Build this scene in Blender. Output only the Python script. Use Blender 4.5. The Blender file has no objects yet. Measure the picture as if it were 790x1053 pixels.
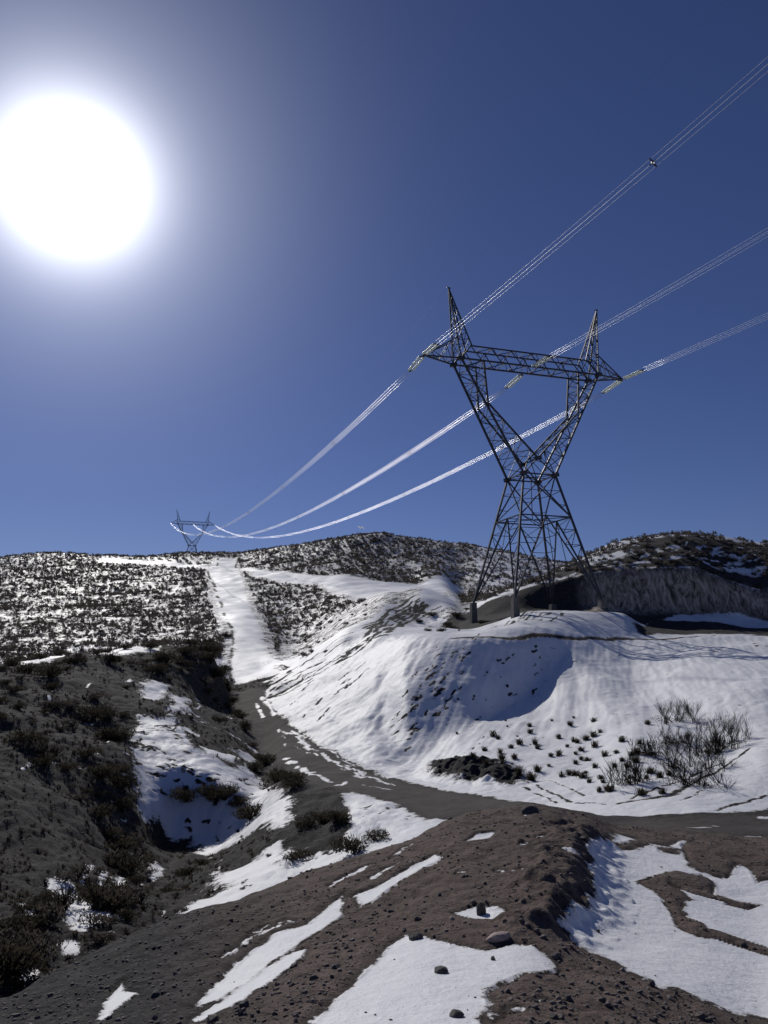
# Snowy Patagonian hillside under a high-voltage line: everything is built in
# metres, x to the right, y away from the viewer, z up (eye level z = 0).
import bpy, bmesh, math, random
import numpy as np
from mathutils import Vector, Matrix

scene = bpy.context.scene
COL = scene.collection
R = math.radians

# ---------------------------------------------------------------- terrain loft
# The land is lofted through surveyed cross lines.  Each line is a list of
# (bearing = x / y, distance y, height z) in metres; eye level is z = 0.
def pchip_slopes(x, y):
    h = np.diff(x, axis=0); d = np.diff(y, axis=0) / h
    m = np.zeros_like(y)
    w1 = 2 * h[1:] + h[:-1]; w2 = h[1:] + 2 * h[:-1]
    same = d[1:] * d[:-1] > 0
    with np.errstate(divide='ignore', invalid='ignore'):
        hm = (w1 + w2) / (w1 / d[:-1] + w2 / d[1:])
    m[1:-1] = np.where(same, hm, 0.0)
    m[0] = d[0]; m[-1] = d[-1]
    return m

def hermite(x0, x1, y0, y1, m0, m1, x):
    h = x1 - x0; u = np.clip((x - x0) / h, 0, 1)
    u2 = u * u; u3 = u2 * u
    return (2*u3 - 3*u2 + 1)*y0 + (u3 - 2*u2 + u)*h*m0 + (-2*u3 + 3*u2)*y1 + (u3 - u2)*h*m1

def pchip1(x, y, q):
    x = np.asarray(x, float); y = np.asarray(y, float); q = np.asarray(q, float)
    m = pchip_slopes(x, y)
    i = np.clip(np.searchsorted(x, q) - 1, 0, len(x) - 2)
    return hermite(x[i], x[i+1], y[i], y[i+1], m[i], m[i+1], q)

def loft(lines, T, rows):
    """lines -> Y, Z grids (row, column); rows[k] = steps between line k and k+1."""
    LY = np.array([pchip1([p[0] for p in L], [math.log(p[1]) for p in L], T) for L in lines])
    LY = np.exp(LY)
    LZ = np.array([pchip1([p[0] for p in L], [p[2] for p in L], T) for L in lines])
    for k in range(1, len(lines)):
        LY[k] = np.maximum(LY[k], LY[k-1] * 1.01)
    M = pchip_slopes(LY, LZ)
    Y = []; Z = []; S = []
    for k in range(len(lines) - 1):
        n = rows[k]
        for i in range(n + (k == len(lines) - 2)):
            f = i / n
            y = LY[k] ** (1 - f) * LY[k+1] ** f
            Y.append(y); S.append(k + f)
            Z.append(hermite(LY[k], LY[k+1], LZ[k], LZ[k+1], M[k], M[k+1], y))
    return np.array(Y), np.array(Z), np.array(S)


LINES = [
 [(-0.73233,1.2,-1.9),(0.0,1.2,-1.85),(0.73233,1.2,-1.9)],
 [(-0.93408,10.5,-4.8),(-0.45432,10.5,-4.60518),(-0.3163,9.2,-4.03501),(-0.17828,8.2,-3.59642),(-0.04026,7.4,-3.24555),(0.09777,7.3,-3.2017),(0.23579,7.6,-3.33327),(0.37381,8.6,-3.77186),(0.45432,9.3,-4.07887),(0.9409,10.5,-4.4)],
 [(-0.93567,11.6,-5.2),(-0.45532,11.3,-4.82585),(-0.31891,11.5,-4.54693),(-0.18062,11.8,-4.3632),(-0.041,12,-4.10067),(0.1,12,-3.82629),(0.17077,12,-3.76061),(0.24099,12.5,-4.04034),(0.31152,13.5,-4.36357),(0.38205,14,-4.52519),(0.46406,14.3,-4.66896),(0.96165,15.5,-4.7)],
 [(-0.93493,12.6,-5.7),(-0.45633,12.3,-5.11058),(-0.3892,13.2,-5.09263),(-0.3215,14.3,-5.04135),(-0.25269,15.2,-4.92965),(-0.18277,16,-4.90883),(-0.11255,17,-4.78411),(-0.04165,17.8,-4.57305),(0.02986,18.8,-4.4499),(0.10215,19.6,-3.99461),(0.17459,20.2,-3.90907),(0.24637,20.6,-4.19842),(0.29364,21.6,-4.72176),(0.38936,22.3,-4.92537),(0.47293,22.4,-5.0236),(0.97625,23,-5.1)],
 [(-0.9264,16,-8),(-0.45207,15.5,-7.2),(-0.38458,16.5,-7.4),(-0.31729,18,-7.6),(-0.24911,19.5,-7.8),(-0.18045,20,-7.5),(-0.11127,21,-7.2),(-0.04122,22,-6.9),(0.02955,22.5,-6.6),(0.10092,23,-6.2),(0.173,23,-5.6),(0.24536,23,-5.2),(0.29343,23,-5.12),(0.38951,23.3,-5.1),(0.47338,23.5,-5.15),(0.9779,24,-5.1)],
 [(-0.9462,19,-7.4),(-0.45715,18,-7.30778),(-0.38983,20,-7.54523),(-0.32262,23,-7.68482),(-0.2531,26,-8.20494),(-0.18322,26,-7.63329),(-0.11287,27,-7.17795),(-0.04178,28,-6.75367),(0.02994,29,-6.43806),(0.1022,31,-6.24724),(0.17459,28,-5.41852),(0.24637,26,-5.29898),(0.29395,25.8,-5.49333),(0.38993,25,-5.32299),(0.47372,25,-5.37983),(0.97944,25.5,-5.2)],
 [(-0.98147,27,-5.2),(-0.46864,26,-7.11478),(-0.3991,30,-7.53938),(-0.3283,36,-8.64276),(-0.29261,40,-9.51296),(-0.25699,44.5,-10.38242),(-0.22132,44.5,-10.18134),(-0.18574,43,-9.44858),(-0.11479,43,-7.48109),(-0.04247,47,-7.08816),(0.03027,43,-6.98405),(0.10271,38,-6.6112),(0.17481,34,-6.34569),(0.24663,30,-5.94288),(0.31861,28,-5.64267),(0.39107,27.5,-5.41619),(0.4753,27.5,-5.41619),(0.9827,28,-5.2)],
 [(-1.00679,39,-2),(-0.47951,37,-5.49393),(-0.40753,42,-5.74635),(-0.33454,46,-6.29362),(-0.29767,48,-6.90354),(-0.26144,48.8,-6.79077),(-0.22487,48.5,-6.86229),(-0.18796,48,-7.40637),(-0.15143,50,-8.00511),(-0.11601,60,-6.94158),(-0.04267,53,-6.63039),(0.00607,47.5,-6.88701),(0.03034,46,-6.88383),(0.06678,44,-6.48208),(0.10327,43,-6.18442),(0.17621,42,-5.99161),(0.24939,42,-5.74635),(0.3234,41,-4.88823),(0.39554,37.5,-5.04295),(0.48073,33.5,-4.50503),(1.00186,33,-2.6)],
 [(-1.01208,46,-1),(-0.48359,44,-4.46688),(-0.41057,49,-4.68407),(-0.33725,54,-4.96968),(-0.26344,57,-5.51644),(-0.18948,62,-6.80738),(-0.15223,61,-7.98892),(-0.11645,67,-6.32523),(-0.06745,62,-5.70593),(-0.03059,56,-5.81769),(0.00609,51,-6.67926),(0.03041,50,-6.84089),(0.06705,51.5,-6.44274),(0.10402,54.5,-5.66186),(0.1512,61,-4.81479),(0.19735,66,-3.94456),(0.23862,66,-3.06991),(0.27747,59,-3.5971),(0.32582,52,-4.04233),(0.39857,46.5,-4.27945),(0.48441,42,-3.86531),(1.00829,42,-1.8)],
 [(-1.01763,54,0.5),(-0.48721,52,-3.10784),(-0.41347,57,-3.20101),(-0.33942,63,-3.53795),(-0.26502,68,-4.30913),(-0.19037,78,-6.52874),(-0.11685,74,-5.57572),(-0.0432,68,-3.81875),(-0.00619,66,-2.51116),(0.03089,60,-2.95),(0.06802,61,-2.75),(0.10521,62.5,-2.5),(0.15248,66.5,-2.1),(0.19858,70.3,-1.75),(0.23986,72,-1.25),(0.27881,68,-2.3),(0.32708,61,-3.42564),(0.40139,54,-2.83745),(0.48816,50,-2.4464),(1.01378,49,-0.6)],
 [(-1.02304,76,3),(-0.491,72,-1.16359),(-0.41696,78,-0.68854),(-0.34265,84,-0.22694),(-0.26795,88,-0.12979),(-0.22409,90,-0.6843),(-0.19147,95,-4.8773),(-0.16087,98,-4.08457),(-0.11773,95,-3.15388),(-0.04369,92,0.65571),(0.0,82,1.08959),(0.04373,73,0.97),(0.07497,71,0.94342),(0.10621,71,0.94342),(0.15369,72.5,0.96335),(0.19988,75,0.90409),(0.2411,79,0.95231),(0.28108,83,1.00052),(0.33105,86,1.03669),(0.406,88,1.0608),(0.49345,90,1.08491),(1.01831,92,1.2)],
 [(-1.01871,98,1.5),(-0.48966,95,-3),(-0.4154,100,-3),(-0.34107,104,-3),(-0.26692,108,-2.5),(-0.22354,108,-2.3),(-0.19213,112,-3.58234),(-0.16121,112,-3.31032),(-0.11799,106,-2.23017),(-0.0438,104,2.28121),(0.01253,110,3.094),(0.04385,112,3.15025),(0.07513,108,2.77005),(0.10637,99,2.17153),(0.14413,94,2.87716),(0.18209,92,3.84546),(0.25766,94,4.39789),(0.30773,95,4.08923),(0.33803,95,2.31896),(0.40662,96,1.98699),(0.49399,96,1.74966),(1.02036,98,2.4)],
 [(-1.01873,130,2),(-0.4926,130,0.28711),(-0.41795,135,0.63002),(-0.34324,140,0.99782),(-0.26853,145,1.56917),(-0.1938,150,2.54854),(-0.11827,130,-0.98843),(-0.04389,125,4.29166),(0.01261,127,8.32706),(0.04414,124,8.28616),(0.07558,120,7.11519),(0.10679,113,5.0049),(0.18237,108,5.45751),(0.25783,109,5.50804),(0.33307,108,5.05289),(0.4084,107,4.8726),(0.49549,106,3.77107),(1.02267,107,4)],
 [(-1.02574,220,12),(-0.49625,220,9.74405),(-0.42105,225,10.52686),(-0.34579,230,11.33512),(-0.27058,240,13.02812),(-0.19524,250,14.82332),(-0.11935,210,9.30114),(-0.04414,200,13.36478),(0.03157,190,14.13113),(0.06937,160,10.69182),(0.1069,122,6.16496),(0.14495,117,7.37757),(0.18317,113.5,8.58454),(0.25964,112,10.16983),(0.33615,111,11.06522),(0.39975,110,11.24532),(0.443,109.5,9.52679),(0.49897,109.5,8.282),(1.02888,111,8)],
 [(-1.03063,330,27),(-0.49952,330,27.04175),(-0.34807,340,29.58091),(-0.27237,350,32.22435),(-0.19645,350,33.11223),(-0.12035,320,29.46226),(-0.04434,300,27.62087),(0.03163,290,24.49705),(0.06946,220,16.36236),(0.10702,150,8.51812),(0.18329,140,11.11866),(0.22174,138,12.8806),(0.26056,140,15.56101),(0.28655,142,17.4176),(0.33824,148,20.05413),(0.37678,150,20.90468),(0.44055,150,20.71141),(0.50372,148,19.29289),(1.03389,140,14)],
 [(-1.03299,400,38),(-0.50117,400,40.38325),(-0.34915,410,42.95812),(-0.27309,420,45.07604),(-0.19688,420,45.07604),(-0.12069,380,41.26752),(-0.04453,370,43.01605),(0.03178,350,39.34932),(0.06978,320,32.3066),(0.10716,270,17.3641),(0.18288,240,16),(0.25874,240,17),(0.33465,230,17),(0.49882,230,17),(1.02921,230,17)],
 [(-1.03463,480,50),(-0.50239,480,55.19106),(-0.43282,490,58.84785),(-0.36892,495,57.5485),(-0.30525,500,57.49069),(-0.2546,500,60.04882),(-0.18462,490,59.47528),(-0.14146,470,59.45769),(-0.07023,440,60.75347),(-0.00767,420,61.5137),(0.04852,420,57.99195),(0.09566,430,56.60623),(0.15912,430,51.64199),(0.20967,440,48.34462),(0.2601,450,45.43116),(0.33534,460,39.43918),(0.49901,460,35),(1.02766,460,30)],
 [(-1.03044,545,44),(-0.49989,545,47),(-0.25359,545,53),(-0.18397,545,55),(-0.0076,545,50),(0.20822,545,38),(1.02419,545,25)],
 [(-1.01358,1500,-20),(0.0,1500,-20),(1.01358,1500,-20)],
 [(-1.01393,7000,-80),(0.0,7000,-80),(1.01393,7000,-80)]]

# ground cover survey: (kind, line radius or 0, edge softness, outline or path)
OPS = [
 ('snow',0,0.163,[(-0.65,7.345),(-0.481,8.327),(-0.251,9.408),(0.038,10.724),(0.277,11.27),(0.571,10.852),(0.914,10.432),(1.23,10.037),(1.599,10.283),(1.818,10.172),(1.995,9.683),(1.977,9.446),(1.748,9.119),(1.519,9.017),(1.204,8.654),(1.007,8.287),(0.949,7.69),(0.84,7.307),(0.741,6.483),(-0.775,6.471)]),
 ('snow',0,0.277,[(4.381,17.237),(4.072,16.432),(4.063,15.759),(3.716,14.597),(3.533,13.733),(3.137,12.873),(2.677,11.997),(2.347,11.19),(2.493,10.937),(2.685,10.613),(2.867,10.065),(3.141,9.519),(3.397,9.624),(3.7,9.299),(4.243,9.336),(4.921,9.215),(9.502,17.241),(7.978,17.049),(7.618,16.799),(8.071,18.114),(8.025,18.485),(7.029,16.944),(6.657,17.257),(6.576,17.57),(6.902,18.687),(7.678,20.273),(7.439,20.406),(6.818,19.368),(6.156,19.452),(6.107,20.029),(5.722,20.169),(5.274,18.94),(4.885,18.178)]),
 ('soil',0,0.16,[(4.883,15.857),(5.979,17.071),(6.637,17.108),(6.692,16.618),(6.328,15.751),(6.642,15.427),(7.01,15.29),(6.614,14.976),(6.183,15.197),(5.756,15.24),(5.474,14.97),(5.168,14.3),(5.094,13.846),(5.225,13.691),(5.163,13.264),(5.389,13.146),(5.686,12.964),(5.89,12.762),(6.295,12.403),(6.031,11.907),(5.66,12.287),(5.42,12.543),(5.073,12.752),(4.778,12.754),(4.663,13.205),(4.89,14.087),(5.034,14.963),(4.967,15.441)]),
 ('snow',0,0.12,[(5.591,16.011),(5.863,15.509),(6.355,15.264),(6.097,14.992),(5.668,15.15),(5.624,15.599)]),
 ('snow',0,0.369,[(8.527,21.155),(9.245,21.187),(9.387,20.123),(9.029,19.674),(8.57,20.222),(8.196,20.476)]),
 ('snow',0,0.398,[(9.26,22.864),(10.216,22.057),(10.001,21.607),(8.939,21.959)]),
 ('soil',0,0.341,[(5.318,18.714),(6.174,19.865),(6.304,19.342),(5.638,18.538),(5.269,18.328)]),
 ('soil',0,0.341,[(6.443,19.213),(6.923,19.217),(6.709,18.705),(6.316,18.723)]),
 ('snow',0,0.16,[(-0.735,14.475),(-1.016,13.703),(-1.228,13.076),(-1.704,12.875),(-1.945,11.996),(-2.016,10.915),(-2.073,9.449),(-2.039,9.071),(-1.826,9.354),(-1.635,10.141),(-1.518,10.96),(-1.284,11.819),(-0.925,12.528),(-0.669,13.228)]),
 ('snow',0,0.14,[(-1.793,8.426),(-1.577,8.989),(-1.307,9.966),(-1.094,11.04),(-1.07,11.592),(-1.286,11.601),(-1.557,10.714),(-1.788,9.377),(-2.008,8.326)]),
 ('snow',0,0.16,[(-0.382,13.512),(-0.525,14.327),(-0.173,14.625),(0.462,15.576),(1.018,16.126),(1.118,15.65),(0.637,15.326),(0.085,14.388),(-0.209,13.632)]),
 ('snow',0.039,0.14,[(-1.0,15.26),(-0.93,15.39)]),
 ('snow',0.045,0.14,[(-0.92,15.52),(-0.82,15.66)]),
 ('snow',0.032,0.14,[(-0.82,15.65),(-0.76,15.82)]),
 ('snow',0.024,0.14,[(-0.69,15.84),(-0.64,15.86)]),
 ('snow',0.048,0.14,[(-0.64,15.91),(-0.48,16.09)]),
 ('snow',0.049,0.14,[(-0.5,16.06),(-0.43,16.23)]),
 ('snow',0.027,0.14,[(-0.38,16.25),(-0.35,16.38)]),
 ('snow',0.03,0.14,[(-0.3,16.38),(-0.25,16.44)]),
 ('snow',0.036,0.14,[(-0.2,15.35),(-0.09,15.63)]),
 ('snow',0.03,0.14,[(0.0,15.76),(0.05,15.91)]),
 ('snow',0.034,0.14,[(0.08,15.86),(0.2,16.05)]),
 ('snow',0.024,0.14,[(0.27,16.24),(0.4,16.47)]),
 ('snow',0.034,0.14,[(-2.14,12.71),(-2.12,12.85)]),
 ('snow',0.035,0.14,[(-2.07,12.89),(-2.06,12.94)]),
 ('snow',0.03,0.14,[(-2.04,12.96),(-1.94,13.04)]),
 ('snow',0.036,0.14,[(-1.94,12.98),(-1.89,13.1)]),
 ('snow',0.038,0.14,[(-1.92,13.15),(-1.81,13.19)]),
 ('snow',0.032,0.14,[(-1.78,13.21),(-1.78,13.29)]),
 ('snow',0.048,0.14,[(-1.69,13.24),(-1.69,13.32)]),
 ('snow',0.03,0.14,[(-1.7,13.46),(-1.57,13.33)]),
 ('snow',0.034,0.14,[(-1.59,13.52),(-1.49,13.38)]),
 ('snow',0.024,0.14,[(-1.0,13.22),(-0.96,13.47)]),
 ('snow',0.031,0.14,[(-0.91,13.39),(-0.87,13.62)]),
 ('snow',0.023,0.14,[(-0.84,13.69),(-0.77,13.77)]),
 ('snow',0.041,0.14,[(-0.75,13.78),(-0.7,13.93)]),
 ('snow',0.025,0.14,[(-0.67,14.13),(-0.6,14.17)]),
 ('snow',0.036,0.14,[(-2.32,12.03),(-2.27,12.22)]),
 ('snow',0.034,0.14,[(-2.24,12.17),(-2.19,12.38)]),
 ('snow',0.02,0.14,[(-2.15,12.48),(-2.15,12.56)]),
 ('snow',0.033,0.14,[(-2.12,12.56),(-2.1,12.73)]),
 ('snow',0.031,0.14,[(-2.09,12.82),(-2.03,12.89)]),
 ('snow',0.033,0.14,[(0.19,17.15),(0.3,17.34)]),
 ('snow',0.031,0.14,[(0.32,17.42),(0.42,17.6)]),
 ('snow',0.034,0.14,[(0.41,17.76),(0.52,17.87)]),
 ('snow',0.024,0.14,[(0.55,17.84),(0.65,18.12)]),
 ('snow',0.025,0.14,[(0.47,15.27),(0.58,15.35)]),
 ('snow',0.032,0.14,[(0.62,15.36),(0.67,15.52)]),
 ('snow',0.027,0.14,[(0.73,15.49),(0.88,15.62)]),
 ('snow',0.034,0.14,[(0.96,15.56),(1.1,15.74)]),
 ('snow',0.047,0.14,[(-2.07,13.2),(-1.97,13.2)]),
 ('snow',0.041,0.14,[(-1.95,13.36),(-1.9,13.47)]),
 ('snow',0,0.14,[(-3.151,9.203),(-3.437,10.304),(-3.588,11.499),(-3.359,10.867),(-3.107,10.614),(-3.111,10.021),(-3.073,9.435)]),
 ('snow',0,0.12,[(1.005,12.034),(1.335,12.193),(1.636,12.081),(1.774,11.696),(1.523,11.474),(1.296,11.616)]),
 ('snow',0,0.1,[(1.651,16.452),(1.936,17.033),(2.32,17.152),(2.22,16.723),(1.912,16.495)]),
 ('snow',0.042,0.14,[(1.98,14.24),(2.04,14.25)]),
 ('snow',0.051,0.14,[(2.06,14.2),(2.05,14.12)]),
 ('snow',0.034,0.14,[(2.21,14.04),(2.34,14.07)]),
 ('snow',0.047,0.14,[(2.33,14.03),(2.39,14.1)]),
 ('snow',0.052,0.14,[(2.33,13.73),(2.32,13.78)]),
 ('snow',0.039,0.14,[(2.37,13.76),(2.48,13.87)]),
 ('snow',0.02,0.14,[(2.65,15.74),(2.7,15.67)]),
 ('snow',0.027,0.14,[(2.76,15.78),(2.81,15.83)]),
 ('snow',0.013,0.14,[(3.13,16.53),(3.18,16.58)]),
 ('snow',0.013,0.14,[(3.21,16.61),(3.3,16.73)]),
 ('snow',0.037,0.14,[(3.34,15.46),(3.43,15.49)]),
 ('snow',0.029,0.14,[(3.44,15.43),(3.51,15.35)]),
 ('snow',0.032,0.14,[(3.53,15.39),(3.56,15.31)]),
 ('snow',0.027,0.14,[(3.55,15.23),(3.64,15.27)]),
 ('snow',0.033,0.14,[(3.66,15.27),(3.74,15.2)]),
 ('snow',0.044,0.14,[(3.71,15.1),(3.86,15.21)]),
 ('snow',0.028,0.14,[(3.81,15.15),(3.86,15.0)]),
 ('snow',0.017,0.14,[(1.29,14.43),(1.36,14.38)]),
 ('snow',0.031,0.14,[(1.37,14.36),(1.41,14.33)]),
 ('snow',0.066,0.14,[(3.31,18.78),(3.4,18.95)]),
 ('snow',0.022,0.14,[(1.14,7.66),(1.2,7.71)]),
 ('snow',0.018,0.14,[(1.23,7.72),(1.23,7.76)]),
 ('snow',0.057,0.14,[(0.94,7.52),(0.94,7.41)]),
 ('snow',0.048,0.14,[(0.96,7.5),(1.02,7.5)]),
 ('snow',0.015,0.14,[(1.4,8.0),(1.43,8.0)]),
 ('snow',0.021,0.14,[(1.49,8.06),(1.54,8.11)]),
 ('snow',0.016,0.14,[(0.3,10.11),(0.34,9.86)]),
 ('snow',0.012,0.14,[(0.33,9.89),(0.38,9.71)]),
 ('rise',0,0.7,[(4.277,18.495),(4.793,18.15),(4.299,17.079),(4.007,16.256),(3.971,15.553),(3.667,14.539),(3.465,13.657),(3.059,12.8),(2.62,11.932),(2.278,11.109),(1.931,10.98),(2.404,12.651),(2.931,14.76)]),
 ('snow',0,0.51,[(-6.397,25.534),(-6.259,27.194),(-5.254,26.917),(-3.996,26.547),(-3.483,27.886),(-2.621,28.548),(-1.629,29.014),(-1.231,31.126),(-1.975,38.074),(-0.972,40.195),(0.216,35.893),(1.331,31.642),(2.77,29.969),(2.516,28.02),(1.621,27.132),(0.458,25.671),(-0.447,25.086),(-1.62,24.846),(-2.466,24.527),(-3.04,24.504),(-3.863,24.269),(-5.055,24.547),(-5.753,24.496)]),
 ('soil',0,0.584,[(-3.59,33.271),(-2.721,35.897),(-2.046,36.15),(-1.44,31.606),(-1.964,29.863),(-2.845,29.779),(-3.48,30.657)]),
 ('snow',0,0.35,[(-4.794,30.265),(-4.567,31.868),(-3.904,31.698),(-3.778,29.095),(-4.258,28.213)]),
 ('snow',0,0.35,[(-3.279,28.387),(-2.273,29.283),(-1.652,28.251),(-2.409,27.0)]),
 ('snow',0,1.3,[(-6.347,29.279),(-6.7,34.516),(-5.325,33.522),(-3.985,30.359),(-3.48,30.657),(-2.677,29.13),(-1.721,28.825),(-1.376,26.873),(-2.86,25.416),(-4.33,25.283)]),
 ('soil',0,0.3,[(-2.689,27.239),(-1.967,27.085),(-2.157,26.314),(-2.745,26.567)]),
 ('soil',0.07,0.14,[(-2.1,28.75),(-1.98,28.78)]),
 ('soil',0.064,0.14,[(-1.94,28.6),(-1.67,28.58)]),
 ('soil',0.057,0.14,[(-1.06,30.76),(-0.91,30.66)]),
 ('soil',0.104,0.176,[(-0.88,34.48),(-0.7,34.44)]),
 ('soil',0.076,0.14,[(-0.63,34.39),(-0.56,34.34)]),
 ('soil',0.105,0.178,[(0.73,36.37),(0.95,36.3)]),
 ('soil',0.101,0.171,[(0.94,36.67),(1.11,36.27)]),
 ('soil',0.103,0.175,[(0.09,37.9),(0.26,37.92)]),
 ('soil',0.114,0.194,[(0.41,38.39),(0.46,37.99)]),
 ('soil',0.031,0.14,[(-4.04,28.88),(-3.84,28.81)]),
 ('soil',0.036,0.14,[(-3.87,28.92),(-3.7,29.02)]),
 ('soil',0.027,0.14,[(-4.34,26.44),(-4.31,26.6)]),
 ('soil',0.023,0.14,[(-4.32,26.66),(-4.22,26.71)]),
 ('soil',0.05,0.14,[(-0.23,30.5),(-0.18,30.65)]),
 ('soil',0.044,0.14,[(-0.13,30.35),(0.02,30.22)]),
 ('soil',0.052,0.14,[(-4.7,27.23),(-4.66,27.52)]),
 ('soil',0.058,0.14,[(-4.62,27.56),(-4.61,27.55)]),
 ('soil',0.103,0.175,[(-0.54,29.9),(-0.43,30.18)]),
 ('soil',0.056,0.14,[(-0.45,30.19),(-0.37,30.28)]),
 ('soil',0.034,0.14,[(-2.21,31.67),(-2.17,31.76)]),
 ('soil',0.034,0.14,[(-2.17,31.79),(-2.07,32.01)]),
 ('soil',0.073,0.14,[(-1.7,30.79),(-1.59,30.52)]),
 ('soil',0.072,0.14,[(-1.55,30.73),(-1.41,30.47)]),
 ('soil',0.063,0.14,[(0.4,36.39),(0.71,37.26)]),
 ('soil',0.092,0.156,[(0.64,37.15),(0.71,37.32)]),
 ('soil',0.072,0.14,[(-4.15,32.53),(-3.97,32.45)]),
 ('soil',0.062,0.14,[(-3.88,32.32),(-3.77,32.24)]),
 ('soil',0.023,0.14,[(-3.62,28.58),(-3.47,28.49)]),
 ('soil',0.03,0.14,[(-3.36,28.45),(-3.28,28.44)]),
 ('soil',0.052,0.14,[(0.86,31.31),(0.9,31.28)]),
 ('soil',0.05,0.14,[(0.97,31.75),(1.03,31.75)]),
 ('soil',0.062,0.14,[(-2.85,28.61),(-2.56,28.62)]),
 ('soil',0.035,0.14,[(-2.63,28.63),(-2.37,28.61)]),
 ('soil',0.039,0.14,[(-4.42,30.82),(-4.28,30.52)]),
 ('soil',0.05,0.14,[(-4.32,30.71),(-4.25,30.58)]),
 ('soil',0.063,0.14,[(-0.23,32.82),(0.03,33.29)]),
 ('soil',0.1,0.17,[(0.16,33.56),(0.14,33.82)]),
 ('soil',0.085,0.145,[(-4.5,26.41),(-4.53,26.47)]),
 ('soil',0.066,0.14,[(-4.48,26.58),(-4.51,26.8)]),
 ('soil',0.055,0.14,[(-1.44,32.21),(-1.27,32.16)]),
 ('soil',0.053,0.14,[(-3.8,29.0),(-3.76,28.98)]),
 ('soil',0.037,0.14,[(-3.71,28.96),(-3.63,28.82)]),
 ('soil',0.046,0.14,[(-0.92,32.18),(-0.84,32.33)]),
 ('soil',0.042,0.14,[(-0.81,32.61),(-0.7,32.72)]),
 ('soil',0.053,0.14,[(-2.3,30.85),(-2.15,31.12)]),
 ('soil',0.03,0.14,[(-2.08,30.94),(-1.88,31.11)]),
 ('soil',0.059,0.14,[(-3.61,31.34),(-3.55,31.31)]),
 ('soil',0.064,0.14,[(-3.5,31.4),(-3.4,31.23)]),
 ('soil',0.042,0.14,[(-1.95,31.17),(-1.85,31.48)]),
 ('soil',0.055,0.14,[(-1.76,31.31),(-1.61,31.24)]),
 ('soil',0.112,0.19,[(0.5,33.84),(0.69,33.97)]),
 ('soil',0.101,0.172,[(0.66,34.4),(0.84,34.3)]),
 ('soil',0.079,0.14,[(-0.8,34.05),(-0.7,33.93)]),
 ('soil',0.084,0.144,[(-0.65,34.46),(-0.57,34.75)]),
 ('soil',0.093,0.159,[(-2.41,32.82),(-2.22,32.87)]),
 ('soil',0.087,0.148,[(-2.23,32.85),(-2.11,32.98)]),
 ('soil',0.043,0.14,[(-2.68,30.55),(-2.57,30.55)]),
 ('soil',0.047,0.14,[(-2.55,30.59),(-2.47,30.75)]),
 ('soil',0,0.564,[(1.393,33.071),(2.783,30.873),(2.44,30.333),(1.678,31.032)]),
 ('snow',0,0.716,[(-10.035,42.258),(-8.178,41.948),(-5.997,38.762),(-4.763,39.918),(-4.341,38.754),(-5.484,36.61),(-7.518,39.582),(-9.195,40.587)]),
 ('soil',0,0.4,[(-7.361,36.981),(-5.472,35.183),(-4.222,36.218),(-3.176,38.192),(-2.854,36.471),(-4.034,32.117),(-5.353,31.014),(-6.478,32.064)]),
 ('snow',0,0.485,[(-5.143,26.674),(-5.014,28.175),(-4.444,26.978),(-4.766,26.015)]),
 ('snow',0,1.0,[(-15.663,49.779),(-16.062,53.572),(-14.601,58.125),(-12.256,55.734),(-10.383,54.971),(-8.453,52.38),(-5.471,43.145),(-4.351,38.044),(-4.253,34.434),(-6.762,38.982),(-8.815,41.037),(-10.672,44.621),(-12.149,44.079),(-12.646,42.466),(-14.102,45.651)]),
 ('snow',0,1.208,[(-21.001,67.958),(-20.979,71.503),(-19.756,71.64),(-18.52,67.65),(-17.914,61.947),(-19.014,62.002)]),
 ('snow',0,1.158,[(-18.438,67.961),(-17.379,70.555),(-15.638,62.733),(-15.991,56.939),(-16.916,63.377)]),
 ('snow',0,1.004,[(-16.05,49.995),(-17.78,57.219),(-16.628,57.647),(-15.161,58.869),(-15.18,55.109)]),
 ('snow',0,0.987,[(-11.82,53.226),(-10.711,56.66),(-9.57,59.544),(-8.833,56.332),(-9.819,52.072),(-10.623,51.321)]),
 ('soil',0,0.7,[(-14.058,56.039),(-12.455,56.614),(-9.284,55.726),(-9.291,50.983),(-10.805,51.285),(-12.325,51.824)]),
 ('snow',0,0.5,[(-12.427,53.573),(-11.184,53.943),(-9.733,55.155),(-9.819,52.072),(-11.317,51.597)]),
 ('snow',0.16,0.271,[(-12.71,63.02),(-12.42,63.15)]),
 ('snow',0.248,0.421,[(-11.92,62.12),(-11.7,61.87)]),
 ('snow',0.153,0.261,[(-11.59,61.61),(-11.32,63.1)]),
 ('snow',0.229,0.389,[(-11.3,62.46),(-10.95,62.43)]),
 ('snow',0.282,0.479,[(-10.8,62.97),(-10.35,62.32)]),
 ('snow',0.159,0.271,[(-10.62,63.22),(-10.14,62.99)]),
 ('snow',0.094,0.16,[(-15.47,52.0),(-15.18,51.95)]),
 ('snow',0.094,0.161,[(-15.04,51.88),(-14.93,51.89)]),
 ('snow',0.105,0.178,[(-14.81,51.7),(-14.37,51.44)]),
 ('snow',0.075,0.14,[(-14.23,51.42),(-13.82,51.1)]),
 ('snow',0.074,0.14,[(-13.73,50.98),(-13.44,50.82)]),
 ('snow',0.088,0.149,[(-13.35,50.79),(-12.96,50.52)]),
 ('snow',0.105,0.179,[(-15.67,63.74),(-15.52,63.16)]),
 ('snow',0.098,0.167,[(-15.38,63.34),(-14.96,63.26)]),
 ('snow',0.135,0.23,[(-14.94,63.38),(-14.73,63.88)]),
 ('snow',0.153,0.261,[(-14.43,63.5),(-14.0,63.61)]),
 ('snow',0.091,0.155,[(-14.46,60.29),(-14.05,60.22)]),
 ('snow',0.102,0.174,[(-14.03,60.75),(-13.64,60.93)]),
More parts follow.
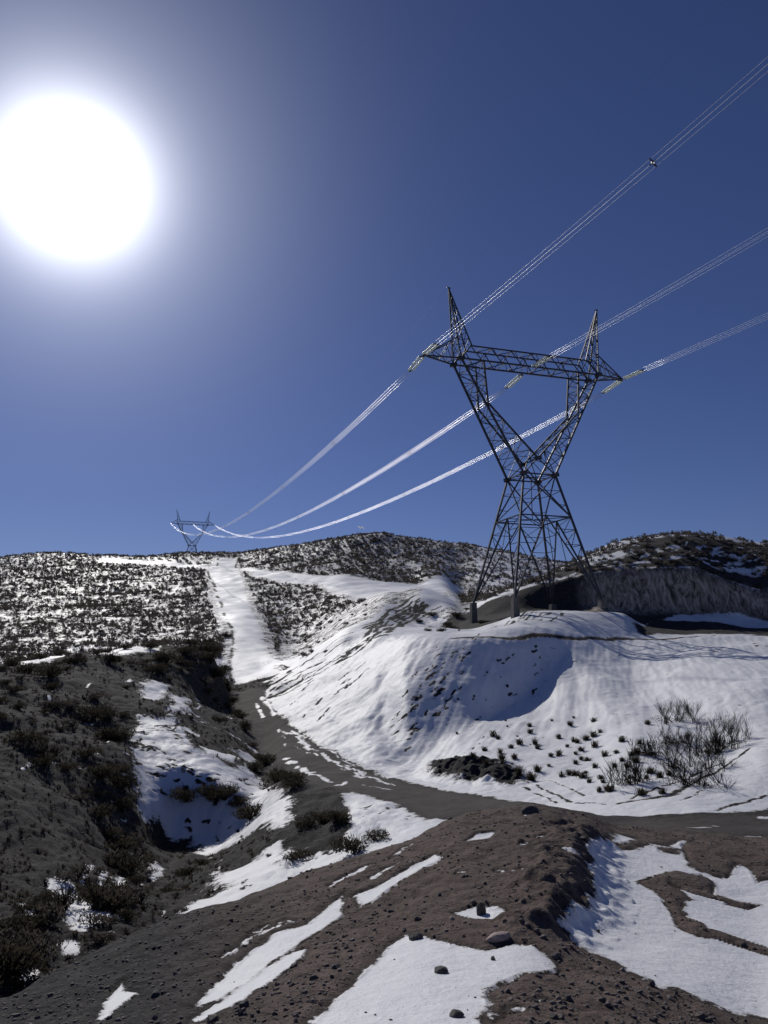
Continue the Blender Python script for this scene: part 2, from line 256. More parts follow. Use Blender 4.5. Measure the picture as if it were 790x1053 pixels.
 ('snow',0.08,0.14,[(-13.48,61.1),(-13.02,60.75)]),
 ('snow',0.082,0.14,[(-13.18,60.94),(-12.72,60.71)]),
 ('snow',0.08,0.14,[(-12.62,61.43),(-12.3,62.09)]),
 ('snow',0.172,0.292,[(-14.77,70.46),(-14.41,70.43)]),
 ('snow',0.146,0.248,[(-14.02,70.5),(-13.5,69.35)]),
 ('snow',0.154,0.262,[(-16.64,70.93),(-16.46,72.94)]),
 ('snow',0.087,0.148,[(-16.5,74.51),(-16.16,76.04)]),
 ('snow',0.197,0.334,[(-10.04,62.16),(-9.59,61.32)]),
 ('snow',0.144,0.245,[(-9.62,61.73),(-9.07,60.19)]),
 ('snow',0.123,0.21,[(-8.84,59.79),(-7.98,56.5)]),
 ('snow',0.162,0.276,[(-8.24,57.42),(-7.41,54.16)]),
 ('soil',0.069,0.14,[(-16.69,52.8),(-16.26,52.83)]),
 ('soil',0.068,0.14,[(-16.08,53.03),(-15.77,52.87)]),
 ('soil',0.082,0.14,[(-10.74,64.62),(-10.68,64.96)]),
 ('soil',0.089,0.151,[(-10.53,65.04),(-10.4,65.42)]),
 ('soil',0.118,0.2,[(-15.67,50.95),(-15.36,50.76)]),
 ('soil',0.096,0.164,[(-15.28,50.5),(-14.86,50.74)]),
 ('soil',0.082,0.14,[(-13.93,47.07),(-13.61,47.25)]),
 ('soil',0.09,0.153,[(-13.56,47.28),(-13.37,47.48)]),
 ('soil',0.157,0.267,[(-10.66,64.14),(-10.33,65.17)]),
 ('soil',0.149,0.253,[(-9.98,64.64),(-9.46,63.57)]),
 ('soil',0.075,0.14,[(-14.96,64.21),(-15.1,66.56)]),
 ('soil',0.107,0.183,[(-15.07,66.52),(-15.01,67.73)]),
 ('soil',0.12,0.205,[(-13.9,53.28),(-13.88,53.48)]),
 ('soil',0.094,0.16,[(-13.5,52.94),(-13.45,53.16)]),
 ('soil',0.099,0.169,[(-15.6,66.29),(-15.6,67.14)]),
 ('soil',0.152,0.259,[(-15.41,66.74),(-15.32,69.48)]),
 ('soil',0.058,0.14,[(-10.29,68.28),(-9.8,67.82)]),
 ('soil',0.064,0.14,[(-9.52,67.14),(-9.02,66.0)]),
 ('soil',0.081,0.14,[(-12.74,50.84),(-12.42,50.74)]),
 ('soil',0.052,0.14,[(-12.5,50.86),(-12.22,50.75)]),
 ('soil',0.074,0.14,[(-15.76,53.89),(-15.45,54.08)]),
 ('soil',0.076,0.14,[(-15.51,54.19),(-15.15,54.45)]),
 ('soil',0.057,0.14,[(-14.16,58.01),(-13.75,58.22)]),
 ('soil',0.05,0.14,[(-13.6,58.02),(-13.34,58.23)]),
 ('soil',0.075,0.14,[(-13.49,52.22),(-13.26,52.44)]),
 ('soil',0.071,0.14,[(-13.18,52.19),(-12.81,52.25)]),
 ('soil',0.084,0.143,[(-10.93,66.38),(-10.64,67.08)]),
 ('soil',0.104,0.176,[(-10.54,66.99),(-10.05,66.84)]),
 ('soil',0.067,0.14,[(-12.18,48.32),(-11.73,48.1)]),
 ('soil',0.05,0.14,[(-11.76,48.13),(-11.36,47.89)]),
 ('soil',0.115,0.195,[(-12.58,64.36),(-11.94,64.73)]),
 ('soil',0.064,0.14,[(-11.95,64.3),(-11.73,65.95)]),
 ('soil',0.064,0.14,[(-12.26,48.53),(-11.84,48.41)]),
 ('soil',0.064,0.14,[(-11.77,48.33),(-11.43,48.16)]),
 ('soil',0.038,0.14,[(-14.82,55.05),(-14.73,55.35)]),
 ('soil',0.058,0.14,[(-14.7,55.25),(-14.61,55.84)]),
 ('soil',0.073,0.14,[(-11.83,54.86),(-11.63,55.42)]),
 ('soil',0.039,0.14,[(-11.61,55.55),(-11.41,56.18)]),
 ('soil',0.057,0.14,[(-7.84,60.65),(-7.52,59.72)]),
 ('soil',0.1,0.169,[(-7.47,59.56),(-6.91,57.96)]),
 ('soil',0.105,0.179,[(-5.38,44.25),(-5.09,43.54)]),
 ('soil',0.103,0.175,[(-5.0,43.09),(-4.72,42.37)]),
 ('soil',0.101,0.172,[(-13.97,64.66),(-13.69,64.44)]),
 ('soil',0.128,0.218,[(-13.88,65.63),(-13.39,64.92)]),
 ('soil',0.038,0.14,[(-8.98,48.7),(-8.83,49.43)]),
 ('soil',0.06,0.14,[(-8.72,49.78),(-8.52,50.67)]),
 ('soil',0.047,0.14,[(-6.63,46.61),(-6.25,45.79)]),
 ('soil',0.041,0.14,[(-6.16,45.64),(-5.81,44.73)]),
 ('soil',0.042,0.14,[(-11.18,47.74),(-11.09,47.72)]),
 ('soil',0.03,0.14,[(-10.97,47.68),(-10.88,47.66)]),
 ('soil',0.107,0.181,[(-14.01,69.32),(-13.92,70.02)]),
 ('soil',0.114,0.194,[(-13.76,70.36),(-13.38,70.76)]),
 ('soil',0.097,0.165,[(-14.36,54.13),(-14.22,54.32)]),
 ('soil',0.133,0.226,[(-14.07,54.16),(-13.65,53.9)]),
 ('soil',0.079,0.14,[(-13.69,53.8),(-13.45,54.04)]),
 ('soil',0.152,0.259,[(-15.28,55.58),(-14.98,55.56)]),
 ('soil',0.151,0.256,[(-14.88,54.94),(-14.53,55.05)]),
 ('soil',0.062,0.14,[(-13.45,49.64),(-13.14,49.51)]),
 ('soil',0.052,0.14,[(-13.07,49.56),(-12.87,49.38)]),
 ('soil',0.089,0.151,[(-8.44,49.19),(-8.1,49.53)]),
 ('soil',0.081,0.14,[(-8.03,49.75),(-7.72,50.12)]),
 ('soil',0.054,0.14,[(-12.34,66.14),(-11.93,66.51)]),
 ('soil',0.072,0.14,[(-11.86,66.85),(-11.62,67.66)]),
 ('soil',0.073,0.14,[(-12.3,52.37),(-12.02,52.21)]),
 ('soil',0.078,0.14,[(-11.95,52.15),(-11.57,52.27)]),
 ('soil',0.056,0.14,[(-5.24,41.54),(-4.63,40.08)]),
 ('soil',0.076,0.14,[(-4.7,40.31),(-4.25,39.7)]),
 ('soil',0.064,0.14,[(-11.09,47.5),(-10.86,47.4)]),
 ('soil',0.039,0.14,[(-10.74,47.33),(-10.51,47.21)]),
 ('soil',0.039,0.14,[(-15.69,50.56),(-15.59,50.65)]),
 ('soil',0.042,0.14,[(-15.57,50.83),(-15.4,50.76)]),
 ('soil',0.114,0.194,[(-15.02,51.5),(-14.9,51.7)]),
 ('soil',0.093,0.158,[(-14.91,51.54),(-14.85,51.55)]),
 ('soil',0.069,0.14,[(-14.25,54.16),(-14.14,54.08)]),
 ('soil',0.108,0.184,[(-14.19,54.52),(-14.0,54.44)]),
 ('soil',0.136,0.231,[(-11.31,69.9),(-10.75,69.09)]),
 ('soil',0.101,0.172,[(-10.61,68.97),(-10.02,68.06)]),
 ('soil',0.112,0.191,[(-10.8,61.89),(-10.66,63.17)]),
 ('soil',0.158,0.269,[(-10.6,63.2),(-10.31,63.0)]),
 ('soil',0.065,0.14,[(-11.01,67.59),(-10.57,67.61)]),
 ('soil',0.099,0.168,[(-10.56,67.74),(-10.34,67.26)]),
 ('soil',0.126,0.214,[(-9.21,56.33),(-8.85,57.82)]),
 ('soil',0.127,0.216,[(-9.07,58.13),(-8.44,57.67)]),
 ('soil',0.107,0.182,[(-14.85,50.76),(-14.74,50.63)]),
 ('soil',0.089,0.151,[(-14.71,50.55),(-14.48,50.34)]),
 ('soil',0.113,0.193,[(-7.46,60.24),(-7.29,60.05)]),
 ('soil',0.126,0.215,[(-7.06,59.7),(-6.69,59.15)]),
 ('soil',0.134,0.227,[(-15.9,55.29),(-15.52,55.74)]),
 ('soil',0.121,0.206,[(-15.39,55.44),(-15.34,56.02)]),
 ('soil',0.051,0.14,[(-12.4,47.61),(-12.34,47.63)]),
 ('soil',0.075,0.14,[(-12.34,47.61),(-12.18,47.65)]),
 ('soil',0.034,0.14,[(-12.64,49.55),(-12.41,49.59)]),
 ('soil',0.043,0.14,[(-12.39,49.57),(-12.21,49.5)]),
 ('soil',0.069,0.14,[(-17.24,57.27),(-17.06,57.58)]),
 ('soil',0.064,0.14,[(-16.96,57.3),(-16.51,57.21)]),
 ('soil',0.038,0.14,[(-13.23,52.1),(-12.79,51.98)]),
 ('soil',0.037,0.14,[(-12.69,51.89),(-12.25,51.69)]),
 ('soil',0.132,0.224,[(-11.17,59.38),(-10.96,61.21)]),
 ('soil',0.078,0.14,[(-10.9,61.39),(-10.68,63.59)]),
 ('soil',0.033,0.14,[(-8.91,49.03),(-8.77,49.32)]),
 ('soil',0.055,0.14,[(-13.42,47.23),(-13.19,47.39)]),
 ('soil',0.057,0.14,[(-13.21,47.4),(-12.9,47.7)]),
 ('soil',0.043,0.14,[(-14.8,63.43),(-14.66,65.02)]),
 ('soil',0.04,0.14,[(-14.62,64.83),(-14.4,66.01)]),
 ('soil',0.077,0.14,[(-11.94,55.65),(-11.58,56.55)]),
 ('soil',0.074,0.14,[(-11.58,56.7),(-11.46,57.69)]),
 ('soil',0.08,0.14,[(-12.03,55.89),(-11.66,54.67)]),
 ('soil',0.14,0.239,[(-11.71,55.32),(-11.57,55.48)]),
 ('soil',0.054,0.14,[(-7.77,51.4),(-7.14,50.05)]),
 ('soil',0.051,0.14,[(-7.09,49.87),(-6.78,48.94)]),
 ('soil',0.074,0.14,[(-16.22,54.48),(-16.01,54.71)]),
 ('soil',0.09,0.153,[(-15.95,54.63),(-15.81,54.82)]),
 ('soil',0.038,0.14,[(-8.02,52.93),(-7.99,52.96)]),
 ('soil',0.051,0.14,[(-7.88,52.87),(-7.59,52.39)]),
 ('soil',0.097,0.165,[(-16.35,53.1),(-16.07,53.16)]),
 ('soil',0.052,0.14,[(-15.92,53.2),(-15.65,53.05)]),
 ('soil',0.081,0.14,[(-15.28,49.94),(-15.12,50.16)]),
 ('soil',0.099,0.168,[(-14.9,50.17),(-14.74,50.54)]),
 ('soil',0.083,0.141,[(-5.92,51.48),(-5.69,51.02)]),
 ('soil',0.097,0.165,[(-5.48,50.56),(-5.05,49.78)]),
 ('soil',0.089,0.151,[(-13.62,48.28),(-13.22,48.21)]),
 ('soil',0.057,0.14,[(-13.11,48.14),(-12.87,48.1)]),
 ('soil',0.046,0.14,[(-8.07,53.76),(-7.34,52.48)]),
 ('soil',0.04,0.14,[(-7.35,52.36),(-7.0,51.68)]),
 ('soil',0.045,0.14,[(-14.66,50.84),(-14.37,50.69)]),
 ('soil',0.045,0.14,[(-14.26,50.67),(-13.72,50.18)]),
 ('soil',0.044,0.14,[(-16.09,51.16),(-15.94,51.61)]),
 ('soil',0.052,0.14,[(-15.87,51.4),(-15.78,51.72)]),
 ('soil',0.051,0.14,[(-13.41,48.83),(-12.98,48.53)]),
 ('soil',0.072,0.14,[(-13.04,48.54),(-12.68,48.42)]),
 ('soil',0.076,0.14,[(-10.46,47.54),(-10.09,47.39)]),
 ('soil',0.086,0.146,[(-10.21,47.41),(-9.72,47.31)]),
 ('soil',0.09,0.153,[(-14.68,64.38),(-14.49,64.82)]),
 ('soil',0.102,0.174,[(-14.52,64.42),(-14.49,65.1)]),
 ('soil',0.084,0.142,[(-12.89,48.86),(-12.74,48.7)]),
 ('soil',0.072,0.14,[(-12.62,48.64),(-12.63,48.72)]),
 ('soil',0.08,0.14,[(-14.71,46.81),(-14.71,46.86)]),
 ('soil',0.092,0.156,[(-14.65,46.93),(-14.48,47.62)]),
 ('soil',0.068,0.14,[(-16.22,58.61),(-16.11,59.12)]),
 ('soil',0.097,0.164,[(-16.15,59.15),(-16.15,59.71)]),
 ('soil',0.067,0.14,[(-11.76,47.3),(-11.58,47.15)]),
 ('soil',0.078,0.14,[(-9.93,47.91),(-9.85,47.97)]),
 ('soil',0.083,0.142,[(-9.81,47.99),(-9.8,48.02)]),
 ('soil',0.043,0.14,[(-9.24,45.97),(-8.98,45.71)]),
 ('soil',0.041,0.14,[(-8.64,49.55),(-8.49,49.47)]),
 ('soil',0.039,0.14,[(-9.85,46.44),(-9.64,46.17)]),
 ('soil',0.09,0.153,[(-11.15,45.63),(-11.06,45.66)]),
 ('soil',0.081,0.14,[(-11.1,45.62),(-10.89,45.53)]),
 ('soil',0.048,0.14,[(-11.77,47.22),(-11.52,47.08)]),
 ('soil',0.041,0.14,[(-9.16,44.94),(-8.97,44.7)]),
 ('soil',0.065,0.14,[(-7.86,46.61),(-7.57,46.43)]),
 ('soil',0.032,0.14,[(-7.84,43.45),(-7.56,42.54)]),
 ('soil',0.033,0.14,[(-8.78,46.22),(-8.62,46.16)]),
 ('soil',0.051,0.14,[(-11.68,44.54),(-11.61,44.53)]),
 ('soil',0.043,0.14,[(-11.58,44.65),(-11.45,44.63)]),
 ('soil',0.075,0.14,[(-9.74,46.53),(-9.56,46.4)]),
 ('soil',0.089,0.152,[(-6.58,42.28),(-6.42,41.89)]),
 ('soil',0.053,0.14,[(-6.35,41.56),(-6.25,41.25)]),
 ('soil',0.043,0.14,[(-7.07,40.08),(-6.8,39.2)]),
 ('soil',0.051,0.14,[(-9.67,46.04),(-9.45,45.85)]),
 ('soil',0.093,0.158,[(-12.77,46.23),(-12.68,46.47)]),
 ('soil',0.071,0.14,[(-12.57,46.62),(-12.6,46.54)]),
 ('soil',0.039,0.14,[(-8.17,46.76),(-7.91,46.61)]),
 ('soil',0.086,0.146,[(-8.43,45.68),(-8.23,45.76)]),
 ('soil',0.057,0.14,[(-13.14,45.72),(-12.98,45.89)]),
 ('soil',0.047,0.14,[(-12.1,46.88),(-11.98,46.87)]),
 ('soil',0.071,0.14,[(-10.14,45.48),(-9.98,45.44)]),
 ('soil',0.059,0.14,[(-9.98,45.45),(-9.78,45.31)]),
 ('soil',0.059,0.14,[(-10.99,45.3),(-10.86,45.24)]),
 ('soil',0.066,0.14,[(-10.87,45.25),(-10.7,45.07)]),
 ('soil',0.059,0.14,[(-9.17,44.29),(-8.86,43.61)]),
 ('soil',0.048,0.14,[(-10.41,47.59),(-10.3,47.51)]),
 ('soil',0.065,0.14,[(-8.47,44.13),(-8.36,44.08)]),
 ('snow',0,0.4,[(-11.112,27.002),(-10.77,28.104),(-9.737,26.658),(-8.896,25.739),(-7.95,23.578),(-7.986,22.215),(-8.646,22.552),(-9.739,24.656)]),
 ('snow',0,0.35,[(-9.645,29.377),(-9.793,30.684),(-8.189,26.379),(-7.619,23.915),(-8.394,25.515)]),
 ('snow',0,0.35,[(-10.203,35.029),(-10.716,38.292),(-9.816,37.024),(-9.066,32.254)]),
 ('snow',0,0.3,[(-10.431,23.843),(-10.423,24.46),(-9.588,22.974),(-9.447,22.062)]),
 ('snow',0,0.497,[(-10.885,31.037),(-10.477,30.738),(-8.424,25.515),(-7.996,23.865),(-9.236,26.771)]),
 ('snow',0,0.2,[(-8.409,21.348),(-8.011,21.745),(-7.555,20.762),(-7.938,20.572)]),
 ('snow',0,0.2,[(-8.266,18.883),(-8.075,19.458),(-7.816,18.827),(-8.067,18.553)]),
 ('snow',0,0.3,[(-10.421,27.912),(-11.225,31.438),(-11.116,31.667),(-10.185,27.827)]),
 ('snow',0,0.3,[(-9.73,21.454),(-9.926,22.186),(-9.369,21.226),(-9.192,20.541)]),
 ('snow',0.05,0.14,[(-8.77,29.01),(-8.54,29.02)]),
 ('snow',0.056,0.14,[(-8.52,28.89),(-8.36,28.87)]),
 ('snow',0.137,0.233,[(-17.78,74.72),(-17.49,74.94)]),
 ('snow',0.154,0.262,[(-17.2,74.8),(-17.07,74.86)]),
 ('snow',0.119,0.202,[(-16.08,67.08),(-16.25,68.64)]),
 ('snow',0.078,0.14,[(-16.18,68.02),(-16.23,69.92)]),
 ('snow',0.162,0.275,[(-21.87,66.79),(-21.8,67.58)]),
 ('snow',0.138,0.235,[(-21.78,67.78),(-21.74,67.73)]),
 ('snow',0.087,0.147,[(-15.47,56.5),(-15.35,56.94)]),
 ('snow',0.132,0.225,[(-15.26,57.17),(-15.19,57.66)]),
 ('snow',0.067,0.14,[(-26.15,59.06),(-25.96,59.52)]),
 ('snow',0.074,0.14,[(-26.1,59.74),(-26.01,60.44)]),
 ('snow',0.029,0.14,[(-3.39,16.04),(-3.32,16.09)]),
 ('snow',0.018,0.14,[(-3.31,16.09),(-3.25,16.04)]),
 ('snow',0.147,0.25,[(-15.61,52.57),(-15.29,52.75)]),
 ('snow',0.145,0.247,[(-15.17,52.3),(-14.76,52.44)]),
 ('snow',0.038,0.14,[(-11.68,48.41),(-11.42,48.41)]),
 ('snow',0.047,0.14,[(-11.39,48.48),(-11.3,48.56)]),
 ('snow',0.051,0.14,[(-17.39,38.46),(-17.44,38.88)]),
 ('snow',0.082,0.14,[(-17.43,39.19),(-17.48,39.59)]),
 ('snow',0.059,0.14,[(-15.98,41.94),(-15.91,42.17)]),
 ('snow',0.059,0.14,[(-15.84,42.2),(-15.72,42.54)]),
 ('snow',0.025,0.14,[(-10.09,29.93),(-9.96,29.7)]),
 ('snow',0.024,0.14,[(-9.86,29.6),(-9.75,29.38)]),
 ('snow',0.04,0.14,[(-6.83,25.53),(-6.72,25.41)]),
 ('snow',0.111,0.189,[(-21.95,67.49),(-21.92,68.22)]),
 ('snow',0.03,0.14,[(-3.56,16.01),(-3.49,16.07)]),
 ('snow',0.02,0.14,[(-3.5,16.07),(-3.42,16.01)]),
 ('snow',0.092,0.157,[(-16.71,61.39),(-16.59,62.22)]),
 ('snow',0.106,0.181,[(-16.56,61.93),(-16.07,61.84)]),
 ('snow',0.044,0.14,[(-6.84,22.81),(-6.77,22.76)]),
 ('snow',0.033,0.14,[(-6.84,22.84),(-6.65,22.72)]),
 ('snow',0.084,0.144,[(-22.53,53.01),(-22.39,52.85)]),
 ('snow',0.109,0.185,[(-22.69,53.36),(-22.22,52.65)]),
 ('snow',0.068,0.14,[(-23.86,55.15),(-23.69,55.31)]),
 ('snow',0.067,0.14,[(-23.64,55.58),(-23.37,55.99)]),
 ('snow',0.099,0.168,[(-11.81,46.38),(-11.69,46.42)]),
 ('snow',0.08,0.14,[(-11.66,46.42),(-11.53,46.45)]),
 ('snow',0.098,0.167,[(-15.56,60.89),(-15.29,60.6)]),
 ('snow',0.14,0.238,[(-15.12,61.01),(-14.92,61.2)]),
 ('snow',0.125,0.213,[(-16.82,62.52),(-16.83,62.9)]),
 ('snow',0.098,0.167,[(-16.7,63.3),(-16.75,64.64)]),
 ('snow',0.025,0.14,[(-3.28,16.01),(-3.23,16.05)]),
 ('snow',0.03,0.14,[(-3.16,16.0),(-3.11,16.05)]),
 ('snow',0.063,0.14,[(-12.48,44.56),(-12.4,44.92)]),
 ('snow',0.056,0.14,[(-12.37,45.02),(-12.32,45.31)]),
 ('snow',0.045,0.14,[(-8.58,39.23),(-8.3,38.87)]),
 ('snow',0.035,0.14,[(-8.38,38.94),(-8.06,38.52)]),
 ('snow',0.035,0.14,[(-9.85,25.51),(-9.79,25.75)]),
 ('snow',0.057,0.14,[(-9.85,25.79),(-9.69,25.96)]),
 ('snow',0.038,0.14,[(-9.08,34.34),(-8.81,33.95)]),
 ('snow',0.053,0.14,[(-8.68,33.67),(-8.56,33.77)]),
 ('snow',0.09,0.153,[(-14.14,48.85),(-13.98,49.03)]),
 ('snow',0.111,0.189,[(-13.82,48.69),(-13.68,48.62)]),
 ('snow',0.066,0.14,[(-11.84,40.0),(-11.8,40.32)]),
 ('snow',0.062,0.14,[(-12.81,43.74),(-12.68,44.04)]),
 ('snow',0.087,0.147,[(-12.72,44.01),(-12.58,44.45)]),
 ('snow',0.051,0.14,[(-7.1,26.19),(-6.89,25.95)]),
 ('snow',0.061,0.14,[(-6.94,25.99),(-6.82,25.73)]),
 ('snow',0.023,0.14,[(-4.51,16.05),(-4.42,16.04)]),
 ('snow',0.034,0.14,[(-4.4,16.07),(-4.32,16.05)]),
 ('snow',0.076,0.14,[(-10.34,45.95),(-10.16,45.94)]),
 ('snow',0.111,0.188,[(-10.16,45.91),(-9.89,45.75)]),
 ('snow',0.079,0.14,[(-10.41,33.44),(-10.36,33.6)]),
 ('snow',0.078,0.14,[(-10.3,33.52),(-10.26,33.82)]),
 ('snow',0.052,0.14,[(-9.07,30.41),(-9.14,31.12)]),
 ('snow',0.049,0.14,[(-15.66,51.48),(-15.42,51.52)]),
 ('snow',0.046,0.14,[(-15.41,51.62),(-15.0,51.55)]),
 ('snow',0.083,0.142,[(-16.77,48.11),(-16.76,48.67)]),
 ('snow',0.072,0.14,[(-19.47,46.04),(-19.38,46.23)]),
 ('snow',0.036,0.14,[(-11.76,38.3),(-11.7,38.44)]),
 ('snow',0.04,0.14,[(-11.66,38.56),(-11.54,38.65)]),
 ('snow',0.1,0.171,[(-16.18,44.28),(-16.1,44.85)]),
 ('snow',0.1,0.17,[(-16.2,44.8),(-16.08,45.1)]),
 ('snow',0.083,0.142,[(-22.81,60.45),(-22.87,61.12)]),
 ('snow',0.094,0.16,[(-22.85,61.28),(-22.75,61.66)]),
 ('snow',0.039,0.14,[(-5.5,25.56),(-5.42,25.38)]),
 ('snow',0.041,0.14,[(-5.38,25.3),(-5.23,25.1)]),
 ('snow',0.123,0.209,[(-19.61,51.98),(-19.28,52.02)]),
 ('snow',0.105,0.178,[(-19.28,52.1),(-19.26,52.37)]),
 ('snow',0.046,0.14,[(-8.83,40.69),(-8.51,39.9)]),
 ('snow',0.029,0.14,[(-8.42,39.59),(-8.14,39.01)]),
 ('snow',0.069,0.14,[(-17.45,55.77),(-17.1,55.37)]),
 ('snow',0.105,0.178,[(-17.13,55.57),(-16.85,55.52)]),
 ('snow',0.052,0.14,[(-17.08,47.52),(-16.79,47.29)]),
 ('snow',0.073,0.14,[(-16.77,47.36),(-16.56,47.08)]),
 ('snow',0.029,0.14,[(-3.38,16.04),(-3.36,16.06)]),
 ('snow',0.036,0.14,[(-3.36,16.05),(-3.26,16.02)]),
 ('snow',0.082,0.14,[(-13.84,40.89),(-13.76,40.99)]),
 ('snow',0.085,0.145,[(-13.72,40.95),(-13.64,41.27)]),
 ('snow',0.044,0.14,[(-15.57,44.24),(-15.46,44.24)]),
 ('snow',0.046,0.14,[(-15.41,44.34),(-15.26,44.58)]),
 ('snow',0.051,0.14,[(-15.44,46.49),(-15.26,46.84)]),
 ('snow',0.071,0.14,[(-15.27,46.83),(-15.14,47.4)]),
 ('snow',0.061,0.14,[(-20.01,49.78),(-19.87,50.02)]),
 ('snow',0.087,0.147,[(-19.75,49.91),(-19.73,50.49)]),
 ('snow',0.037,0.14,[(-8.8,28.84),(-8.61,28.45)]),
 ('snow',0.025,0.14,[(-8.66,28.71),(-8.56,28.49)]),
 ('snow',0.068,0.14,[(-14.55,43.97),(-14.56,43.94)]),
 ('snow',0.08,0.14,[(-14.52,44.44),(-14.42,44.73)]),
 ('snow',0.032,0.14,[(-10.03,27.45),(-9.95,27.56)]),
 ('snow',0.035,0.14,[(-9.96,27.56),(-9.94,27.92)]),
 ('snow',0.017,0.14,[(-7.6,22.45),(-7.48,22.4)]),
 ('snow',0.025,0.14,[(-7.45,22.43),(-7.34,22.4)]),
 ('snow',0.074,0.14,[(-12.35,46.46),(-12.24,46.59)]),
 ('snow',0.062,0.14,[(-12.28,46.58),(-11.96,46.61)]),
 ('snow',0.037,0.14,[(-7.49,22.49),(-7.43,22.58)]),
 ('snow',0.04,0.14,[(-7.45,22.65),(-7.34,22.58)]),
 ('snow',0.074,0.14,[(-17.12,40.86),(-17.02,41.22)]),
 ('snow',0.111,0.188,[(-16.99,41.3),(-16.92,41.48)]),
 ('snow',0.108,0.184,[(-12.91,44.8),(-12.79,45.05)]),
 ('snow',0.089,0.151,[(-12.79,44.87),(-12.66,45.05)]),
 ('snow',0.09,0.152,[(-12.91,40.02),(-12.92,40.32)]),
 ('snow',0.053,0.14,[(-12.91,40.38),(-12.92,40.69)]),
 ('snow',0.131,0.222,[(-17.82,67.36),(-17.82,68.09)]),
 ('snow',0.099,0.168,[(-17.68,67.75),(-17.56,68.09)]),
 ('snow',0.185,0.315,[(-20.61,67.92),(-20.24,67.46)]),
 ('snow',0.114,0.194,[(-20.04,67.56),(-19.64,67.2)]),
 ('snow',0,1.6,[(-55.08,115.619),(-55.696,125.915),(-50.697,133.286),(-41.714,136.499),(-32.194,139.423),(-30.727,134.642),(-24.78,84.63),(-28.8,78.404),(-30.829,73.971),(-32.184,69.059)]),
 ('snow',0,0.7,[(-12.526,82.651),(-7.703,66.17),(-4.466,56.308),(-1.476,48.588),(1.732,40.91),(3.818,37.192),(9.748,91.684),(5.477,124.061),(0.767,121.84),(-3.436,109.673),(-7.142,100.428),(-12.314,104.391),(-15.648,95.162)]),
 ('bare',0,2,[(-13.236,87.188),(-8.245,88.646),(-1.658,88.468),(5.628,127.426),(18.708,197.418),(11.135,118.051),(3.369,107.62),(-6.79,84.413),(-11.285,84.029)]),
 ('soil',0.119,0.203,[(-4.35,70.09),(-4.1,70.12)]),
 ('soil',0.126,0.214,[(-4.06,70.65),(-3.65,70.9)]),
 ('soil',0.143,0.243,[(-3.4,70.22),(-3.35,71.39)]),
 ('soil',0.186,0.315,[(-3.16,70.78),(-2.87,71.72)]),
 ('soil',0.217,0.368,[(-2.75,71.78),(-2.26,71.4)]),
 ('soil',0.184,0.312,[(-2.34,71.7),(-2.09,72.21)]),
 ('soil',0.168,0.285,[(-1.88,72.04),(-1.51,72.01)]),
 ('soil',0.126,0.214,[(-4.93,73.89),(-4.51,74.04)]),
 ('soil',0.112,0.19,[(-4.56,73.92),(-4.4,74.52)]),
 ('soil',0.12,0.205,[(-4.07,74.48),(-3.81,74.99)]),
 ('soil',0.087,0.147,[(-3.84,75.12),(-3.18,75.13)]),
 ('soil',0.106,0.181,[(-6.43,68.3),(-6.17,69.44)]),
 ('soil',0.143,0.243,[(-5.97,70.2),(-5.64,71.34)]),
 ('soil',0.107,0.181,[(-5.28,63.68),(-5.15,64.84)]),
 ('soil',0.072,0.14,[(-4.96,64.53),(-4.97,65.47)]),
 ('soil',0.118,0.201,[(-4.85,65.66),(-4.58,66.41)]),
 ('soil',0.049,0.14,[(2.17,61.95),(2.41,62.56)]),
 ('soil',0.091,0.154,[(2.5,62.36),(2.67,63.0)]),
 ('soil',0.089,0.151,[(4.34,61.17),(4.82,62.02)]),
 ('soil',0.072,0.14,[(4.7,61.85),(4.86,62.37)]),
 ('soil',0.076,0.14,[(0.8,57.56),(1.16,57.42)]),
 ('soil',0.05,0.14,[(1.18,57.47),(1.43,57.5)]),
 ('soil',0.088,0.15,[(1.92,56.69),(2.07,57.07)]),
 ('soil',0.081,0.14,[(2.11,57.16),(2.48,57.64)]),
 ('soil',0.051,0.14,[(1.94,57.4),(2.13,57.7)]),
 ('soil',0.077,0.14,[(2.39,58.12),(2.58,58.35)]),
 ('soil',0.097,0.165,[(2.68,58.52),(2.8,58.86)]),
 ('soil',0.085,0.144,[(3.34,62.99),(3.6,63.44)]),
 ('soil',0.051,0.14,[(3.89,63.63),(4.01,64.01)]),
 ('soil',0.101,0.171,[(3.82,59.18),(4.23,59.86)]),
 ('soil',0.098,0.167,[(4.11,59.89),(4.55,60.49)]),
 ('soil',0.105,0.179,[(2.3,58.09),(2.54,58.48)]),
 ('soil',0.078,0.14,[(3.26,61.25),(3.49,61.81)]),
 ('soil',0.119,0.202,[(3.75,62.11),(4.01,62.73)]),
 ('soil',0.091,0.154,[(0.63,55.18),(0.8,55.2)]),
 ('soil',0.072,0.14,[(0.79,55.21),(1.0,55.13)]),
 ('soil',0.04,0.14,[(3.57,59.62),(3.82,60.0)]),
 ('soil',0.042,0.14,[(3.9,60.14),(4.17,60.6)]),
 ('soil',0.05,0.14,[(0.26,56.15),(0.52,56.38)]),
 ('soil',0.051,0.14,[(0.52,56.38),(0.73,56.41)]),
 ('soil',0.05,0.14,[(2.01,58.07),(2.2,58.43)]),
 ('soil',0.031,0.14,[(2.32,58.53),(2.52,58.91)]),
 ('soil',0.051,0.14,[(3.65,61.97),(3.98,62.52)]),
 ('soil',0.036,0.14,[(4.09,62.61),(4.42,63.17)]),
 ('soil',0.068,0.14,[(5.07,62.62),(5.16,62.98)]),
 ('soil',0.039,0.14,[(5.22,62.94),(5.4,63.26)]),
 ('soil',0.058,0.14,[(7.82,69.59),(8.21,70.7)]),
 ('soil',0.057,0.14,[(8.54,72.01),(9.24,75.46)]),
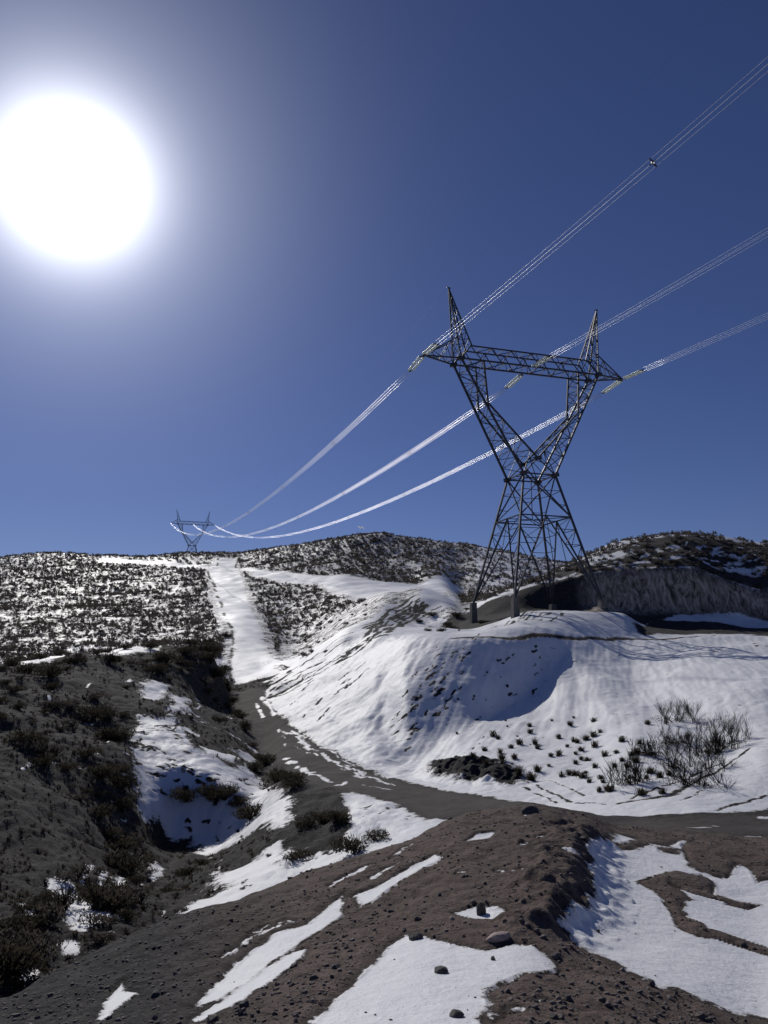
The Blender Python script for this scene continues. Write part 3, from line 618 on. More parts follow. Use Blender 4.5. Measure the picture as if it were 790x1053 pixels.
 ('soil',0.115,0.195,[(3.43,61.77),(3.65,62.17)]),
 ('soil',0.054,0.14,[(1.6,56.28),(1.7,56.42)]),
 ('soil',0.045,0.14,[(1.75,56.56),(1.88,56.75)]),
 ('soil',0.085,0.144,[(1.38,56.22),(1.44,56.44)]),
 ('soil',0.057,0.14,[(1.5,56.37),(1.57,56.53)]),
 ('soil',0.084,0.142,[(1.42,58.98),(1.67,59.1)]),
 ('soil',0.082,0.14,[(1.68,59.08),(1.78,59.48)]),
 ('soil',0.08,0.14,[(6.59,65.75),(6.87,66.16)]),
 ('soil',0.085,0.144,[(6.96,66.4),(7.4,67.05)]),
 ('soil',0.055,0.14,[(2.19,56.9),(2.35,57.21)]),
 ('soil',0.035,0.14,[(2.47,57.34),(2.83,58.04)]),
 ('soil',0.044,0.14,[(8.0,69.38),(8.32,70.13)]),
 ('soil',0.039,0.14,[(8.49,70.45),(8.66,71.0)]),
 ('soil',0.062,0.14,[(0.96,57.36),(1.22,57.33)]),
 ('soil',0.036,0.14,[(1.16,57.44),(1.5,57.44)]),
 ('soil',0.114,0.194,[(5.79,66.39),(5.9,66.62)]),
 ('soil',0.102,0.174,[(6.04,66.74),(6.23,66.86)]),
 ('soil',0.054,0.14,[(0.86,56.32),(1.05,56.48)]),
 ('soil',0.087,0.148,[(1.2,56.35),(1.46,56.44)]),
 ('soil',0.048,0.14,[(2.41,59.09),(2.54,59.3)]),
 ('soil',0.049,0.14,[(3.47,60.42),(3.65,60.83)]),
 ('soil',0.094,0.159,[(3.74,60.87),(3.97,61.39)]),
 ('soil',0.091,0.155,[(0.51,57.16),(0.75,57.19)]),
 ('soil',0.048,0.14,[(0.82,57.26),(1.16,57.08)]),
 ('soil',0.049,0.14,[(4.86,64.38),(5.03,64.66)]),
 ('soil',0.128,0.217,[(8.84,91.94),(9.78,99.33)]),
 ('soil',0.046,0.14,[(3.43,62.4),(3.85,63.09)]),
 ('soil',0.054,0.14,[(3.96,63.24),(4.34,63.85)]),
 ('soil',0.057,0.14,[(4.2,65.18),(4.33,65.53)]),
 ('soil',0.074,0.14,[(4.43,65.68),(4.72,65.98)]),
 ('soil',0.093,0.158,[(-2.72,76.77),(-2.32,77.13)]),
 ('soil',0.09,0.153,[(-2.36,77.1),(-1.82,76.87)]),
 ('soil',0.059,0.14,[(-5.64,83.23),(-5.32,83.38)]),
 ('soil',0.055,0.14,[(-5.17,83.52),(-4.87,83.84)]),
 ('soil',0.053,0.14,[(-6.34,79.22),(-6.0,79.4)]),
 ('soil',0.034,0.14,[(-5.98,79.66),(-5.79,79.81)]),
 ('soil',0.041,0.14,[(-1.9,70.27),(-1.41,69.9)]),
 ('soil',0.061,0.14,[(-1.49,70.25),(-1.05,70.26)]),
 ('soil',0.03,0.14,[(-5.88,83.54),(-5.51,84.02)]),
 ('soil',0.033,0.14,[(-5.3,84.07),(-4.94,84.72)]),
 ('soil',0.055,0.14,[(-2.1,72.72),(-1.85,72.68)]),
 ('soil',0.036,0.14,[(-1.8,72.69),(-1.6,72.86)]),
 ('soil',0.061,0.14,[(-6.86,84.26),(-6.32,84.57)]),
 ('soil',0.057,0.14,[(-6.34,84.42),(-5.88,84.62)]),
 ('soil',0.05,0.14,[(-8.49,68.62),(-8.35,68.79)]),
 ('soil',0.032,0.14,[(-8.35,68.97),(-8.2,69.22)]),
 ('soil',0.04,0.14,[(-4.17,84.6),(-3.85,85.5)]),
 ('soil',0.057,0.14,[(-3.68,85.8),(-3.35,86.88)]),
 ('soil',0.077,0.14,[(-4.07,74.53),(-3.68,74.52)]),
 ('soil',0.072,0.14,[(-3.54,74.85),(-3.18,74.79)]),
 ('soil',0.033,0.14,[(-4.67,80.9),(-4.53,81.16)]),
 ('soil',0.041,0.14,[(-4.54,81.47),(-4.23,81.36)]),
 ('soil',0.113,0.192,[(-4.37,77.02),(-3.89,77.21)]),
 ('soil',0.112,0.191,[(-3.9,77.49),(-3.57,77.54)]),
 ('soil',0.054,0.14,[(-5.96,70.81),(-5.89,71.25)]),
 ('soil',0.044,0.14,[(-5.73,71.1),(-5.55,71.46)]),
 ('soil',0.109,0.186,[(-7.9,82.03),(-7.71,82.23)]),
 ('soil',0.078,0.14,[(-7.54,82.21),(-7.3,82.26)]),
 ('soil',0.079,0.14,[(-3.17,82.12),(-3.02,82.05)]),
 ('soil',0.08,0.14,[(-9.04,75.92),(-8.93,76.14)]),
 ('soil',0.078,0.14,[(-8.89,76.36),(-8.64,77.11)]),
 ('soil',0.066,0.14,[(-6.86,67.39),(-6.76,67.8)]),
 ('soil',0.041,0.14,[(-6.73,73.19),(-6.5,73.9)]),
 ('soil',0.074,0.14,[(-6.51,74.11),(-6.21,74.45)]),
 ('soil',0.065,0.14,[(-7.08,86.59),(-6.38,87.01)]),
 ('soil',0.089,0.152,[(-6.39,86.71),(-5.66,86.52)]),
 ('soil',0.073,0.14,[(-8.3,75.46),(-8.18,75.69)]),
 ('soil',0.086,0.146,[(-3.76,75.49),(-3.48,75.62)]),
 ('soil',0.065,0.14,[(-3.46,75.72),(-3.34,75.87)]),
 ('soil',0.096,0.163,[(-8.13,85.78),(-7.92,85.9)]),
 ('soil',0.102,0.173,[(-7.7,85.97),(-7.65,86.79)]),
 ('soil',0.048,0.14,[(-0.28,69.11),(0.07,69.43)]),
 ('soil',0.026,0.14,[(0.15,69.33),(0.42,69.68)]),
 ('soil',0.066,0.14,[(-9.18,88.0),(-9.19,89.02)]),
 ('soil',0.074,0.14,[(-8.98,88.58),(-8.82,88.83)]),
 ('soil',0.097,0.164,[(-2.49,83.37),(-2.03,83.61)]),
 ('soil',0.055,0.14,[(-2.1,84.0),(-1.78,84.14)]),
 ('soil',0.094,0.159,[(-8.31,80.23),(-8.08,81.11)]),
 ('soil',0.063,0.14,[(-8.11,80.95),(-7.77,81.58)]),
 ('soil',0.075,0.14,[(1.36,51.65),(1.47,51.86)]),
 ('soil',0.106,0.18,[(1.57,51.92),(1.75,52.21)]),
 ('soil',0.077,0.14,[(1.78,54.83),(2.03,55.15)]),
 ('soil',0.045,0.14,[(2.07,55.24),(2.36,55.57)]),
 ('soil',0.033,0.14,[(0.68,53.2),(0.88,53.32)]),
 ('soil',0.027,0.14,[(0.92,53.33),(1.13,53.38)]),
 ('soil',0.048,0.14,[(4.35,57.88),(4.52,58.27)]),
 ('soil',0.064,0.14,[(4.49,58.41),(4.64,58.64)]),
 ('soil',0.089,0.151,[(1.85,53.95),(1.91,54.23)]),
 ('soil',0.068,0.14,[(1.94,54.24),(2.07,54.58)]),
 ('soil',0.084,0.142,[(4.53,58.78),(4.92,59.29)]),
 ('soil',0.057,0.14,[(4.91,59.29),(5.18,59.73)]),
 ('soil',0.061,0.14,[(5.23,59.13),(5.38,59.39)]),
 ('soil',0.062,0.14,[(5.53,59.49),(5.64,59.71)]),
 ('soil',0.066,0.14,[(3.45,56.56),(3.68,56.85)]),
 ('soil',0.075,0.14,[(3.72,56.83),(3.76,57.15)]),
 ('soil',0.119,0.202,[(1.71,54.68),(2.05,54.81)]),
 ('soil',0.078,0.14,[(2.06,54.84),(2.37,55.02)]),
 ('soil',0.042,0.14,[(5.3,58.98),(5.44,59.19)]),
 ('soil',0.059,0.14,[(5.54,59.37),(5.69,59.53)]),
 ('soil',0.08,0.14,[(2.94,56.48),(3.01,56.9)]),
 ('soil',0.054,0.14,[(3.08,56.93),(3.14,57.24)]),
 ('soil',0.073,0.14,[(2.21,54.58),(2.43,54.85)]),
 ('soil',0.073,0.14,[(2.44,54.96),(2.62,55.13)]),
 ('soil',0.118,0.2,[(3.75,56.71),(3.88,56.9)]),
 ('soil',0.089,0.151,[(3.98,57.04),(4.14,57.38)]),
 ('soil',0.074,0.14,[(1.57,53.21),(1.75,53.43)]),
 ('soil',0.045,0.14,[(1.64,53.37),(1.87,53.39)]),
 ('soil',0.086,0.146,[(4.45,57.8),(4.72,58.07)]),
 ('soil',0.047,0.14,[(5.1,59.81),(5.27,60.17)]),
 ('soil',0.056,0.14,[(5.28,60.2),(5.47,60.67)]),
 ('soil',0.042,0.14,[(13.2,68.8),(13.4,69.21)]),
 ('soil',0.031,0.14,[(4.43,59.01),(4.61,59.24)]),
 ('soil',0.035,0.14,[(4.67,59.31),(4.74,59.39)]),
 ('soil',0.051,0.14,[(2.65,59.74),(2.84,60.48)]),
 ('soil',0.031,0.14,[(9.78,49.3),(10.06,50.12)]),
 ('soil',0.03,0.14,[(7.84,61.02),(7.99,61.28)]),
 ('soil',0.029,0.14,[(10.6,68.26),(10.8,68.63)]),
 ('soil',0.038,0.14,[(10.88,68.75),(11.09,69.06)]),
 ('soil',0.045,0.14,[(13.52,71.66),(13.74,72.08)]),
 ('soil',0.066,0.14,[(12.47,66.15),(12.66,66.72)]),
 ('soil',0.058,0.14,[(6.62,57.44),(6.93,57.92)]),
 ('soil',0.021,0.14,[(7.08,58.21),(7.19,58.59)]),
 ('soil',0.065,0.14,[(14.12,72.84),(14.31,73.22)]),
 ('soil',0.033,0.14,[(4.22,56.85),(4.4,57.09)]),
 ('soil',0.026,0.14,[(11.4,69.5),(11.65,70.07)]),
 ('soil',0.031,0.14,[(5.63,65.6),(5.89,66.17)]),
 ('soil',0.022,0.14,[(6.37,51.25),(6.52,51.93)]),
 ('soil',0.022,0.14,[(6.43,49.23),(6.52,49.45)]),
 ('soil',0.022,0.14,[(6.61,49.49),(6.74,49.72)]),
 ('soil',0.026,0.14,[(6.14,49.32),(6.28,49.77)]),
 ('soil',0.047,0.14,[(13.48,69.16),(13.61,69.36)]),
 ('soil',0.023,0.14,[(4.35,55.64),(4.46,55.89)]),
 ('soil',0.029,0.14,[(8.58,47.02),(8.81,47.57)]),
 ('soil',0.036,0.14,[(9.8,67.68),(9.92,67.94)]),
 ('soil',0.072,0.14,[(6.44,65.23),(6.57,65.54)]),
 ('soil',0.046,0.14,[(6.71,65.77),(6.72,65.83)]),
 ('soil',0.033,0.14,[(5.41,64.58),(5.48,64.7)]),
 ('soil',0.018,0.14,[(5.56,64.83),(5.72,65.09)]),
 ('soil',0.034,0.14,[(8.07,64.02),(8.28,64.4)]),
 ('soil',0.041,0.14,[(8.41,64.66),(8.57,65.0)]),
 ('soil',0.045,0.14,[(14.24,71.58),(14.47,72.07)]),
 ('soil',0.05,0.14,[(12.34,62.81),(12.44,63.29)]),
 ('soil',0.047,0.14,[(12.51,63.22),(12.71,63.61)]),
 ('soil',0.029,0.14,[(5.8,60.83),(6.03,61.2)]),
 ('soil',0.061,0.14,[(10.1,64.67),(10.25,65.08)]),
 ('soil',0.035,0.14,[(12.02,63.3),(12.32,64.08)]),
 ('soil',0.018,0.14,[(8.26,60.82),(8.43,61.1)]),
 ('soil',0.056,0.14,[(6.77,60.18),(6.99,60.86)]),
 ('soil',0.05,0.14,[(6.3,65.71),(6.44,66.15)]),
 ('soil',0.033,0.14,[(6.2,55.8),(6.35,56.17)]),
 ('soil',0.028,0.14,[(3.24,69.16),(3.66,69.25)]),
 ('soil',0.033,0.14,[(9.65,65.36),(9.86,65.64)]),
 ('soil',0.05,0.14,[(5.86,49.15),(5.99,49.5)]),
 ('soil',0.036,0.14,[(10.5,64.23),(10.98,64.96)]),
 ('soil',0.041,0.14,[(6.09,63.34),(6.31,63.74)]),
 ('soil',0.037,0.14,[(10.13,67.57),(10.47,68.01)]),
 ('soil',0.038,0.14,[(5.23,47.66),(5.47,48.54)]),
 ('soil',0.024,0.14,[(9.92,67.66),(10.23,68.2)]),
 ('soil',0.024,0.14,[(4.2,67.02),(4.36,67.29)]),
 ('soil',0.029,0.14,[(4.44,67.38),(4.6,67.74)]),
 ('soil',0.023,0.14,[(6.01,55.6),(6.19,55.98)]),
 ('soil',0.026,0.14,[(6.25,56.1),(6.36,56.35)]),
 ('soil',0.031,0.14,[(6.82,67.36),(7.03,67.85)]),
 ('soil',0.032,0.14,[(13.99,69.79),(14.2,70.08)]),
 ('soil',0.075,0.14,[(10.06,63.75),(10.28,64.2)]),
 ('soil',0.048,0.14,[(10.37,64.28),(10.48,64.56)]),
 ('soil',0.029,0.14,[(8.9,50.47),(9.12,51.13)]),
 ('soil',0.04,0.14,[(9.16,51.11),(9.43,51.52)]),
 ('soil',0.044,0.14,[(4.64,63.51),(4.78,63.81)]),
 ('soil',0.061,0.14,[(3.3,62.58),(3.51,62.81)]),
 ('soil',0.035,0.14,[(6.16,66.1),(6.27,66.17)]),
 ('soil',0.028,0.14,[(6.33,66.24),(6.61,66.58)]),
 ('soil',0.026,0.14,[(3.38,58.5),(3.56,58.71)]),
 ('soil',0.03,0.14,[(3.63,58.72),(3.77,58.87)]),
 ('soil',0.049,0.14,[(11.04,60.76),(11.25,60.9)]),
 ('soil',0.035,0.14,[(13.83,67.97),(14.14,68.06)]),
 ('soil',0.033,0.14,[(13.4,69.96),(13.7,70.41)]),
 ('soil',0.064,0.14,[(13.66,71.84),(13.79,71.95)]),
 ('soil',0.057,0.14,[(13.91,72.08),(14.19,72.49)]),
 ('soil',0.046,0.14,[(6.21,63.18),(6.3,63.31)]),
 ('soil',0.035,0.14,[(6.34,63.44),(6.55,63.84)]),
 ('soil',0.024,0.14,[(4.41,57.72),(4.58,58.0)]),
 ('soil',0.026,0.14,[(4.61,58.02),(4.67,58.2)]),
 ('soil',0.026,0.14,[(12.56,66.74),(12.86,67.02)]),
 ('soil',0.031,0.14,[(12.92,67.07),(13.06,67.24)]),
 ('soil',0.04,0.14,[(7.78,49.65),(7.9,50.07)]),
 ('soil',0.026,0.14,[(9.33,49.39),(9.6,50.26)]),
 ('soil',0.033,0.14,[(29.19,79.05),(29.17,78.26)]),
 ('soil',0.016,0.14,[(21.94,46.68),(22.06,46.67)]),
 ('soil',0.032,0.14,[(22.72,50.24),(22.84,50.14)]),
 ('soil',0.031,0.14,[(22.84,76.52),(23.23,76.95)]),
 ('soil',0.035,0.14,[(23.4,76.5),(23.5,76.33)]),
 ('soil',0.025,0.14,[(29.46,64.99),(29.5,64.73)]),
 ('soil',0.025,0.14,[(17.53,55.84),(17.87,56.16)]),
 ('soil',0.053,0.14,[(22.75,65.8),(23.0,65.53)]),
 ('soil',0.026,0.14,[(25.71,58.23),(25.74,57.69)]),
 ('soil',0.032,0.14,[(17.39,72.08),(17.86,72.18)]),
 ('soil',0.018,0.14,[(13.55,59.73),(13.63,59.36)]),
 ('soil',0.019,0.14,[(21.07,51.28),(21.31,51.0)]),
 ('soil',0.032,0.14,[(22.74,49.68),(22.85,49.78)]),
 ('soil',0.029,0.14,[(18.46,75.49),(18.67,75.64)]),
 ('soil',0.018,0.14,[(20.16,59.2),(20.06,58.6)]),
 ('soil',0.017,0.14,[(24.8,57.4),(24.86,57.18)]),
 ('soil',0.015,0.14,[(16.39,48.91),(16.5,48.87)]),
 ('soil',0.013,0.14,[(22.8,48.35),(22.77,48.06)]),
 ('soil',0.021,0.14,[(21.17,45.08),(21.39,45.19)]),
 ('soil',0.038,0.14,[(28.66,81.8),(28.94,81.71)]),
 ('soil',0.023,0.14,[(15.0,72.38),(15.15,72.48)]),
 ('soil',0.017,0.14,[(19.46,52.43),(19.52,52.24)]),
 ('soil',0.05,0.14,[(23.53,71.61),(23.72,71.5)]),
 ('soil',0.045,0.14,[(23.25,64.88),(23.33,64.08)]),
 ('soil',0.027,0.14,[(19.76,45.79),(19.77,45.57)]),
 ('soil',0.016,0.14,[(16.24,51.58),(16.4,51.83)]),
 ('soil',0.033,0.14,[(22.38,74.38),(22.53,74.43)]),
 ('soil',0.04,0.14,[(15.27,52.78),(15.31,52.52)]),
 ('soil',0.032,0.14,[(15.33,52.36),(15.39,52.04)]),
 ('soil',0.034,0.14,[(22.27,46.8),(22.45,46.65)]),
 ('soil',0.027,0.14,[(13.34,63.85),(13.53,63.49)]),
 ('soil',0.026,0.14,[(15.74,51.3),(15.95,51.15)]),
 ('soil',0.038,0.14,[(18.1,72.29),(18.35,72.25)]),
 ('soil',0.042,0.14,[(22.12,68.73),(22.44,68.64)]),
 ('soil',0.014,0.14,[(20.56,51.83),(20.64,51.79)]),
 ('soil',0.022,0.14,[(19.47,59.56),(19.61,59.56)]),
 ('soil',0.016,0.14,[(19.89,45.42),(20.03,45.12)]),
 ('soil',0.04,0.14,[(31.09,80.87),(31.42,81.34)]),
 ('soil',0.019,0.14,[(15.8,73.94),(16.32,74.21)]),
 ('soil',0.017,0.14,[(21.15,47.23),(21.22,46.75)]),
 ('soil',0.026,0.14,[(31.12,75.09),(31.13,74.32)]),
 ('scarp',0,0.8,[(2.344,44.898),(2.856,46.973),(4.521,43.753),(6.222,41.655),(6.699,38.673),(5.936,37.193),(5.113,38.421),(3.741,40.126),(2.826,42.39)]),
 ('soil',0.061,0.14,[(6.35,38.84),(6.46,38.36)]),
 ('soil',0.048,0.14,[(6.46,38.34),(6.66,38.04)]),
 ('soil',0.052,0.14,[(6.62,37.82),(6.7,37.24)]),
 ('soil',0.041,0.14,[(6.78,36.92),(6.81,36.66)]),
 ('soil',0.06,0.14,[(6.92,36.38),(6.92,36.05)]),
 ('soil',0.042,0.14,[(6.91,35.95),(7.01,35.37)]),
 ('soil',0.034,0.14,[(7.09,35.18),(7.1,34.72)]),
 ('soil',0.042,0.14,[(7.08,34.72),(7.16,34.17)]),
 ('soil',0.051,0.14,[(7.18,34.16),(7.24,33.36)]),
 ('soil',0.046,0.14,[(7.25,33.25),(7.29,32.8)]),
 ('soil',0.049,0.14,[(7.33,32.82),(7.34,32.27)]),
 ('soil',0.053,0.14,[(7.39,32.2),(7.39,31.82)]),
 ('soil',0.048,0.14,[(7.48,31.5),(7.57,31.32)]),
 ('soil',0.058,0.14,[(7.6,31.22),(7.68,31.0)]),
 ('soil',0.04,0.14,[(7.69,31.19),(7.88,30.8)]),
 ('soil',0.058,0.14,[(7.84,30.89),(8.01,30.52)]),
 ('soil',0.039,0.14,[(8.02,30.54),(8.18,30.29)]),
 ('soil',0.047,0.14,[(8.17,30.16),(8.28,30.01)]),
 ('soil',0.047,0.14,[(6.32,36.39),(6.47,35.72)]),
 ('soil',0.043,0.14,[(6.52,35.16),(6.66,34.57)]),
 ('soil',0.032,0.14,[(6.65,34.55),(6.71,33.96)]),
 ('soil',0.03,0.14,[(6.76,33.81),(6.84,32.93)]),
 ('soil',0.038,0.14,[(6.9,32.85),(6.93,32.42)]),
 ('soil',0.042,0.14,[(7.56,37.99),(7.65,37.29)]),
 ('soil',0.028,0.14,[(7.71,37.42),(7.78,36.69)]),
 ('soil',0.027,0.14,[(7.82,36.63),(7.83,35.93)]),
 ('soil',0.025,0.14,[(7.82,36.08),(7.91,35.4)]),
 ('soil',0.039,0.14,[(7.9,35.21),(7.95,34.73)]),
 ('soil',0.027,0.14,[(7.97,34.58),(7.99,33.94)]),
 ('soil',0.028,0.14,[(8.01,34.06),(8.06,33.41)]),
 ('soil',0.039,0.14,[(8.05,33.25),(8.11,32.67)]),
 ('soil',0.168,0.285,[(8.71,29.78),(10.8,29.86)]),
 ('soil',0.138,0.234,[(10.76,29.99),(13.06,32.74)]),
 ('soil',0.124,0.211,[(12.88,32.49),(16.48,35.98)]),
 ('soil',0.053,0.14,[(9.31,30.32),(9.72,30.73)]),
 ('soil',0.071,0.14,[(9.74,30.57),(9.96,30.76)]),
 ('soil',0.043,0.14,[(9.89,30.68),(10.21,31.08)]),
 ('soil',0.054,0.14,[(10.23,30.93),(10.57,31.26)]),
 ('soil',0.038,0.14,[(10.62,31.36),(10.65,31.03)]),
 ('soil',0.059,0.14,[(10.86,31.41),(11.16,31.41)]),
 ('soil',0.041,0.14,[(11.07,31.46),(11.58,31.94)]),
 ('soil',0.047,0.14,[(11.5,31.91),(11.8,32.07)]),
 ('soil',0.054,0.14,[(11.86,32.04),(12.12,32.34)]),
 ('soil',0.063,0.14,[(12.19,32.49),(12.42,32.6)]),
 ('soil',0.063,0.14,[(12.53,32.89),(12.88,33.24)]),
 ('soil',0.07,0.14,[(12.89,33.3),(13.19,33.64)]),
 ('soil',0.069,0.14,[(13.19,33.63),(13.66,34.26)]),
 ('soil',0.045,0.14,[(13.7,34.22),(14.02,34.51)]),
 ('soil',0.065,0.14,[(14.08,34.64),(14.34,34.83)]),
 ('soil',0.064,0.14,[(14.4,34.85),(14.73,35.07)]),
 ('soil',0.033,0.14,[(10.65,28.96),(10.9,29.11)]),
 ('soil',0.044,0.14,[(10.9,29.12),(11.22,29.4)]),
 ('soil',0.032,0.14,[(11.26,29.39),(11.6,29.73)]),
 ('soil',0.037,0.14,[(11.63,29.91),(12.01,30.26)]),
 ('soil',0.04,0.14,[(11.08,27.03),(11.34,27.27)]),
 ('soil',0.049,0.14,[(11.43,27.43),(11.57,27.5)]),
 ('soil',0.047,0.14,[(11.77,27.7),(12.0,27.92)]),
 ('soil',0.036,0.14,[(12.13,28.07),(12.4,28.23)]),
 ('soil',0.056,0.14,[(12.17,27.99),(12.44,28.19)]),
 ('soil',0.05,0.14,[(12.34,28.13),(12.64,28.25)]),
 ('soil',0.037,0.14,[(12.71,28.28),(12.79,28.3)]),
 ('soil',0.038,0.14,[(12.85,28.44),(13.17,28.58)]),
 ('soil',0.037,0.14,[(13.3,28.58),(13.37,28.57)]),
 ('soil',0.06,0.14,[(13.42,28.68),(13.63,28.77)]),
 ('soil',0.35,0.5,[(6.411,70.304),(11.279,72.232),(18.024,77.99),(25.938,84.747),(33.31,87.424),(41.333,90.629),(50.418,92.739)]),
 ('soil',0,0.9,[(29.478,92.234),(35.585,103.842),(38.412,103.733),(44.724,103.411),(49.153,97.024),(46.887,92.632),(37.746,92.89),(29.763,89.156)]),
 ('soil',0.117,0.198,[(14.27,98.81),(15.39,100.09)]),
 ('soil',0.091,0.154,[(15.1,99.33),(16.54,102.06)]),
 ('soil',0.113,0.192,[(18.26,97.66),(20.44,104.15)]),
 ('soil',0.177,0.302,[(20.81,104.92),(21.99,105.72)]),
 ('soil',0.15,0.255,[(14.51,97.68),(15.84,100.57)]),
 ('soil',0.135,0.229,[(16.08,100.16),(17.33,104.4)]),
 ('soil',0.1,0.171,[(14.3,85.86),(14.83,85.58)]),
 ('soil',0.092,0.157,[(15.05,87.17),(15.61,88.74)]),
 ('soil',0.169,0.287,[(16.14,85.11),(16.77,86.16)]),
 ('soil',0.121,0.206,[(17.42,87.78),(18.09,89.49)]),
 ('soil',0.188,0.319,[(18.27,90.19),(19.78,94.05)]),
 ('soil',0.074,0.14,[(12.73,84.39),(13.12,84.28)]),
 ('soil',0.088,0.15,[(13.03,84.31),(14.3,88.5)]),
 ('soil',0.115,0.196,[(14.38,88.5),(14.94,89.02)]),
 ('soil',0.211,0.359,[(13.32,84.26),(13.55,84.2)]),
 ('soil',0.169,0.287,[(13.76,84.17),(14.46,86.71)]),
 ('soil',0.056,0.14,[(13.8,98.69),(14.44,99.69)]),
 ('soil',0.063,0.14,[(14.71,100.16),(15.93,101.12)]),
 ('soil',0.079,0.14,[(18.41,88.03),(19.35,89.62)]),
 ('soil',0.114,0.194,[(19.89,91.52),(21.13,93.19)]),
 ('soil',0.2,0.34,[(20.66,105.67),(21.27,105.6)]),
 ('soil',0.177,0.3,[(21.16,105.58),(21.59,105.65)]),
 ('soil',0.135,0.229,[(23.77,105.68),(24.55,105.85)]),
 ('soil',0.111,0.189,[(24.29,105.79),(25.27,105.97)]),
 ('soil',0.059,0.14,[(17.94,92.33),(18.96,95.97)]),
 ('soil',0.09,0.153,[(20.2,101.29),(21.31,105.47)]),
 ('soil',0.089,0.152,[(15.32,84.4),(15.78,85.39)]),
 ('soil',0.096,0.164,[(16.66,86.74),(17.35,88.22)]),
 ('soil',0.076,0.14,[(12.28,84.52),(12.71,84.41)]),
 ('soil',0.056,0.14,[(12.92,84.33),(13.32,84.26)]),
 ('soil',0.051,0.14,[(13.7,84.51),(14.58,87.04)]),
 ('soil',0.12,0.204,[(11.03,84.34),(11.52,84.13)]),
 ('soil',0.098,0.167,[(11.6,84.13),(12.67,87.32)]),
 ('soil',0.059,0.14,[(14.46,84.13),(15.48,87.55)]),
 ('soil',0.074,0.14,[(15.52,86.79),(17.41,93.14)]),
 ('soil',0.166,0.283,[(16.65,84.35),(16.82,84.41)]),
 ('soil',0.125,0.212,[(16.99,84.15),(17.49,85.85)]),
 ('soil',0.085,0.144,[(15.95,95.74),(16.9,99.08)]),
 ('soil',0.056,0.14,[(17.06,99.56),(18.14,104.44)]),
 ('soil',0.137,0.233,[(18.04,84.06),(19.16,86.55)]),
 ('soil',0.124,0.211,[(19.18,86.61),(19.6,87.66)]),
 ('soil',0.174,0.296,[(20.3,88.64),(20.93,90.88)]),
 ('soil',0.163,0.277,[(13.96,84.14),(14.51,86.09)]),
 ('soil',0.157,0.266,[(15.56,88.4),(18.16,98.93)]),
 ('soil',0.194,0.33,[(12.72,84.39),(13.16,84.28)]),
 ('soil',0.166,0.283,[(13.27,84.26),(13.82,84.17)]),
 ('soil',0.104,0.178,[(13.58,84.2),(14.38,85.22)]),
 ('soil',0.143,0.244,[(13.86,84.15),(15.01,84.2)]),
 ('soil',0.173,0.294,[(15.06,84.2),(15.64,84.35)]),
 ('soil',0.122,0.207,[(17.86,88.04),(19.05,89.68)]),
 ('soil',0.134,0.227,[(18.83,89.28),(20.32,92.14)]),
 ('soil',0.206,0.35,[(17.27,101.06),(18.72,105.58)]),
 ('soil',0.213,0.363,[(19.22,105.86),(19.84,105.87)]),
 ('soil',0.111,0.189,[(12.47,84.47),(13.26,84.26)]),
 ('soil',0.158,0.269,[(13.15,84.28),(13.73,84.17)]),
 ('soil',0.12,0.203,[(15.48,85.0),(16.9,89.49)]),
 ('soil',0.105,0.179,[(17.37,91.91),(20.86,105.73)]),
 ('soil',0.186,0.317,[(33.91,81.88),(34.1,81.45)]),
 ('soil',0.099,0.169,[(34.16,81.36),(33.92,80.38)]),
 ('soil',0.109,0.186,[(34.32,79.9),(34.65,79.63)]),
 ('soil',0.175,0.297,[(34.28,79.31),(34.37,78.54)]),
 ('soil',0.131,0.223,[(31.64,75.48),(32.17,75.64)]),
 ('soil',0.162,0.276,[(31.41,74.22),(32.05,75.21)]),
 ('soil',0.116,0.197,[(38.41,80.95),(38.06,79.98)]),
 ('soil',0.164,0.279,[(37.4,78.39),(36.87,77.15)]),
 ('soil',0.124,0.21,[(37.75,77.79),(38.28,78.15)]),
 ('soil',0.104,0.177,[(38.04,77.77),(37.88,77.12)]),
 ('soil',0.135,0.229,[(31.1,81.44),(31.13,81.6)]),
 ('soil',0.143,0.244,[(31.18,81.1),(31.23,80.91)]),
 ('soil',0.108,0.184,[(29.34,73.16),(29.33,73.38)]),
 ('soil',0.152,0.259,[(29.4,72.71),(29.31,72.5)]),
 ('soil',0,0.9,[(5.415,96.455),(8.351,111.033),(11.804,113.196),(15.419,116.633),(18.599,114.289),(23.786,113.968),(29.075,111.981),(34.871,112.177),(37.815,111.209),(44.105,110.306),(47.87,109.577),(51.956,109.607),(60.101,109.399),(57.624,105.626),(52.657,106.248),(45.618,107.064),(40.966,106.91),(27.378,96.81),(21.105,101.768),(16.271,96.02),(13.222,96.011),(10.256,96.582)]),
 ('cliff',0,1.5,[(29.075,111.981),(34.871,112.177),(37.815,111.209),(44.105,110.306),(47.87,109.577),(51.956,109.607),(60.101,109.399),(57.997,106.263),(45.618,107.064),(40.966,106.91),(33.053,107.337),(27.097,100.276)]),
 ('soil',0.17,0.289,[(-14.98,93.26),(-14.73,94.18)]),
 ('soil',0.264,0.449,[(-14.26,93.08),(-14.25,93.56)]),
 ('soil',0.229,0.39,[(-14.18,94.59),(-13.62,95.31)]),
 ('soil',0.155,0.264,[(-13.52,95.45),(-13.1,95.69)]),
 ('soil',0.216,0.368,[(-12.96,95.82),(-12.97,96.36)]),
 ('soil',0.222,0.377,[(-12.51,96.63),(-12.08,96.79)]),
 ('soil',0.281,0.477,[(-11.76,96.54),(-11.97,99.23)]),
 ('soil',0.179,0.304,[(-11.57,98.71),(-10.7,99.13)]),
 ('soil',0.21,0.358,[(-10.18,97.07),(-9.8,98.18)]),
 ('soil',0.176,0.299,[(-9.64,97.89),(-8.68,96.38)]),
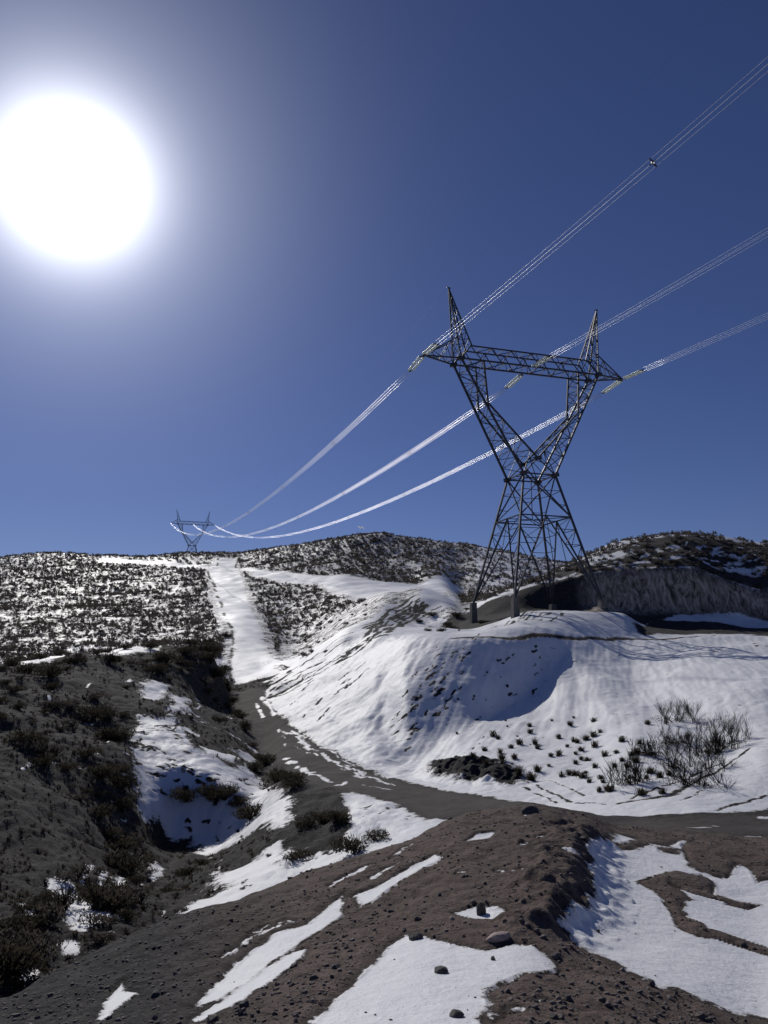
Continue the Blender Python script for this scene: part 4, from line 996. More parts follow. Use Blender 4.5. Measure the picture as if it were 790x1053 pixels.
 ('soil',0.225,0.383,[(-8.77,97.2),(-8.19,96.7)]),
 ('soil',0.19,0.323,[(-7.6,95.31),(-6.85,93.78)]),
 ('soil',0.133,0.225,[(-7.07,95.24),(-4.02,98.83)]),
 ('soil',0.201,0.342,[(-3.11,104.21),(1.09,119.19)]),
 ('soil',0.344,0.585,[(0.57,118.15),(5.26,124.62)]),
 ('soil',0.19,0.323,[(-13.51,91.37),(-11.18,94.72)]),
 ('soil',0.173,0.293,[(-6.88,92.58),(-4.26,94.14)]),
 ('soil',0.222,0.377,[(-2.74,101.24),(0.53,116.41)]),
 ('soil',0.267,0.454,[(-13.8,87.5),(-11.41,91.52)]),
 ('soil',0.235,0.399,[(-10.3,92.16),(-6.84,90.56)]),
 ('soil',0.321,0.546,[(-2.11,99.88),(-0.27,112.27)]),
 ('soil',0.272,0.462,[(1.83,117.03),(1.91,118.72)]),
 ('soil',0.222,0.378,[(2.06,118.47),(3.19,119.75)]),
 ('soil',0.252,0.428,[(2.86,120.05),(3.83,120.3)]),
 ('soil',0.284,0.483,[(3.84,120.51),(4.47,121.51)]),
 ('soil',0.208,0.354,[(4.99,121.07),(5.5,121.68)]),
 ('soil',0.168,0.285,[(-12.42,85.18),(-12.26,85.73)]),
 ('soil',0.157,0.267,[(-12.49,86.92),(-12.05,87.47)]),
 ('soil',0.158,0.269,[(-11.85,86.75),(-11.39,87.53)]),
 ('soil',0.136,0.232,[(-11.47,88.25),(-10.89,88.07)]),
 ('soil',0.157,0.268,[(-11.05,88.48),(-10.63,89.0)]),
 ('soil',0.155,0.263,[(-10.47,89.32),(-10.08,89.41)]),
 ('soil',0.175,0.297,[(-9.98,89.33),(-9.59,90.57)]),
 ('soil',0.087,0.148,[(-9.84,89.58),(-5.73,87.84)]),
 ('soil',0.13,0.221,[(-5.6,87.6),(-5.01,88.1)]),
 ('soil',0.087,0.148,[(-5.05,88.37),(-4.43,88.21)]),
 ('soil',0.116,0.198,[(-4.35,88.08),(-3.89,89.1)]),
 ('soil',0.109,0.186,[(-3.82,89.8),(-3.26,90.5)]),
 ('soil',0.101,0.172,[(-3.15,89.54),(-2.59,90.25)]),
 ('soil',0.108,0.184,[(-2.63,90.37),(-2.15,91.53)]),
 ('soil',0.217,0.369,[(-1.92,93.65),(-1.36,102.48)]),
 ('soil',0.243,0.414,[(-1.43,99.01),(-0.98,104.51)]),
 ('soil',0.148,0.252,[(-0.39,107.26),(0.65,113.14)]),
 ('soil',0.26,0.443,[(0.6,113.62),(1.69,115.78)]),
 ('soil',0.193,0.328,[(1.76,116.26),(2.38,117.43)]),
 ('soil',0.324,0.552,[(2.82,117.82),(3.48,119.07)]),
 ('soil',0.32,0.544,[(3.3,118.9),(4.17,119.58)]),
 ('soil',0.241,0.41,[(4.62,119.21),(4.85,120.05)]),
 ('soil',0.2,0.341,[(4.98,120.56),(5.55,120.78)]),
 ('soil',0.324,0.551,[(-12.24,84.4),(-9.29,87.88)]),
 ('soil',0.331,0.562,[(-8.58,87.57),(-5.92,86.5)]),
 ('soil',0.33,0.561,[(-5.32,86.05),(-4.83,86.75)]),
 ('soil',0.38,0.647,[(-4.71,86.77),(-4.19,85.73)]),
 ('soil',0.394,0.669,[(-3.9,85.84),(-3.94,87.67)]),
 ('soil',0.368,0.626,[(-3.98,87.12),(-3.19,88.43)]),
 ('soil',0.398,0.677,[(-3.15,87.88),(-2.61,86.58)]),
 ('soil',0.208,0.354,[(-2.56,88.47),(-2.16,88.15)]),
 ('soil',0.271,0.461,[(-1.92,86.86),(-1.75,89.1)]),
 ('soil',0.304,0.517,[(-2.32,92.72),(-1.57,97.75)]),
 ('soil',0.304,0.517,[(-1.12,94.75),(-0.4,105.5)]),
 ('soil',0.406,0.69,[(-0.37,104.46),(0.05,109.73)]),
 ('soil',0.267,0.454,[(0.63,110.57),(0.71,110.65)]),
 ('soil',0.482,0.819,[(1.03,113.66),(2.1,115.62)]),
 ('soil',0.247,0.42,[(2.09,115.87),(2.68,117.04)]),
 ('soil',0.209,0.355,[(3.0,117.14),(3.75,117.96)]),
 ('soil',0.313,0.532,[(3.93,118.25),(4.12,119.29)]),
 ('soil',0.239,0.407,[(4.54,118.62),(5.16,119.73)]),
 ('soil',0.326,0.554,[(5.5,119.14),(6.0,120.05)]),
 ('soil',0.101,0.172,[(-11.69,84.44),(-9.17,85.48)]),
 ('soil',0.081,0.14,[(-8.33,85.69),(-5.14,84.58)]),
 ('soil',0.156,0.266,[(-5.26,84.61),(-2.76,85.99)]),
 ('soil',0.168,0.285,[(-1.36,86.18),(-1.15,86.97)]),
 ('soil',0.153,0.26,[(-0.9,88.07),(-0.45,89.74)]),
 ('soil',0.134,0.227,[(-0.41,90.08),(-0.02,94.79)]),
 ('soil',0.18,0.306,[(0.19,101.58),(0.84,107.91)]),
 ('soil',0.177,0.301,[(0.9,109.63),(1.31,111.48)]),
 ('soil',0.214,0.365,[(1.56,112.73),(2.42,114.68)]),
 ('soil',0.212,0.361,[(2.41,114.64),(3.12,116.56)]),
 ('soil',0.305,0.518,[(3.65,117.2),(3.74,117.71)]),
 ('soil',0.22,0.374,[(4.34,117.76),(5.11,118.71)]),
 ('soil',0.269,0.458,[(5.14,118.95),(6.54,119.11)]),
 ('soil',0.175,0.297,[(-11.73,84.44),(-8.58,84.5)]),
 ('soil',0.259,0.44,[(-4.83,84.31),(-1.96,84.27)]),
 ('soil',0.323,0.549,[(-1.59,84.08),(2.48,113.61)]),
 ('soil',0.318,0.54,[(2.79,114.07),(3.11,115.5)]),
 ('soil',0.221,0.376,[(3.48,115.7),(4.23,116.68)]),
 ('soil',0.295,0.501,[(4.08,117.03),(5.09,117.23)]),
 ('soil',0.384,0.653,[(5.08,118.12),(5.77,118.15)]),
 ('soil',0.342,0.581,[(5.72,118.35),(6.67,118.94)]),
 ('soil',0.269,0.458,[(-11.19,84.03),(-10.59,84.38)]),
 ('soil',0.217,0.369,[(-10.68,84.05),(-10.05,84.46)]),
 ('soil',0.19,0.323,[(-9.89,84.39),(-8.98,84.25)]),
 ('soil',0.216,0.368,[(-9.6,84.16),(-8.72,84.1)]),
 ('soil',0.205,0.349,[(-9.26,84.47),(-8.35,84.35)]),
 ('soil',0.285,0.484,[(-8.29,84.35),(-8.03,84.14)]),
 ('soil',0.228,0.387,[(-4.62,84.16),(-2.25,84.05)]),
 ('soil',0.331,0.562,[(-0.95,84.29),(-0.38,84.26)]),
 ('soil',0.333,0.566,[(-0.43,84.71),(0.65,84.1)]),
 ('soil',0.402,0.684,[(0.5,88.13),(1.14,100.47)]),
 ('soil',0.248,0.421,[(1.64,103.85),(2.68,111.36)]),
 ('soil',0.306,0.52,[(2.36,111.24),(5.26,117.32)]),
 ('soil',0,1.6,[(-17.752,90.459),(-19.508,103.04),(-16.475,100.082),(-12.257,90.122),(-13.052,88.314),(-14.409,88.003)]),
 ('soil',0.083,0.141,[(-20.56,109.82),(-20.01,110.42)]),
 ('soil',0.153,0.26,[(-19.7,110.5),(-19.3,111.14)]),
 ('soil',0.104,0.178,[(-19.22,110.86),(-18.55,111.17)]),
 ('soil',0.244,0.415,[(-20.1,123.69),(-19.72,124.38)]),
 ('soil',0.25,0.425,[(-19.58,124.87),(-18.49,125.07)]),
 ('soil',0.218,0.371,[(-23.92,125.54),(-22.99,127.43)]),
 ('soil',0.13,0.222,[(-22.74,126.6),(-22.26,128.07)]),
 ('soil',0.204,0.347,[(-22.18,127.92),(-20.75,129.18)]),
 ('soil',0.158,0.269,[(-21.06,117.34),(-20.56,118.86)]),
 ('soil',0.107,0.183,[(-20.39,119.17),(-19.85,119.73)]),
 ('soil',0.109,0.185,[(-14.71,95.47),(-14.14,95.18)]),
 ('soil',0.17,0.289,[(-13.94,95.58),(-13.39,95.17)]),
 ('soil',0.149,0.253,[(-15.75,111.68),(-14.6,108.62)]),
 ('soil',0.16,0.272,[(-14.22,107.79),(-12.72,103.95)]),
 ('soil',0.152,0.258,[(-23.79,127.28),(-22.91,127.76)]),
 ('soil',0.148,0.251,[(-22.19,128.19),(-22.0,129.6)]),
 ('soil',0.12,0.204,[(-18.27,104.42),(-17.66,104.06)]),
 ('soil',0.179,0.304,[(-17.49,103.46),(-17.21,103.86)]),
 ('soil',0.101,0.172,[(-22.57,121.4),(-22.21,121.92)]),
 ('soil',0.139,0.236,[(-22.05,121.39),(-21.68,122.18)]),
 ('soil',0.144,0.245,[(-21.52,122.41),(-20.88,122.99)]),
 ('soil',0.083,0.141,[(-20.82,123.07),(-20.0,123.61)]),
 ('soil',0.066,0.14,[(-21.91,119.43),(-21.04,119.47)]),
 ('soil',0.128,0.217,[(-21.03,119.5),(-20.37,120.32)]),
 ('soil',0.102,0.173,[(-20.13,119.72),(-19.52,120.47)]),
 ('soil',0.192,0.326,[(-16.13,107.56),(-15.72,108.31)]),
 ('soil',0.214,0.363,[(-15.0,106.67),(-14.29,106.34)]),
 ('soil',0.128,0.218,[(-14.31,107.15),(-13.15,103.75)]),
 ('soil',0.101,0.171,[(-16.6,100.59),(-16.37,100.82)]),
 ('soil',0.109,0.185,[(-15.79,99.88),(-15.6,100.51)]),
 ('soil',0.135,0.229,[(-13.15,95.42),(-12.68,95.55)]),
 ('soil',0.1,0.17,[(-12.66,95.55),(-11.95,95.0)]),
 ('soil',0.103,0.176,[(-20.36,118.16),(-19.28,117.94)]),
 ('soil',0.099,0.169,[(-19.31,117.82),(-18.08,117.57)]),
 ('soil',0.063,0.14,[(-16.36,109.41),(-15.12,106.76)]),
 ('soil',0.067,0.14,[(-14.74,106.79),(-13.7,104.1)]),
 ('soil',0.062,0.14,[(-13.32,103.99),(-12.64,102.58)]),
 ('soil',0.119,0.202,[(-13.99,95.09),(-13.72,95.38)]),
 ('soil',0.083,0.141,[(-13.49,95.17),(-12.8,95.19)]),
 ('soil',0.167,0.284,[(8.83,110.54),(9.21,111.08)]),
 ('soil',0.293,0.498,[(9.33,109.91),(10.44,109.48)]),
 ('soil',0.137,0.234,[(4.82,114.51),(5.36,114.29)]),
 ('soil',0.081,0.14,[(5.91,113.91),(6.65,113.16)]),
 ('soil',0.1,0.17,[(9.13,97.92),(9.88,101.6)]),
 ('soil',0.099,0.168,[(9.82,101.48),(10.28,101.79)]),
 ('soil',0.226,0.384,[(9.86,107.01),(10.58,105.71)]),
 ('soil',0.265,0.45,[(10.59,105.74),(10.89,105.32)]),
 ('soil',0.312,0.53,[(8.33,106.95),(8.94,107.2)]),
 ('soil',0.211,0.359,[(8.9,106.84),(9.34,106.91)]),
 ('soil',0.245,0.416,[(9.55,110.58),(10.53,110.28)]),
 ('soil',0.259,0.44,[(10.48,109.52),(11.14,110.02)]),
 ('soil',0.284,0.482,[(11.84,109.26),(12.58,109.11)]),
 ('soil',0.217,0.369,[(12.28,109.14),(13.16,108.44)]),
 ('soil',0.253,0.43,[(10.17,102.2),(10.52,102.81)]),
 ('soil',0.231,0.392,[(10.98,102.36),(11.75,102.76)]),
 ('soil',0.189,0.321,[(8.25,109.03),(8.93,108.16)]),
 ('soil',0.222,0.378,[(9.29,107.62),(9.7,107.11)]),
 ('soil',0.157,0.267,[(5.18,110.41),(5.82,109.21)]),
 ('soil',0.168,0.286,[(6.49,111.2),(6.84,109.92)]),
 ('soil',0.142,0.241,[(6.23,115.36),(6.54,115.45)]),
 ('soil',0.106,0.18,[(6.72,115.44),(7.14,115.76)]),
 ('soil',0.141,0.239,[(7.22,117.3),(7.75,117.09)]),
 ('soil',0.169,0.288,[(7.9,117.15),(8.62,117.47)]),
 ('soil',0.098,0.167,[(4.86,115.49),(5.54,115.79)]),
 ('soil',0.097,0.166,[(5.58,115.79),(6.2,115.92)]),
 ('soil',0.308,0.524,[(5.52,117.7),(5.76,117.29)]),
 ('soil',0.307,0.522,[(5.86,117.57),(6.17,117.15)]),
 ('soil',0.153,0.26,[(9.31,114.19),(9.67,113.5)]),
 ('soil',0.142,0.241,[(9.87,113.18),(10.12,113.27)]),
 ('soil',0.162,0.276,[(10.48,111.86),(11.51,113.94)]),
 ('soil',0.159,0.27,[(11.64,113.76),(12.32,115.52)]),
 ('soil',0.167,0.284,[(5.26,90.09),(5.78,90.53)]),
 ('soil',0.127,0.215,[(5.85,90.4),(6.69,90.49)]),
 ('soil',0.335,0.57,[(11.78,107.25),(12.14,106.36)]),
 ('soil',0.233,0.395,[(12.13,106.0),(12.19,106.06)]),
 ('soil',0.127,0.216,[(10.8,110.15),(11.1,110.75)]),
 ('soil',0.173,0.295,[(11.53,110.28),(12.01,110.75)]),
 ('soil',0.204,0.347,[(11.66,103.01),(11.8,102.0)]),
 ('soil',0.214,0.364,[(11.86,101.76),(11.99,99.66)]),
 ('soil',0.132,0.224,[(7.02,107.29),(7.94,108.94)]),
 ('soil',0.086,0.146,[(7.8,107.54),(8.67,108.3)]),
 ('soil',0.145,0.246,[(5.92,116.2),(6.04,116.65)]),
 ('soil',0.253,0.431,[(6.46,116.49),(6.95,116.63)]),
 ('soil',0.11,0.187,[(7.64,90.0),(8.06,90.22)]),
 ('soil',0.111,0.189,[(8.24,90.61),(8.46,90.12)]),
 ('soil',0.353,0.6,[(12.59,129.44),(13.1,129.9)]),
 ('soil',0.363,0.618,[(13.87,129.66),(14.26,129.76)]),
 ('road',0,0.5,[(-18.035,94.213),(-15.317,81.422),(-11.546,66.955),(-7.788,54.773),(-5.166,46.358),(-3.248,41.356),(-1.66,39.274),(0.215,35.606),(1.667,30.838),(3.109,30.445),(4.175,27.793),(4.835,26.305),(5.29,21.528),(6.335,21.601),(7.914,21.699),(10.214,21.659),(12.483,21.572),(16.092,27.569),(12.992,27.34),(10.987,26.5),(9.495,25.926),(8.26,26.977),(6.357,25.809),(5.367,27.039),(5.13,34.045),(3.392,37.451),(1.732,40.91),(0.266,43.838),(-1.476,48.588),(-4.466,56.308),(-7.703,66.17),(-10.261,75.204),(-12.142,82.123),(-13.333,87.805),(-15.34,93.328)]),
 ('soil',0,0.15,[(7.252,19.908),(8.471,21.142),(9.771,20.713),(11.681,20.6),(9.569,17.008),(8.054,17.204),(7.653,16.873),(8.071,18.114),(8.025,18.485),(7.101,16.973),(7.022,17.401),(6.657,17.461),(6.774,18.242)]),
 ('snow',0.174,0.295,[(-6.76,53.98),(-6.42,53.21)]),
 ('snow',0.235,0.399,[(-6.22,52.28),(-5.78,51.66)]),
 ('snow',0.16,0.273,[(-5.46,50.59),(-5.44,49.95)]),
 ('snow',0.202,0.343,[(-5.11,49.72),(-4.84,48.71)]),
 ('snow',0.227,0.386,[(-4.69,48.1),(-4.33,47.82)]),
 ('snow',0.127,0.216,[(-4.34,47.23),(-3.87,46.53)]),
 ('snow',0.109,0.186,[(-3.89,46.45),(-3.58,45.72)]),
 ('snow',0.159,0.27,[(-3.52,45.28),(-3.13,44.05)]),
 ('snow',0.11,0.188,[(-3.17,43.88),(-2.94,43.33)]),
 ('snow',0.1,0.171,[(-2.88,43.42),(-2.7,42.93)]),
 ('snow',0.153,0.261,[(-4.15,53.14),(-3.71,51.87)]),
 ('snow',0.134,0.228,[(-3.74,51.82),(-3.39,50.89)]),
 ('snow',0.161,0.274,[(-3.1,50.38),(-2.87,50.24)]),
 ('snow',0.093,0.158,[(-2.8,49.24),(-2.52,48.43)]),
 ('snow',0.147,0.25,[(-2.32,48.44),(-2.0,47.16)]),
 ('snow',0.081,0.14,[(-1.74,46.34),(-1.52,45.83)]),
 ('snow',0.149,0.253,[(-1.6,45.08),(-1.05,44.14)]),
 ('snow',0.088,0.149,[(-3.02,50.3),(-2.79,49.63)]),
 ('snow',0.087,0.147,[(-2.41,49.01),(-2.06,48.49)]),
 ('snow',0.08,0.14,[(-1.85,47.81),(-1.66,46.8)]),
 ('snow',0.124,0.21,[(-1.52,47.16),(-1.14,44.85)]),
 ('snow',0.107,0.181,[(-0.92,44.58),(-0.68,43.73)]),
 ('snow',0.122,0.207,[(-0.5,43.8),(-0.08,42.16)]),
 ('snow',0.1,0.17,[(-0.19,42.61),(0.25,41.21)]),
 ('snow',0.127,0.215,[(-7.51,64.19),(-6.54,61.6)]),
 ('snow',0.178,0.303,[(-6.64,61.46),(-5.35,57.02)]),
 ('snow',0.178,0.302,[(-13.39,82.58),(-12.68,79.73)]),
 ('snow',0.176,0.3,[(-12.44,78.67),(-11.36,74.47)]),
 ('snow',0.215,0.365,[(-13.21,85.41),(-12.75,83.49)]),
 ('snow',0.27,0.459,[(-12.42,82.52),(-11.52,79.27)]),
 ('snow',0.136,0.23,[(-11.53,79.28),(-10.74,76.32)]),
 ('snow',0.247,0.42,[(-10.8,76.04),(-10.19,73.86)]),
 ('snow',0.116,0.196,[(-1.09,41.26),(-0.89,41.09)]),
 ('snow',0.091,0.155,[(-0.8,40.64),(-0.4,40.65)]),
 ('snow',0.113,0.193,[(-0.4,40.42),(-0.16,40.25)]),
 ('snow',0.118,0.2,[(-0.09,39.81),(0.29,39.54)]),
 ('snow',0.217,0.369,[(-2.39,42.09),(-2.3,42.06)]),
 ('snow',0.138,0.235,[(-2.19,41.75),(-2.03,42.98)]),
 ('snow',0.035,0.14,[(8.2,22.44),(8.37,22.5)]),
 ('snow',0.047,0.14,[(8.76,23.36),(8.94,23.31)]),
 ('snow',0.047,0.14,[(8.93,23.21),(9.27,23.43)]),
 ('snow',0.04,0.14,[(9.29,23.57),(9.42,23.37)]),
 ('snow',0.04,0.14,[(9.72,23.97),(9.77,23.78)]),
 ('snow',0.086,0.147,[(12.08,25.95),(12.22,26.16)]),
 ('snow',0.102,0.173,[(12.2,25.86),(12.4,26.12)]),
 ('snow',0.113,0.192,[(12.55,25.82),(12.52,25.86)]),
 ('snow',0.114,0.194,[(12.79,26.08),(12.64,25.56)]),
 ('snow',0.061,0.14,[(-8.24,63.72),(-8.0,63.17)]),
 ('snow',0.042,0.14,[(-7.93,62.72),(-7.68,62.03)]),
 ('snow',0.025,0.14,[(-0.55,46.87),(-0.3,46.42)]),
 ('snow',0.034,0.14,[(-0.2,46.13),(0.06,45.54)]),
 ('snow',0.097,0.165,[(-2.56,47.83),(-2.45,47.66)]),
 ('snow',0.086,0.146,[(-2.33,47.39),(-2.31,47.07)]),
 ('snow',0.09,0.154,[(-3.78,53.97),(-3.48,53.44)]),
 ('snow',0.065,0.14,[(-3.51,53.22),(-3.22,52.69)]),
 ('snow',0.047,0.14,[(-5.72,57.66),(-5.24,56.33)]),
 ('snow',0.053,0.14,[(-5.11,56.2),(-4.8,55.39)]),
 ('snow',0.067,0.14,[(-5.38,55.94),(-5.08,55.75)]),
 ('snow',0.075,0.14,[(-4.89,55.45),(-4.54,54.97)]),
 ('snow',0.054,0.14,[(0.05,42.06),(0.33,41.36)]),
 ('snow',0.064,0.14,[(0.34,41.4),(0.58,40.84)]),
 ('snow',0.049,0.14,[(-6.09,60.3),(-5.9,59.78)]),
 ('snow',0.069,0.14,[(-5.84,59.36),(-5.53,58.95)]),
 ('snow',0.043,0.14,[(-1.2,45.4),(-0.9,44.55)]),
 ('snow',0.028,0.14,[(-0.88,44.58),(-0.53,43.52)]),
 ('snow',0.033,0.14,[(-6.82,59.1),(-6.26,57.71)]),
 ('snow',0.031,0.14,[(-6.26,57.56),(-5.83,56.45)]),
 ('snow',0.099,0.169,[(-5.63,57.41),(-5.34,56.47)]),
 ('snow',0.108,0.183,[(-5.34,56.24),(-5.22,55.81)]),
 ('snow',0.088,0.15,[(-1.55,45.65),(-1.35,44.67)]),
 ('snow',0.084,0.142,[(-1.39,44.54),(-1.21,43.95)]),
 ('snow',0.035,0.14,[(-3.31,53.25),(-3.13,52.35)]),
 ('snow',0.036,0.14,[(-3.1,52.24),(-2.93,51.51)]),
 ('snow',0.057,0.14,[(-6.48,59.66),(-5.86,58.23)]),
 ('snow',0.044,0.14,[(-5.77,57.98),(-5.38,56.93)]),
 ('snow',0.032,0.14,[(-2.76,51.02),(-2.44,50.26)]),
 ('snow',0.024,0.14,[(-2.49,50.42),(-2.25,49.66)]),
 ('snow',0.098,0.166,[(-7.67,63.61),(-7.22,62.8)]),
 ('snow',0.088,0.15,[(-6.86,61.72),(-6.33,60.49)]),
 ('snow',0.034,0.14,[(-0.58,42.96),(-0.42,42.65)]),
 ('snow',0.047,0.14,[(-0.36,42.48),(-0.15,42.1)]),
 ('snow',0.089,0.152,[(-4.71,57.1),(-4.66,56.86)]),
 ('snow',0.106,0.18,[(-4.46,56.31),(-4.43,56.2)]),
 ('snow',0.054,0.14,[(-8.63,66.4),(-8.06,64.76)]),
 ('snow',0.041,0.14,[(-7.63,63.59),(-7.21,62.98)]),
 ('snow',0.061,0.14,[(-3.19,50.55),(-2.86,49.68)]),
 ('snow',0.043,0.14,[(-2.94,49.7),(-2.52,48.64)]),
 ('snow',0.028,0.14,[(-2.54,49.21),(-2.21,48.54)]),
 ('snow',0.044,0.14,[(-2.3,48.84),(-2.06,48.5)]),
 ('snow',0.039,0.14,[(-0.59,43.86),(-0.2,42.88)]),
 ('snow',0.048,0.14,[(-0.29,42.95),(-0.01,42.46)]),
 ('snow',0.069,0.14,[(-6.36,59.67),(-6.2,59.2)]),
 ('snow',0.05,0.14,[(-6.11,58.89),(-5.82,57.96)]),
 ('snow',0.06,0.14,[(-3.43,51.01),(-3.09,50.59)]),
 ('snow',0.085,0.144,[(-3.19,50.56),(-2.82,50.0)]),
 ('snow',0.025,0.14,[(-0.78,45.5),(-0.45,44.84)]),
 ('snow',0.044,0.14,[(-0.45,45.03),(-0.08,44.37)]),
 ('snow',0.057,0.14,[(-0.24,45.13),(-0.09,44.47)]),
 ('snow',0.032,0.14,[(-0.05,44.1),(0.2,43.07)]),
 ('snow',0.048,0.14,[(-5.81,57.33),(-5.38,56.0)]),
 ('snow',0.04,0.14,[(-5.46,56.17),(-5.12,55.17)]),
 ('snow',0.072,0.14,[(-4.96,55.74),(-4.8,55.15)]),
 ('snow',0.094,0.159,[(-4.67,54.73),(-4.48,54.41)]),
 ('snow',0.029,0.14,[(-5.04,56.1),(-4.74,55.34)]),
 ('snow',0.022,0.14,[(-4.66,55.07),(-4.45,54.4)]),
 ('snow',0.132,0.225,[(-9.01,67.61),(-8.7,66.22)]),
 ('snow',0.119,0.203,[(-8.41,65.62),(-7.65,63.3)]),
 ('snow',0.062,0.14,[(-2.41,50.11),(-2.1,49.24)]),
 ('snow',0.048,0.14,[(-1.97,48.98),(-1.8,48.52)]),
 ('snow',0.042,0.14,[(-4.45,56.46),(-4.27,56.06)]),
 ('snow',0.068,0.14,[(-4.08,55.65),(-3.86,55.27)]),
 ('snow',0.039,0.14,[(-2.03,49.39),(-1.79,48.96)]),
 ('snow',0.051,0.14,[(-1.71,48.94),(-1.28,48.28)]),
 ('snow',0.051,0.14,[(-1.31,46.67),(-1.14,46.22)]),
 ('snow',0.054,0.14,[(-1.06,46.22),(-1.05,45.59)]),
 ('snow',0.084,0.144,[(-5.34,54.69),(-4.96,54.02)]),
 ('snow',0.085,0.145,[(-4.72,53.79),(-4.38,52.76)]),
 ('snow',0.058,0.14,[(-0.36,46.68),(-0.23,46.03)]),
 ('snow',0.055,0.14,[(-0.19,45.82),(-0.06,45.25)]),
 ('snow',0.062,0.14,[(-6.95,62.88),(-6.52,61.58)]),
 ('snow',0.065,0.14,[(-6.3,61.1),(-5.98,60.32)]),
 ('snow',0.076,0.14,[(-6.86,62.51),(-6.35,61.5)]),
 ('snow',0.08,0.14,[(-6.28,61.47),(-5.91,60.62)]),
 ('snow',0.034,0.14,[(-3.06,49.69),(-2.8,49.18)]),
 ('snow',0.029,0.14,[(-2.69,49.14),(-2.29,48.5)]),
 ('snow',0.111,0.188,[(-7.62,60.22),(-7.36,59.75)]),
 ('snow',0.091,0.155,[(-7.52,59.72),(-7.28,59.05)]),
 ('bare',0,3,[(-21.437,100.138),(-13.26,101.834),(-24.62,160.016),(-55.601,307.463),(-86.15,445.628),(-98.526,447.779),(-88.668,383.979),(-49.059,225.475),(-26.562,135.695)]),
 ('bare',0,3,[(-75.085,397.0),(-25.326,307.559),(11.875,268.362),(30.385,300.606),(8.242,130.728),(0.859,136.176),(-22.051,268.384),(-55.074,327.015)]),
 ('bare',0,3,[(-166.224,450.666),(-132.899,444.841),(-92.634,405.345),(-86.066,376.937),(-128.825,414.06),(-159.694,426.093)]),
 ('bare',0.476,0.809,[(-142.35,460.06),(-130.26,431.55)]),
 ('bare',0.736,1.252,[(-130.65,434.96),(-116.7,398.23)]),
 ('bare',0.745,1.267,[(-139.92,463.69),(-123.3,428.45)]),
 ('bare',0.62,1.055,[(-123.43,427.88),(-108.74,387.05)]),
 ('bare',0.421,0.716,[(-133.8,460.94),(-118.98,425.22)]),
 ('bare',0.717,1.218,[(-116.79,421.08),(-107.14,395.8)]),
 ('bare',0.683,1.162,[(-126.26,451.34),(-114.78,426.13)]),
 ('bare',0.717,1.22,[(-114.2,425.17),(-103.39,395.46)]),
 ('bare',0.745,1.267,[(-119.4,445.52),(-116.22,440.24)]),
 ('bare',0.538,0.915,[(-112.04,431.7),(-107.02,418.19)]),
 ('bare',0.633,1.077,[(-105.81,413.45),(-97.79,391.68)]),
 ('bare',0.582,0.989,[(-114.97,445.94),(-111.04,438.02)]),
 ('bare',0.592,1.006,[(-110.22,437.48),(-102.62,419.59)]),
 ('bare',0.447,0.76,[(-102.83,416.69),(-95.3,395.82)]),
 ('bare',0.591,1.005,[(-110.77,448.26),(-103.02,430.24)]),
 ('bare',0.598,1.017,[(-101.01,423.67),(-93.67,401.55)]),
 ('bare',0.567,0.964,[(-135.96,322.93),(-132.82,320.21)]),
 ('bare',0.67,1.139,[(-131.24,314.09),(-125.56,306.61)]),
 ('bare',0.707,1.202,[(-122.03,301.43),(-115.93,290.33)]),
 ('bare',0.724,1.232,[(-114.47,288.01),(-110.11,281.84)]),
 ('bare',0.666,1.132,[(-98.19,318.22),(-92.21,307.69)]),
 ('bare',0.491,0.835,[(-91.26,305.36),(-88.2,297.39)]),
 ('bare',0.513,0.872,[(-86.27,292.76),(-81.2,283.98)]),
 ('bare',0.678,1.152,[(-80.7,284.28),(-75.97,275.22)]),
 ('bare',0.432,0.734,[(-75.86,273.63),(-79.12,292.8)]),
 ('bare',0.652,1.108,[(-78.59,290.04),(-82.54,312.06)]),
 ('bare',0.188,0.32,[(-61.48,131.24),(-60.3,131.34)]),
 ('bare',0.335,0.569,[(-60.84,132.65),(-60.72,133.85)]),
 ('bare',0.341,0.58,[(-59.42,131.81),(-59.38,134.23)]),
 ('bare',0.288,0.489,[(-59.11,133.91),(-59.71,136.62)]),
 ('bare',0.312,0.531,[(-59.54,136.5),(-58.1,136.19)]),
 ('bare',0.359,0.61,[(-58.56,137.22),(-57.54,137.2)]),
 ('bare',0.276,0.469,[(-57.4,137.22),(-57.35,139.87)]),
 ('bare',0.306,0.52,[(-55.76,137.27),(-55.63,138.64)]),
 ('bare',0.246,0.417,[(-55.68,139.46),(-55.8,142.27)]),
 ('bare',0.24,0.407,[(-54.34,138.7),(-54.93,142.39)]),
 ('bare',0.37,0.629,[(-55.48,143.47),(-54.74,143.13)]),
 ('bare',0.199,0.339,[(-54.31,144.62),(-54.05,146.33)]),
 ('bare',0.326,0.554,[(-54.15,147.48),(-53.01,147.32)]),
 ('bare',0.351,0.596,[(-52.47,145.8),(-51.76,147.06)]),
 ('bare',0.387,0.658,[(-51.7,147.12),(-51.27,147.82)]),
 ('bare',0.366,0.622,[(-13.48,164.93),(-15.28,168.26)]),
 ('bare',0.439,0.746,[(-15.07,165.44),(-15.81,162.59)]),
 ('bare',0.377,0.641,[(-17.03,165.13),(-17.59,159.7)]),
 ('bare',0.246,0.418,[(-18.09,160.99),(-18.11,156.12)]),
 ('soil',0.492,1.0,[(-83.14,361.22),(-73.72,326.73)]),
 ('soil',0.58,1.0,[(-70.93,317.33),(-64.54,294.07)]),
 ('soil',0.359,1.0,[(-64.4,290.84),(-61.16,281.0)]),
 ('soil',0.494,1.0,[(-59.66,274.41),(-55.97,260.96)]),
 ('soil',0.454,1.0,[(-53.37,251.32),(-49.19,234.39)]),
 ('soil',0.255,1.0,[(-49.9,238.02),(-46.66,222.14)]),
